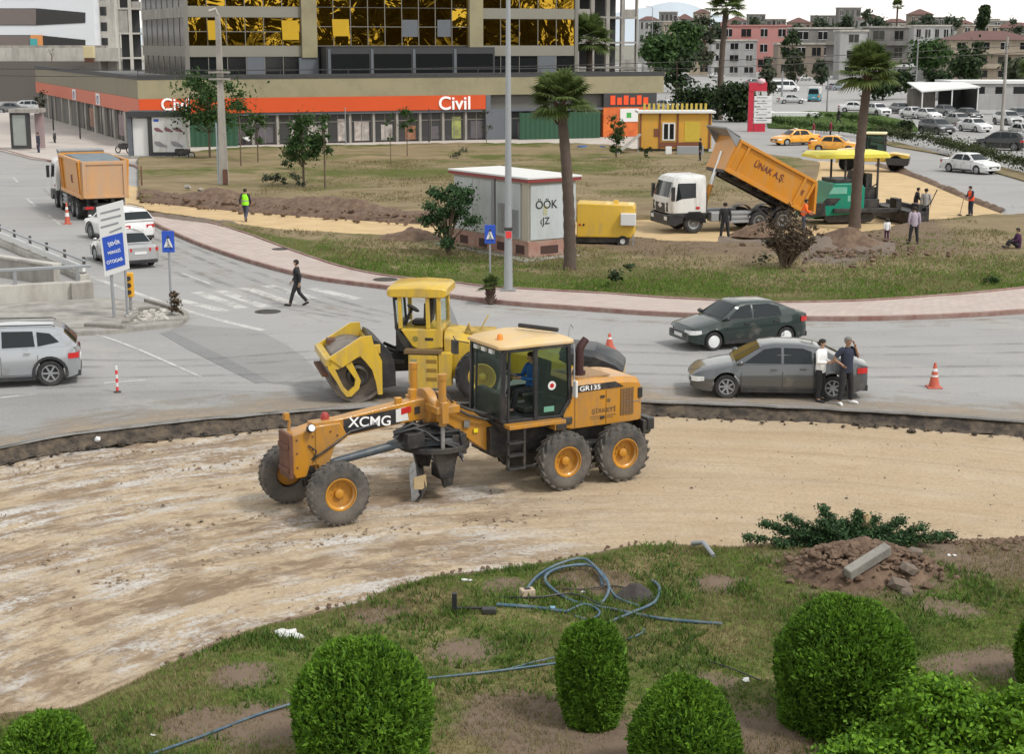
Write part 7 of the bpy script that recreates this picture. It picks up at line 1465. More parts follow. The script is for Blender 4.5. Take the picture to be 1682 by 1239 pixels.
# hedges of the far median
def hedge(label, pts, w, h, seed, mt=None, leaf=.11):
    p, L = resample(Gs(pts, .1), max(8, int(3))); n = int(L*1.6); p, _ = resample(Gs(pts, .1), n); c0 = p.mean(0); t = thing('hedge', label, 'hedge', (c0[0], c0[1], .1), 0, 'hedges of the far median'); q = random.Random(seed)
    cl = [(p[i,0]-c0[0]+q.uniform(-.2,.2), p[i,1]-c0[1]+q.uniform(-w,w)*.4, h*(.45+.25*q.random()), h*q.uniform(.5,.62)) for i in range(n)]; crown('foliage', t, mt or l_hedge, cl, 120, leaf, seed, .9); return t
l_hedge = leafmat('leaf_hedge', (.02,.03,.012), (.07,.085,.03), .5, .2); l_hedge2 = leafmat('leaf_hedge_green', (.02,.045,.01), (.07,.12,.025), .5, .2)
hedge('long clipped hedge running beside the road of the white saloon', [(1442,226),(1490,236),(1550,246),(1610,266),(1690,284),(1790,304)], 1.2, 1.35, 1)
hedge('green hedge along the lawn behind the taxis', [(1262,205),(1310,212),(1370,219),(1436,226)], 1.0, 1.1, 2, l_hedge2)
hedge('green hedge on the lawn behind the palm trunk', [(1330,196),(1390,198),(1450,210),(1490,222)], 1.0, .9, 3, l_hedge2)
tree('rounded dark bush standing up out of the hedge', 1487, 226, 196, 30, .1, l_dark, .1, 12, 160, .14, crown_lo=.05, seed=70)

# ---------------------------------------------------------------- near garden: clipped thuja shrubs
def thuja(label, c, prof, mt, n, seed, leaf=.030, squash=1.0, lumps=.09):
    """prof: list of (radius, height); small upright sprays over an uneven rounded body"""
    g = np.random.default_rng(seed); t = thing('clipped_shrub', label, 'shrub', c, 0, 'clipped shrubs in the near garden')
    R_ = np.array([p[0] for p in prof]); Hh = np.array([p[1] for p in prof]); seg = np.concatenate([[0], np.cumsum(np.hypot(np.diff(R_), np.diff(Hh)))])
    area = np.interp(np.linspace(0, seg[-1], 200), seg, R_)+.05; cdf = np.cumsum(area); cdf /= cdf[-1]
    s = np.interp(g.random(n), cdf, np.linspace(0, seg[-1], 200)); r = np.interp(s, seg, R_); h = np.interp(s, seg, Hh); th = g.uniform(0, 2*pi, n)
    lump = 1 + lumps*2*fbm(np.cos(th)*1.5+h*1.1, np.sin(th)*1.5-h*.9, seed, 4) ; depth = 1 + .045 + np.where(g.random(n) < .05, g.random(n)*.10, 0) - g.random(n)**2*.26 + .05*fbm(th*5, h*9, seed+9, 2)
    C = np.stack([np.cos(th)*r*lump*depth, np.sin(th)*r*lump*depth, h*(.97+.06*fbm(th*2, h*3, seed+3))-(1-depth)*.1*h], -1)
    dr = np.gradient(R_, Hh+1e-6*np.arange(len(Hh))); nx = np.stack([np.cos(th), np.sin(th), np.clip((h/Hh.max()-.35)*1.6, 0, 2)], -1); nx /= np.linalg.norm(nx, axis=1)[:, None]
    T_ = nx*.75 + unit(g, n)*.85 + np.array([0,0,.5]); T_ /= np.linalg.norm(T_, axis=1)[:, None]; Nn = np.cross(T_, unit(g, n)); Nn /= np.linalg.norm(Nn, axis=1)[:, None]+1e-9
    sz = leaf*1.45*g.uniform(.5, 1.7, n); V, F_ = quads(C, Nn, T_, sz*.36, sz); npmesh('foliage', V, F_, mt, t)
    m = MB(); m.lathe([(max(.001, p[0]*.80), p[1]*.93+.02) for p in prof], n=28); m.build('dark_core', m_core, t, 60)  # solid dark core: shade between the leaves put into its colour
    m = MB()
    for k in range(5): a = k*1.26; m.tube([(cos(a)*.06, sin(a)*.06, -.1), (cos(a)*.2*R_.max(), sin(a)*.2*R_.max(), .5)], [.03,.02], 6)
    m.build('stem', m_trunk, t, 50); return t
m_core = mat('thuja_core_shade', (.014,.028,.006), .9, 0, .4, 8)
def round_prof(w, h, lo=.72, top=.5, n=14):
    out = []
    for k in range(n+1):
        s = k/n; z = h*s; r = w/2*(lo+(1-lo)*min(1, s/.45)) if s < .45 else w/2*math.cos((s-.45)/.55*pi/2)**top
        out.append((max(r, .002), z))
    return out
thuja('large round clipped shrub at the bottom left of centre', G(594,1262), round_prof(1.72,1.78,.86,.42), l_shrub, 42000, 1)
thuja('narrow upright clipped shrub in front of the coiled blue hose', G(972,1188), round_prof(.92,1.52,.72,.30), l_shrub2, 24000, 2)
thuja('large round clipped shrub in front of the clod heap', G(1384,1186), round_prof(1.82,1.86,.88,.45), l_shrub2, 44000, 3)
thuja('bright conical clipped shrub at the bottom edge right of the narrow one', G(1124,1290), round_prof(1.26,1.50,.9,.62), l_shrub, 30000, 4)
thuja('small clipped shrub in the bottom left corner', G(82,1330), round_prof(1.02,1.28,.9,.35), l_shrub, 22000, 5)
l_big = leafmat('thuja_bright', (.03,.09,.006), (.20,.38,.025), 1.8, .35)
def loose(label, c, w, d, h, n, seed):
    t = thing('loose_shrub', label, 'shrub', c, 0, 'loose shrubs in the near corner'); q = random.Random(seed); cl = []; m = MB()
    for k in range(n):
        a = q.uniform(0, 6.283); e = q.uniform(0, 1)**.6; rr = q.uniform(.55, 1.0); x, y = cos(a)*w*.5*e*rr, sin(a)*d*.5*e*rr; z = h*(1-.55*e**2.4)*q.uniform(.72, 1.0); cl.append((x, y, z, q.uniform(.15, .27)))
        cl.append((x*1.05, y*1.05, z*q.uniform(.25, .7), q.uniform(.18, .28))); m.tube([(x*.1, y*.1, 0), (x*.6, y*.6, z*.6), (x, y, z)], [.02,.012,.004], 4)
    m.build('stems', m_trunk, t, 0); crown('foliage', t, l_big, cl, 190, .040, seed, .8, -.35); return t
loose('bright loose shrub at the bottom right, tallest part of the spreading mass', G(1535,1300), 2.0, 1.8, 1.50, 75, 6)
loose('low bright loose shrub in front at the bottom edge right of the bare soil', G(1425,1345), 1.7, 1.5, .98, 60, 7)
loose('bright loose shrub filling the bottom right corner', G(1680,1318), 2.0, 1.9, 1.58, 75, 8)
thuja('dark clipped shrub cut off by the right edge of the picture', G(1742,1130), round_prof(1.2,1.25,.85,.4), l_shrub2, 20000, 9)
# the uprooted juniper lying over the heap of clods
j_ = thing('juniper_branches', 'uprooted dark green juniper lying behind the heap of clods', 'branches', G(1372,898,-.05), 0); j_.scale = (.95,1,.85); m = MB(); cl = []; q = random.Random(12)
for x, z, k in ((-1.7,.15,0),(-1.35,.42,1),(-1.0,.25,2),(-.7,.35,3),(-.35,.62,4),(-.1,.35,5),(-.3,.85,6),(.2,.42,7),(.05,.2,8),(.45,.66,9),(.75,.55,10),(-.9,.55,11),(-1.15,.1,12),(1.25,.55,13),(1.6,.45,14),(1.05,.25,15),(1.9,.30,16),(2.3,.10,17),(1.45,.25,18),(-.55,.12,19),(.6,.3,20)):
    y = q.uniform(-.35,.35); m.tube([(.35,0,.05),(x*.5+.15,y*.5,z*.4+.12),(x,y,z)], [.04,.025,.008], 5)
    for s_ in (.45,.6,.75,.9,1.02): cl.append((.35*(1-s_)+x*s_, y*s_, .06+z*s_*(.8+.2*s_), .20*(1.15-.35*s_)))
m.build('branches', m_trunk, j_, 50); crown('foliage', j_, l_conif, cl, 320, .036, 91, .7, -.3)
MB().tube([(.62,.1,.05),(.64,.05,.5),(.60,.02,.75)], [.13,.12,.07], 7).build('torn_stump', mat('pale_wood', (.45,.33,.18), .8, 0, .3, 6), j_, 40)
# heap of clods and the broken kerb stone
d_.scale = (1.28,1.2,1.05)
hc = G(1418,938,0); hp = thing('clod_heap', 'heap of brown soil clods in front of the juniper at the right', 'soil heap', hc, 0)
b_ = mound('soil', (0,0,0), 1.45, .48, m_soil, 71); b_.parent = hp
mb = MB(); q = random.Random(17)
for k in range(900):
    a = q.uniform(0,6.28); rr = abs(q.gauss(0,.55)); rr = min(rr, 1.3); z = .48*max(0,(1-(rr/1.25)**1.5)); s = q.uniform(.02,.085)*(1.5 if q.random() < .1 else 1); mb.rock((cos(a)*rr*1.3, sin(a)*rr*.95, z+s*.25), s, .35, .75, q)
o = mb.build('clods', m_soil, hp); o['kind'] = 'stuff'
st = tag(MB().box(-.48,.48,-.09,.09,-.10,.10).build('kerb_stone', m_kerbg, None, 0, .02), 'broken grey kerb stone lying tilted on the clod heap', 'kerb stone'); st.location = hc + Vector((-.10,-.72,.42)); st.rotation_euler = (rad(12), rad(-20), rad(28))
for (dx, dy, z, r, lb) in ((.42,-1.05,.10,.22,'large grey-brown clod low on the front of the heap'),(.62,-.7,.28,.17,'flat pale stone right of the kerb stone'),(.95,.15,.30,.18,'pale broken slab at the right top of the heap'),(.45,-1.3,.06,.16,'lone clod fallen in front of the heap')):
    o = tag(MB().rock((0,0,0), r, .25, .6, random.Random(int(dx*100))).build('stone', m_soilg), lb, 'stone', 'stones on the clod heap'); o.location = hc + Vector((dx, dy, z))
# ---------------------------------------------------------------- hoses and litter on the near lawn
m_hose = mat('blue_hose', (.045,.095,.14), .5, 0, .25, 3, (.18,.2,.2), .35, 4)
def LG(u, v, dz=.03):
    p = G(u, v, 0.0); return Vector((p.x, p.y, float(lawnz(np.array(p.x), np.array(p.y)))+dz))
def lay(pts, dz=.03, n=8):
    P = [LG(u, v, dz if len(r) == 0 else r[0]) for u, v, *r in pts]; out = []
    for i in range(len(P)-1):
        a = P[max(i-1,0)]; b = P[i]; c = P[i+1]; d = P[min(i+2,len(P)-1)]
        for k in range(n): t = k/n; out.append(.5*((2*b)+(c-a)*t+(2*a-5*b+4*c-d)*t*t+(3*b-a-3*c+d)*t**3))
    return out + [P[-1]]
def hose(label, pts, r=.022, mt=None, name='hose', dz=.03): 
    o = MB().tube(lay(pts, dz), r, 8).build(name, mt or m_hose, None, 60); return tag(o, label, 'hose', 'hoses on the lawn')
hose('blue hose coil looping up around the dark gravel lump', [(865,972),(890,950,.06),(950,938,.10),(985,950,.14),(1000,975,.08),(980,996),(930,985),(895,962,.1),(920,945,.12),(975,940,.1),(990,965)], .026)
hose('blue hose loop curling round the right side of the gravel lump', [(1000,1025),(1040,1012,.06),(1075,998,.08),(1083,975,.10),(1072,962,.08)], .026)
hose('long straight blue pipe end lying to the right', [(940,990),(1020,1008),(1090,1020),(1186,1030)], .028)
hose('thick straight blue pipe with a light band at the left of the coil', [(816,998),(870,1002),(930,1008)], .034)
hose('thin blue hose running left from the narrow shrub', [(700,1117),(780,1110),(840,1102),(930,1090)], .02)
hose('second thin hose close beside the one left of the narrow shrub', [(820,1105),(880,1090),(930,1078)], .014)
hose('long thin blue hose running to the bottom edge left of the big shrub', [(230,1250),(330,1212),(420,1178),(480,1158)], .02)
hose('short blue hose piece right of the narrow shrub', [(1030,1055),(1052,1046),(1058,1038)], .02)
hose('thin black cable on the bare soil by the conical shrub', [(1160,1090),(1200,1102),(1250,1120)], .012, m_blkp)
hose('blue hose arch crossing over the top of the coil', [(858,985),(880,958,.10),(918,942,.16),(960,936,.18),(990,958,.12),(1012,985,.05),(1050,1000)], .024)
hose('thin dark pipe tangled through the middle of the coil', [(820,985),(880,990,.08),(940,985,.10),(990,1000,.06),(1040,1018)], .016, m_blkp)
hose('short hose bend at the front of the coil', [(930,1008),(960,1000,.08),(985,1010,.05),(970,1022),(945,1015)], .022)
hose('dark cable lying across the bare patch behind the coil', [(900,968),(950,972,.05),(1005,968,.05),(1040,972)], .014, m_blk)
tag(MB().tube([LG(1138,898,.12), LG(1155,904,.16), LG(1172,918,.05)], [.05,.045,.04], 10).build('pipe_end', m_galv, None, 50), 'grey pipe end sticking out of the lawn edge', 'pipe')
tag(MB().box(-.03,.03,-.04,.04,0,.02).lathe([(.05,0),(.05,.10),(.001,.10)], (.0,0,0), 'x', 10).build('pipe_sleeve', mat('pale_blue', (.16,.30,.40), .5), None, 40, loc=LG(902,1004,.03)), 'light blue sleeve on the thick pipe', 'pipe sleeve')
bx_ = thing('junction_box', 'small beige valve box at the left end of the hose coil', 'box', LG(866,982,0), .3); wpart('box', mat('beige_box', (.42,.33,.24), .8), bx_, (-.12,.12,-.09,.09,0,.14), bev=.01); wpart('lid', m_blk, bx_, (-.05,.05,-.05,.05,.142,.15))
gl = tag(mound('gravel_heap', LG(1045,984,-.03), .46, .24, mat('dark_gravel', (.05,.042,.04), .95, 0, .5, 8, None, .4, 2, .9, 20), 83), 'dark gravel lump inside the hose loop', 'gravel heap')
gs = thing('irrigation_parts', 'black plastic sprinkler parts lying left of the hose coil', 'pipe fitting', LG(780,1006,0), 0); wpart('riser', m_blkp, gs, (-.38,-.30,-.04,.04,0,.32)); MB().tube([(-.34,0,.06),(.1,.02,.05),(.35,-.1,.05)], .025, 8).build('pipe', m_blk, gs, 50); wpart('valve', m_blkp, gs, (.12,.36,-.16,-.02,.0,.10), bev=.02)
for u, v, s, lb in ((480,1044,.28,'crumpled white plastic sheet on the grass below the bed edge'),(766,956,.10,'small white scrap on the grass above the black fittings'),(1222,1118,.13,'white plastic cup lying right of the conical shrub'),(960,972,.09,'pale stone inside the hose coil'),(250,1210,.06,'tiny white scrap on the grass in the left garden'),(1563,914,.09,'white stone at the edge of the clod strip'),(975,932,.06,'small white dot of litter beside the hose coil')):
    m = MB(); q = random.Random(u)
    for k in range(4 if s > .2 else 2): m.rock((q.uniform(-s,s)*.7, q.uniform(-s,s)*.3, s*.15), s*.5, .5, .35, q)
    tag(m.build('litter', m_whites, None, 0, loc=LG(u, v, 0)), lb, 'litter', 'litter on the lawn')
for u, v, s, lb in ((160,722,.10,'pale stone in the dark cut at the left'),(62,731,.07,'small white stone at the left end of the cut')):
    tag(MB().rock((0,0,0), s, .3, .8, random.Random(u)).build('stone', m_whites, None, 0, loc=G(u, v, -.2)), lb, 'stone')
# ---------------------------------------------------------------- street furniture
def cone(label, u, v, H=.75, z=0):
    t = thing('traffic_cone', label, 'traffic cone', G(u, v, z), 0, 'traffic cones'); MB().box(-.2,.2,-.2,.2,0,.04).build('base', m_cone, t, 0, .01); MB().lathe([(.15,.04),(.03,H)], n=20).build('cone_body', m_cone, t, 40)
    for a, b in ((.35,.52),(.66,.78)): MB().lathe([(.15-.12*a+.004,H*a),(.15-.12*b+.004,H*b)], n=20, cap=False).build('band', m_whites, t, 40, fix=False)
    return t
cone('orange traffic cone with pale bands on the road at the right', 1534, 637, .70); cone('small red cone behind the engine hood of the grader', 1001, 574, .5)
cone('tall orange cone beside the wheels of the orange tipper', 111, 368, 1.15)
fp = thing('flexible_post', 'thin red and white flexible post on the road at the left', 'bollard', G(193,645), 0); MB().lathe([(.10,0),(.10,.03),(.04,.05)], n=14).build('base', m_blk, fp, 40); m_pred = mat('post_red', (.62,.04,.04), .5)
for k in range(6): MB().cyl((0,0,.05+k*.115),(0,0,.05+(k+1)*.115-.002), .035, n=10).build('ring', m_pred if k % 2 == 0 else m_whites, fp, 40)
# big direction sign, leaning
ds = thing('direction_sign', 'tall leaning white direction sign with a blue lower panel on the traffic island', 'road sign', G(186,522,.13), 0)
Z = lambda v: A(186, v, ds.location.y).z-.13; XX = lambda u: A(u, 450, ds.location.y).x-ds.location.x; tl_ = .155
def shp(u0, u1, v0, v1): 
    return [(XX(u0)+0, Z(v0+6)), (XX(u1), Z(v0)), (XX(u1)+.06, Z(v1)), (XX(u0)+.06, Z(v1+8))]
MB().prism([(XX(165),Z(340)),(XX(209),Z(328)),(XX(214),Z(441)),(XX(173),Z(455))], 'y', -.10, -.04).build('panel', m_whites, ds, 0, .01)
MB().prism([(XX(172),Z(390)),(XX(206),Z(381)),(XX(208),Z(434)),(XX(176),Z(444))], 'y', -.112, -.102).build('blue_panel', m_blue, ds)
for k, (v, w0, w1) in enumerate(((346,172,204),(357,172,205),(369,171,200),(377,185,205))): MB().bar((XX(w0),-.11,Z(v+4)), (XX(w1),-.11,Z(v-4)), .012, .05).build('sign_line', mat('sign_grey', (.22,.23,.25), .6) if k == 0 else bpy.data.materials['sign_grey'], ds)
for v, s, tx in ((399,.24,'ŞEHİR'),(413,.18,'MERKEZİ'),(428,.22,'OTOGAR')): text(tx, 'lettering', m_txt_w, ds, (XX(191),-.118,Z(v)), (pi/2,rad(-15),0), s*.72, .003, sx=.85)
MB().cyl((XX(184),0,-.05),(XX(181),0,Z(345)), .055, n=12).build('post', m_galv, ds, 40); MB().cyl((XX(203),.25,-.05),(XX(203),.25,Z(360)), .045, n=12).build('post', m_galv, ds, 40)
yb = thing('warning_beacon', 'small yellow and black traffic light box on a short post behind the direction sign', 'beacon', G(205,518,.13)+Vector((0,.9,0)), 0); MB().cyl((0,0,-.05),(0,0,.5), .05, n=10).build('post', m_grey, yb, 40); wpart('box', mat('signal_yellow', (.66,.33,.02), .5), yb, (-.13,.13,-.12,.12,.5,1.35), bev=.03)
for z in (.68,.92,1.16): MB().cyl((0,-.12,z),(0,-.16,z), .08, n=16).build('lamp', m_blk, yb, 40)
def pedsign(label, u, v, vt, z, w=.62):
    p = G(u, v, z); t = thing('crossing_sign', label, 'road sign', p, rad(4), 'pedestrian crossing signs'); H = A(u, vt, p.y).z-z; MB().cyl((0,0,-.05),(0,0,H), .04, n=10).build('post', m_galv, t, 40); wpart('panel', m_blue, t, (-w/2,w/2,-.07,-.045,H-w*1.75,H), bev=.01)
    m = MB(); zc = H-w*.9; m.add([(-w*.36,-.075,zc-w*.42),(w*.36,-.075,zc-w*.42),(0,-.075,zc+w*.52)], [(0,1,2)]); m.build('white_triangle', m_whites, t); m = MB(); m.rock((0,0,0), .05, 0); 
    MB().bar((-.02,-.08,zc+.1),(.02,-.08,zc-.08),.06,.01).bar((.02,-.08,zc-.08),(-.1,-.08,zc-.24),.05,.01).bar((.02,-.08,zc-.08),(.12,-.08,zc-.24),.05,.01).lathe([(.045,-.08),(.045,-.085),(.001,-.085)], (0,0,zc+.16), 'y', 12).build('walking_figure', m_txt_k, t); return t
pedsign('blue pedestrian crossing sign on the tip of the traffic island', 282, 516, 379, .13, .42); pedsign('blue pedestrian crossing sign on a thin post left of the lamp post', 805, 462, 369, .14, .42)
db = thing('dry_plant', 'dry brown plant tied to the foot of the island crossing sign', 'plant', G(287,518,.13), 0); crown('foliage', db, l_dead, [(.02,0,.25,.22),(.05,0,.5,.2),(0,0,.72,.14)], 160, .07, 5)
mb = MB(); q = random.Random(3)
for k in range(46): p = G(q.uniform(205,275), q.uniform(508,528), .13); mb.rock((p.x,p.y,.15), q.uniform(.04,.16), .3, .5, q)
stuff(mb.build('rubble', m_concl))
for u0, v0, u1, v1, lb in ((140,534,205,536,'broken kerb piece lying in front of the direction sign'),(205,530,225,516,'grey broken slab edge right of the direction sign'),(228,508,262,506,'dark broken kerb stone at the back of the island')):
    tag(MB().bar(G(u0,v0,.18), G(u1,v1,.20), .22, .14).build('kerb_stone', m_kerbg, None, 0, .03), lb, 'kerb stone', 'broken kerb stones on the island')
# underpass parapets on the left
pw = thing('parapet_wall', 'low concrete parapet wall with a metal rail at the left edge', 'wall', G(150,492), 0); a = G(-120,508)-G(150,492); ang = math.atan2(a.y, a.x); pw.rotation_euler = (0,0,ang); Lw = a.length
wpart('wall', m_concl, pw, (0,Lw,-.15,.25,0,.72), bev=.02); wpart('end_block', m_conc, pw, (-.05,.75,-.35,.45,.0,.70), bev=.02); wpart('rail', m_galv, pw, (-.05,Lw,.0,.12,1.20,1.32), bev=.02)
for k in range(5): wpart('rail_post', m_grey, pw, (.4+k*2.2,.52+k*2.2,.0,.12,.72,1.2))
gr2 = thing('guard_rail', 'white guard rail with dark posts along the road on the left', 'guard rail', G(140,462), 0); a = G(-90,362)-G(140,462); gr2.rotation_euler = (0,0,math.atan2(a.y,a.x)); Lg = a.length; wpart('kerb_beam', m_concl, gr2, (0,Lg,-.2,.2,0,.28), bev=.03); wpart('rail', m_galv, gr2, (0,Lg,-.05,.05,.78,.86), bev=.02); wpart('beam', m_whites, gr2, (0,Lg,-.05,.09,.36,.60), bev=.02)
for k in range(12): wpart('post', m_blk, gr2, (.3+k*2.75,.46+k*2.75,-.14,-.055,.28,.92))
rw = thing('retaining_wall', 'grey inner wall of the underpass ramp between the two rails', 'wall', G(100,468), 0); a = G(-120,432)-G(100,468); rw.rotation_euler = (0,0,math.atan2(a.y,a.x)); wpart('wall', m_conc, rw, (0,a.length,0,.3,0,.75)); wpart('coping', m_concl, rw, (-.05,a.length,-.06,.36,.752,.86), bev=.02)
for k in range(9): wpart('pilaster', m_concl, rw, (.6+k*1.5,.75+k*1.5,-.05,-.004,0,.75))
# lamp post and poles
lp = thing('lamp_post', 'tall grey steel lamp post beside the substation', 'lamp post', G(835,477,.14), 0); MB().lathe([(.19,0),(.17,.1),(.14,2.2),(.115,5),(.075,11.5)], n=18).build('pole', m_galv, lp, 50); MB().box(-.28,.28,-.28,.28,-.02,.05).build('base_plate', m_grey, lp, 0, .01); wpart('red_sticker', m_pred, lp, (-.10,.12,-.17,-.14,2.0,2.25)); wpart('black_band', m_blk, lp, (-.16,.16,-.16,.16,2.28,2.40), bev=.03)
MB().tube([(0,0,11.4),(.1,0,11.9),(1.2,0,12.2)], .06, 8).build('arm', m_galv, lp, 50); wpart('lamp_head', m_grey, lp, (1.1,1.8,-.15,.15,12.12,12.28), bev=.03)
for s_ in (-1,1): MB().tube([(s_*.25,0,.0),(s_*.18,0,1.0)], .0, 4) if False else None
cp_ = thing('utility_pole', 'tall concrete power pole with cross arms in front of the gold tower', 'utility pole', G(368,303,.25), 0); Hc = A(368,30,cp_.location.y).z; MB().prism([(-.30,0),(.30,0),(.2,Hc*.5),(.15,Hc),(-.15,Hc),(-.2,Hc*.5)], 'y', -.17, .17).build('pole', m_conc, cp_, 0, .02); wpart('red_base', m_rust, cp_, (-.02,.30,-.20,-.174,0,1.0))
for z in (Hc*.62, Hc*.66): wpart('cross_arm', m_conc, cp_, (-.7,.7,-.28,-.18,z,z+.12))
MB().tube([(0,-.1,Hc),(-.1,-.2,Hc+.35),(-.5,-.3,Hc+.2)], .1, 8).build('pole_cap', m_concl, cp_, 50); wpart('cable_duct', mat('pale_blue_pipe', (.35,.42,.46), .6), cp_, (-.40,-.31,-.05,.05,0,4.0))
for k, z in enumerate((Hc*.66+.2, Hc*.62+.2)):
    P0 = Vector((cp_.location.x, cp_.location.y-.23, z+.25)); pts = []
    for j in range(25): t_ = j/24; x = P0.x-45+t_*100; pts.append((x, P0.y+8*(t_-.45), z+.25+2.2*((t_-.45)**2)*2.5-.0))
    tag(MB().tube(pts, .022, 5).build('power_line', m_blk), ('upper' if k == 0 else 'lower')+' power line crossing in front of the gold tower', 'power line')
def slimpole(label, u, v, vt, r=.12, z=0, arm=0, Y=None, mt=None, name='street_lamp'):
    p = G(u, v, z) if Y is None else A(u, v, Y); t = thing(name, label, 'pole', p, 0, 'street poles'); H = A(u, vt, p.y).z-p.z; MB().cyl((0,0,-.1),(0,0,H), r, r*.6, 10).build('pole', mt or m_grey, t, 40)
    if arm: MB().tube([(0,0,H-.1),(arm*.4,0,H+.25),(arm,0,H+.3)], r*.5, 6).build('arm', mt or m_grey, t, 40); wpart('lamp_head', m_grey, t, (arm-.3,arm+.4,-.15,.15,H+.22,H+.38))
    return t
slimpole('concrete power pole beside the parked cars at the right', 1645, 220, 60, .2, name='utility_pole', mt=m_conc); slimpole('slim street light between the palm and the cream house', 1503, 170, 66, .14, arm=1.6); slimpole('street light in front of the round green trees', 1070, 128, 12, .16, arm=-1.5); slimpole('white street light with curved arm between the two round trees', 1113, 116, 26, .16, arm=-1.8, mt=m_concl); slimpole('grey street pole left of the teal minibus', 1284, 162, 116, .2); slimpole('thin street pole right of the teal minibus', 1358, 186, 126, .12)
slimpole('dark slim lamp post on the left plaza, nearer one', 132, 228, 166, .08, .13, mt=m_dark); slimpole('dark slim lamp post on the left plaza, farther one', 88, 214, 158, .08, .13, mt=m_dark); slimpole('dark post in front of the shop under the Civil sign', 705, 233, 178, .09, .13, mt=m_dark); slimpole('red and black marker post right of the orange tipper', 233, 304, 272, .06, .2, mt=m_rust, name='marker_post'); slimpole('grey post in front of the shop windows left of the posters', 568, 236, 176, .07, .13)
# substation
sa, sb_, sc_ = G(744,401,.2), G(868,425,.2), G(946,409,.2); ang = math.atan2(sb_.y-sa.y, sb_.x-sa.x); ss = thing('substation', 'white transformer kiosk with a flat roof, brick plinth and graffiti on its side', 'substation', sa, ang)
L1 = (sb_-sa).length; ey_ = Vector((-sin(ang), cos(ang), 0)); W1 = next(d for d in np.arange(1.2, 5, .02) if (lambda q: 841+FPX*q.x/(Vector((q.x,q.y,q.z-CAM_Z)).dot(_f)))(sb_+ey_*float(d)) > 946); H0, H1 = .72, A(868,297,sb_.y).z-.2-.1
m_sub = mat('substation_white', (.44,.47,.48), .6, 0, .08, .6, (.30,.30,.28), .45, .8, 0, 20, 0, .4, True); m_subw = mat('substation_wall', (.42,.38,.31), .8, 0, .1, .8); m_bp = mat('brick_plinth', (.30,.16,.125), .9, 0, .25, 3, (.35,.28,.22), .4, 2)
wpart('walls', m_subw, ss, (.05,L1-.05,.05,W1-.05,H0,H1)); wpart('plinth', m_bp, ss, (0,L1,0,W1,0,H0), bev=.02); wpart('slab', m_conc, ss, (-.6,L1+.7,-.7,W1+.8,-.15,.04), bev=.02)
wpart('roof', m_whites, ss, (-.14,L1+.16,-.16,W1+.18,H1+.16,H1+.24), bev=.01); wpart('roof_trim', mat('roof_red', (.22,.035,.035), .6), ss, (-.12,L1+.14,-.14,W1+.16,H1+.02,H1+.156))
for i, (a, b) in enumerate(((.02,.53),(.58,.90))): 
    d_ = wpart('door', m_sub, ss, (L1*a+.06,L1*b,-.02,.04,H0+.06,H1-.08), bev=.01)
    wpart('door_gap', m_grey, d_, (L1*(a+b)/2+.02,L1*(a+b)/2+.05,-.028,-.02,H0+.1,H1-.12))
wpart('louvre', m_grey, ss, (L1*.62,L1*.72,-.035,-.02,H0+.2,H0+1.5)); wpart('louvre', m_grey, ss, (L1*.80,L1*.88,-.035,-.02,H0+.1,H0+1.3)); wpart('warning_plate', mat('plate_khaki', (.38,.36,.22), .6), ss, (L1*.66,L1*.70,-.03,-.02,H1-1.4,H1-1.05)); wpart('corner_post', m_grey, ss, (L1*.54,L1*.575,-.05,.04,H0,H1))
e_ = wpart('side_door', m_sub, ss, (L1-.04,L1+.02,.10,W1*.80,H0+.06,H1-.1), bev=.01); wpart('warning_plate', bpy.data.materials['plate_khaki'], ss, (L1+.02,L1+.03,W1*.30,W1*.38,H1-1.4,H1-1.0)); wpart('side_panel', m_sub, ss, (L1-.04,L1+.015,W1*.84,W1*.98,H0+.06,H1-.1))
for tx, yy, zz, sz in (('ÖÖK', W1*.36, H0+1.55, .50), ('‹JZ', W1*.33, H0+.85, .42)): text(tx, 'graffiti', m_txt_k, ss, (L1+.03,yy,zz), (pi/2,0,pi/2), sz, .002)
for k, x in enumerate((.16,.42,.66,.9)): wpart('plinth_vent', mat('vent_dark', (.06,.03,.025), .9) if k == 0 else bpy.data.materials['vent_dark'], ss, (L1*x-.35,L1*x+.30,-.012,-.002,.15,.52))
wpart('plinth_vent', bpy.data.materials['vent_dark'], ss, (L1+.002,L1+.012,W1*.25,W1*.62,.15,.5))
# yellow generator
gn = thing('generator', 'yellow trailer generator with a white box, parked behind the left palm', 'generator', G(944,407,.2)+Vector((.1,.5,0)), rad(-7)); Wg = 88*71/FPX+.15; m_gy = paint('generator_yellow', (.66,.42,.05), (.4,.3,.15), .2)
MB().prism([(0,.42),(Wg,.42),(Wg+.08,.6),(Wg+.08,1.75),(Wg,1.9),(0,1.98)], 'y', 0, 1.5).build('housing', m_gy, gn, 0, .05); wpart('chassis', m_blk, gn, (-.1,Wg-.2,.1,1.4,.18,.42)); wpart('control_box', m_whites, gn, (Wg-.55,Wg+.14,-.28,-.004,1.0,1.55), bev=.03); wpart('filler_cap', m_gy, gn, (Wg-.9,Wg-.7,.5,.7,1.92,2.08))
for x in (.15,.32): MB().cyl((x,-.02,1.0),(x,.0,1.0), .05, n=12).build('button', m_red if x < .2 else m_blk, gn, 40)
for s_ in (.12,1.3): w_ = MB().lathe([(.12,-.08),(.26,-.08),(.26,.08),(.12,.08),(.12,-.08)], ax='y', n=20).build('wheel', m_tyrec, gn, 40, loc=(Wg-.45,s_-.06,.26)); MB().lathe([(.13,-.06),(.001,-.05)], ax='y', n=16, cap=False).build('rim', m_whites, w_, 40)
wpart('prop_leg', m_galv, gn, (Wg+.0,Wg+.05,-.1,-.05,0,.6)); 
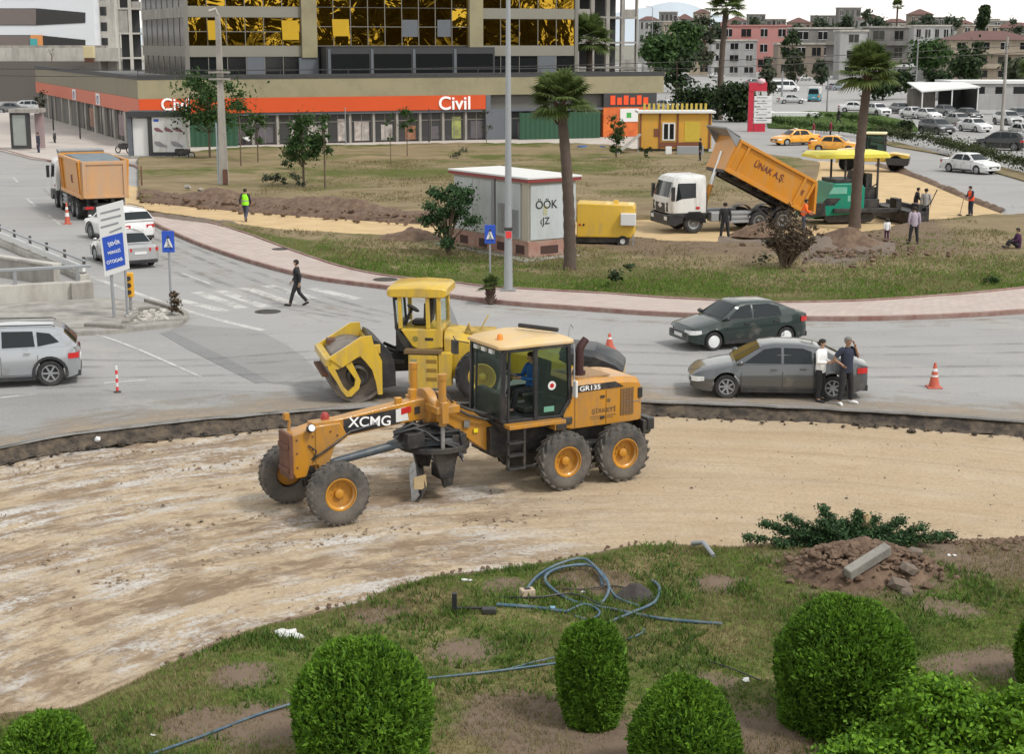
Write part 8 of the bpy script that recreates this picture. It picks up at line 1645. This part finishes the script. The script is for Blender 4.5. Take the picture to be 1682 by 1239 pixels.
# site cabin
sc0, sc1 = G(1051,250,.15), G(1168,250,.15); cb_ = thing('site_cabin', 'yellow painted site cabin with a white window and brown posts behind the tipper', 'cabin', sc0, 0); Lc = sc1.x-sc0.x; m_cy = mat('cabin_yellow', (.58,.29,.03), .7, 0, .15, .8, (.40,.26,.06), .5, .7); m_cb = mat('cabin_brown', (.17,.06,.03), .8)
Hc_ = 3.3; wpart('walls', m_cy, cb_, (0,Lc,0,2.6,.3,Hc_)); wpart('roof', m_whites, cb_, (-.25,Lc+.3,-.3,2.9,Hc_+.004,Hc_+.18)); wpart('skid', m_blk, cb_, (.2,Lc-.2,.1,2.5,0,.3))
for x in (0,.22*Lc+.3,Lc*.52,Lc-.2): wpart('post', m_cb, cb_, (x-.06,x+.10,-.06,-.004,.3,Hc_))
wpart('painted_panel', mat('panel_ochre', (.50,.36,.04), .7), cb_, (Lc*.62,Lc*.84,-.03,-.004,.9,2.6)); w_ = wpart('window', m_dglass, cb_, (Lc*.33,Lc*.47,-.05,-.004,1.1,2.4)); wpart('window_frame', m_whites, w_, (Lc*.31,Lc*.33,-.09,-.01,1.0,2.5),(Lc*.47,Lc*.49,-.09,-.01,1.0,2.5),(Lc*.39,Lc*.41,-.09,-.052,1.1,2.4),(Lc*.33,Lc*.47,-.09,-.01,2.4,2.5),(Lc*.33,Lc*.47,-.09,-.01,1.0,1.1)); wpart('dark_panel', m_cb, cb_, (Lc*.19,Lc*.27,-.03,-.004,1.3,2.0)); wpart('low_band', m_cb, cb_, (Lc*.28,Lc*.86,-.04,-.031,.4,.85))
for k in range(14): wpart('roof_batten', mat('ochre_batten', (.4,.3,.05), .7) if k == 0 else bpy.data.materials['ochre_batten'], cb_, (.4+k*Lc/15,.6+k*Lc/15,2.0,2.06,Hc_+.18,Hc_+.75))
tag(MB().box(0,2.2,-.05,.35,0,.7).build('equipment_rack', m_galv, None, 0, .03, loc=G(1112,254,.2)), 'grey metal tank lying in front of the site cabin', 'tank'); tag(MB().box(-.25,.25,-.2,.2,0,.7).build('white_box', m_whites, None, 0, .03, loc=G(1107,254,.2)+Vector((-.5,-.4,0))), 'small white box in front of the site cabin', 'box')
rp = thing('ramp_plate', 'pale metal ramp leaning left of the site cabin', 'ramp', G(1030,252,.2), 0); MB().prism([(-.9,0),(1.1,1.6),(1.2,1.55),(-.7,-.05)], 'y', 0, 1.4).build('plate', m_concl, rp, 0, .01); wpart('prop', m_galv, rp, (.9,1.0,.2,.3,0,1.4))
for u, lb in ((955,'blue tarpaulin lump on the field by the plaza, larger one'),(990,'blue tarpaulin scrap on the field by the small tree')): tag(MB().rock((0,0,.1), .55 if u == 955 else .4, .4, .35, random.Random(u)).build('tarpaulin', mat('tarp_blue', (.02,.08,.26), .6) if u == 955 else bpy.data.materials['tarp_blue'], None, 0, loc=G(u,243,.15)), lb, 'tarpaulin')
# red and white totem sign
to = thing('totem_sign', 'tall red and white totem sign with rows of panels left of the taxis', 'sign', G(1250,216), 0); Ht = A(1250,132,to.location.y).z; k_ = to.location.y/FPX; m_tr = mat('totem_red', (.46,.015,.04), .5)
wpart('red_frame', m_tr, to, (-22*k_,-14*k_,-.2,.2,0,Ht-.5)); wpart('red_head', m_tr, to, (-22*k_,7*k_,-.25,.25,Ht-1.1,Ht-.2)); MB().rock((-2*k_,0,Ht-.1), .5, .1, .8).build('emblem', mat('pale_pink', (.6,.4,.42), .5), to, 60)
for i in range(5): wpart('panel', m_whites, to, (-13*k_,16*k_,-.22,.18,.9+i*(Ht-2.4)/5,.9+(i+1)*(Ht-2.4)/5-.12), bev=.02); wpart('panel_line', m_grey, to, (-9*k_,8*k_,-.235,-.222,.9+(i+.45)*(Ht-2.4)/5,.9+(i+.6)*(Ht-2.4)/5))
wpart('red_base', m_tr, to, (-13*k_,6*k_,-.2,.2,0,.85)); tag(MB().prism([(0,0),(7,0),(6.5,.5),(.3,.5)], 'y', 0, 2).build('white_platform', m_whites, None, 0, .02, loc=G(1262,191,.12)), 'low white platform on the lawn right of the red totem', 'platform')
# poster kiosk, motorcycles, bus shelter
ka, kb = G(252,260,.13), G(306,260,.13); kk = thing('poster_kiosk', 'white kiosk with shoe posters and a dark roof at the corner of the shop', 'kiosk', ka, rad(3)); Lk = kb.x-ka.x; wpart('walls', m_white, kk, (0,Lk,0,2.4,.2,3.3)); wpart('roof', m_dark, kk, (-2.0,Lk+.15,-.15,2.6,3.304,3.75)); wpart('base', m_conc, kk, (-2.0,Lk+.3,-.2,2.5,0,.2)); wpart('side_wing', m_whites, kk, (-1.6,-.35,.3,1.8,.2,3.2)); wpart('dark_pillar', m_dark, kk, (-.35,-.004,-.05,.3,.2,3.3)); wpart('corner_pillar', m_slate, kk, (-2.0,-1.65,.1,.6,.2,3.3)); pb = wpart('poster_frame', m_dark, kk, (.0,Lk,-.03,-.004,.2,.5))
m_shoe = mat('poster_shoe', (.22,.10,.12), .6, 0, .5, 3); m_shoe2 = mat('poster_grey_shoe', (.25,.24,.26), .6, 0, .5, 3)
for i, (x, z) in enumerate(((.2,.70),(.5,.70),(.8,.70),(.24,.34),(.74,.34))):
    c = Vector((Lk*x, 0, .2+3.1*z)); s_ = .36 if i < 3 else .5; MB().prism([(c.x-s_,c.z+.25*s_),(c.x-s_*.2,c.z+.1),(c.x+s_,c.z-.55*s_),(c.x+s_*.8,c.z-.8*s_),(c.x-s_*.6,c.z-.55*s_),(c.x-s_,c.z-.2*s_)], 'y', -.02, -.006).build('shoe_picture', m_shoe if i < 3 else m_shoe2, kk)
wpart('poster_label', m_blue, kk, (.15,.55,-.02,-.006,2.95,3.15))
def moto(label, u, v, a, z=.13, c=None):
    t = thing('motorcycle', label, 'motorcycle', G(u, v, z), a, 'parked motorcycles')
    for x in (.62,-.62): MB().tube([(x+.26*cos(b), 0, .30+.26*sin(b)) for b in np.linspace(0, 2*pi, 18, endpoint=False)], .05, 6, closed=True).build('wheel', m_tyrec, t, 50)
    MB().loft([[(x,-w_,z0),(x,w_,z0),(x,w_*.8,z1),(x,-w_*.8,z1)] for x, w_, z0, z1 in ((.55,.05,.55,.8),(.25,.14,.35,.85),(-.2,.15,.35,.78),(-.7,.10,.6,.82))]).build('body', c or m_blk, t, 30, .03); MB().tube([(.62,0,.3),(.45,0,.95),(.42,0,1.02)], .03, 6).tube([(.42,-.32,1.05),(.42,.32,1.05)], .02, 6).build('handlebar', m_galv, t, 50); wpart('seat', m_blk, t, (-.65,.05,-.13,.13,.78,.88), bev=.03); return t
moto('black motorcycle parked against the right side of the poster kiosk', 302, 262, rad(20)); moto('scooter parked on the plaza edge behind the tipper body', 203, 252, rad(150)); moto('black scooter on the plaza above the tipper cab', 90, 234, rad(110)); moto('red and dark motorcycle parked under the street tree by the shop', 420, 234, rad(30), c=m_pred)
moto('white scooter parked at the shop front beside the red motorcycle', 408, 238, rad(60), c=m_white); moto('dark motorcycle parked in front of the poster window', 575, 231, rad(15)); moto('dark motorcycle parked left of the poster window', 556, 231, rad(10)); moto('dark scooter parked under the light round tree by the shop', 668, 231, rad(170))
bs = thing('bus_shelter', 'small dark framed shelter with a grey advertising panel at the far left', 'shelter', G(20,246,.13), rad(-4)); kS = bs.location.y/FPX; wpart('panel', mat('ad_grey', (.26,.28,.26), .5), bs, (4*kS,26*kS,-.1,.1,.4,3.0)); wpart('frame', m_dark, bs, (0,3.9*kS,-.15,.15,.1,3.2),(26.1*kS,32*kS,-.15,.15,.1,3.2),(3.95*kS,26*kS,-.14,.14,3.02,3.2),(3.95*kS,26*kS,-.14,.14,.1,.38)); wpart('roof', m_conc, bs, (0,48*kS,-.3,1.8,3.21,3.55)); wpart('back_wall', mat('shelter_rose', (.32,.24,.24), .7), bs, (32.1*kS,47*kS,1.2,1.3,.1,3.1))
# broken pipe and pale debris at the head of the sand track
for (u, v, s, lb) in ((308,310,.5,'white broken pipe stub on the bank by the concrete pole'),(330,314,.4,'pale concrete lump on the dirt bank, middle one'),(350,316,.35,'pale concrete lump on the dirt bank nearest the pole')): tag(MB().rock((0,0,.1), s*.5, .5, .5, random.Random(u)).build('concrete_lump', m_conc, None, 0, loc=G(u, v, .35)), lb, 'concrete lump', 'concrete lumps on the bank')
mb = MB(); q = random.Random(23)
for k in range(300):
    u = q.uniform(232,740); t_ = (u-232)/508; v = np.interp(u, [232,300,420,600,700,760], [331,338,349,362,368,367])+q.uniform(-15,.5); p = G(u, v, .2); k_ = q.random()**3; mb.rock((p.x,p.y,.12 if v > np.interp(u, [232,420,700], [327,345,364]) else .38), .05+.16*k_, .35, .7, q)
for k in range(240):
    u = q.gauss(1370,60); v = q.gauss(410,12); p = G(u, v, .3); mb.rock((p.x,p.y,.35), q.uniform(.04,.16), .35, .6, q)
stuff(mb.build('clods', m_soil))
# field tufts
def fdens(x, y): return np.clip(.5+1.6*fbm(x*.3, y*.3, 77), 0, 1)
fY0 = lambda x: np.interp(x, [p.x for p in KI], [p.y for p in KI]); fY1 = lambda x: np.interp(x, [p.x for p in TF], [p.y for p in TF])
blades('grass', 26000, (-9, 22), (54, 80), lambda x, y: np.full(len(x), .2), lambda x, y: fdens(x, y)*((y > fY0(x)+.1) & (y < fY1(x)-.3))*np.clip(1.25-(y-fY0(x))/9, .25, 1), m_blade, .04, .11, .014, 8)
blades('dry_grass', 20000, (-16, 24), (56, 130), lambda x, y: np.full(len(x), .25), lambda x, y: fdens(y, x)*(((y > fY0(x)+.1) & (y < fY1(x)-.3)) | ((y > 92) & (x > -18) & (x < 18) & (y < 126))), m_bladed, .05, .13, .018, 9)
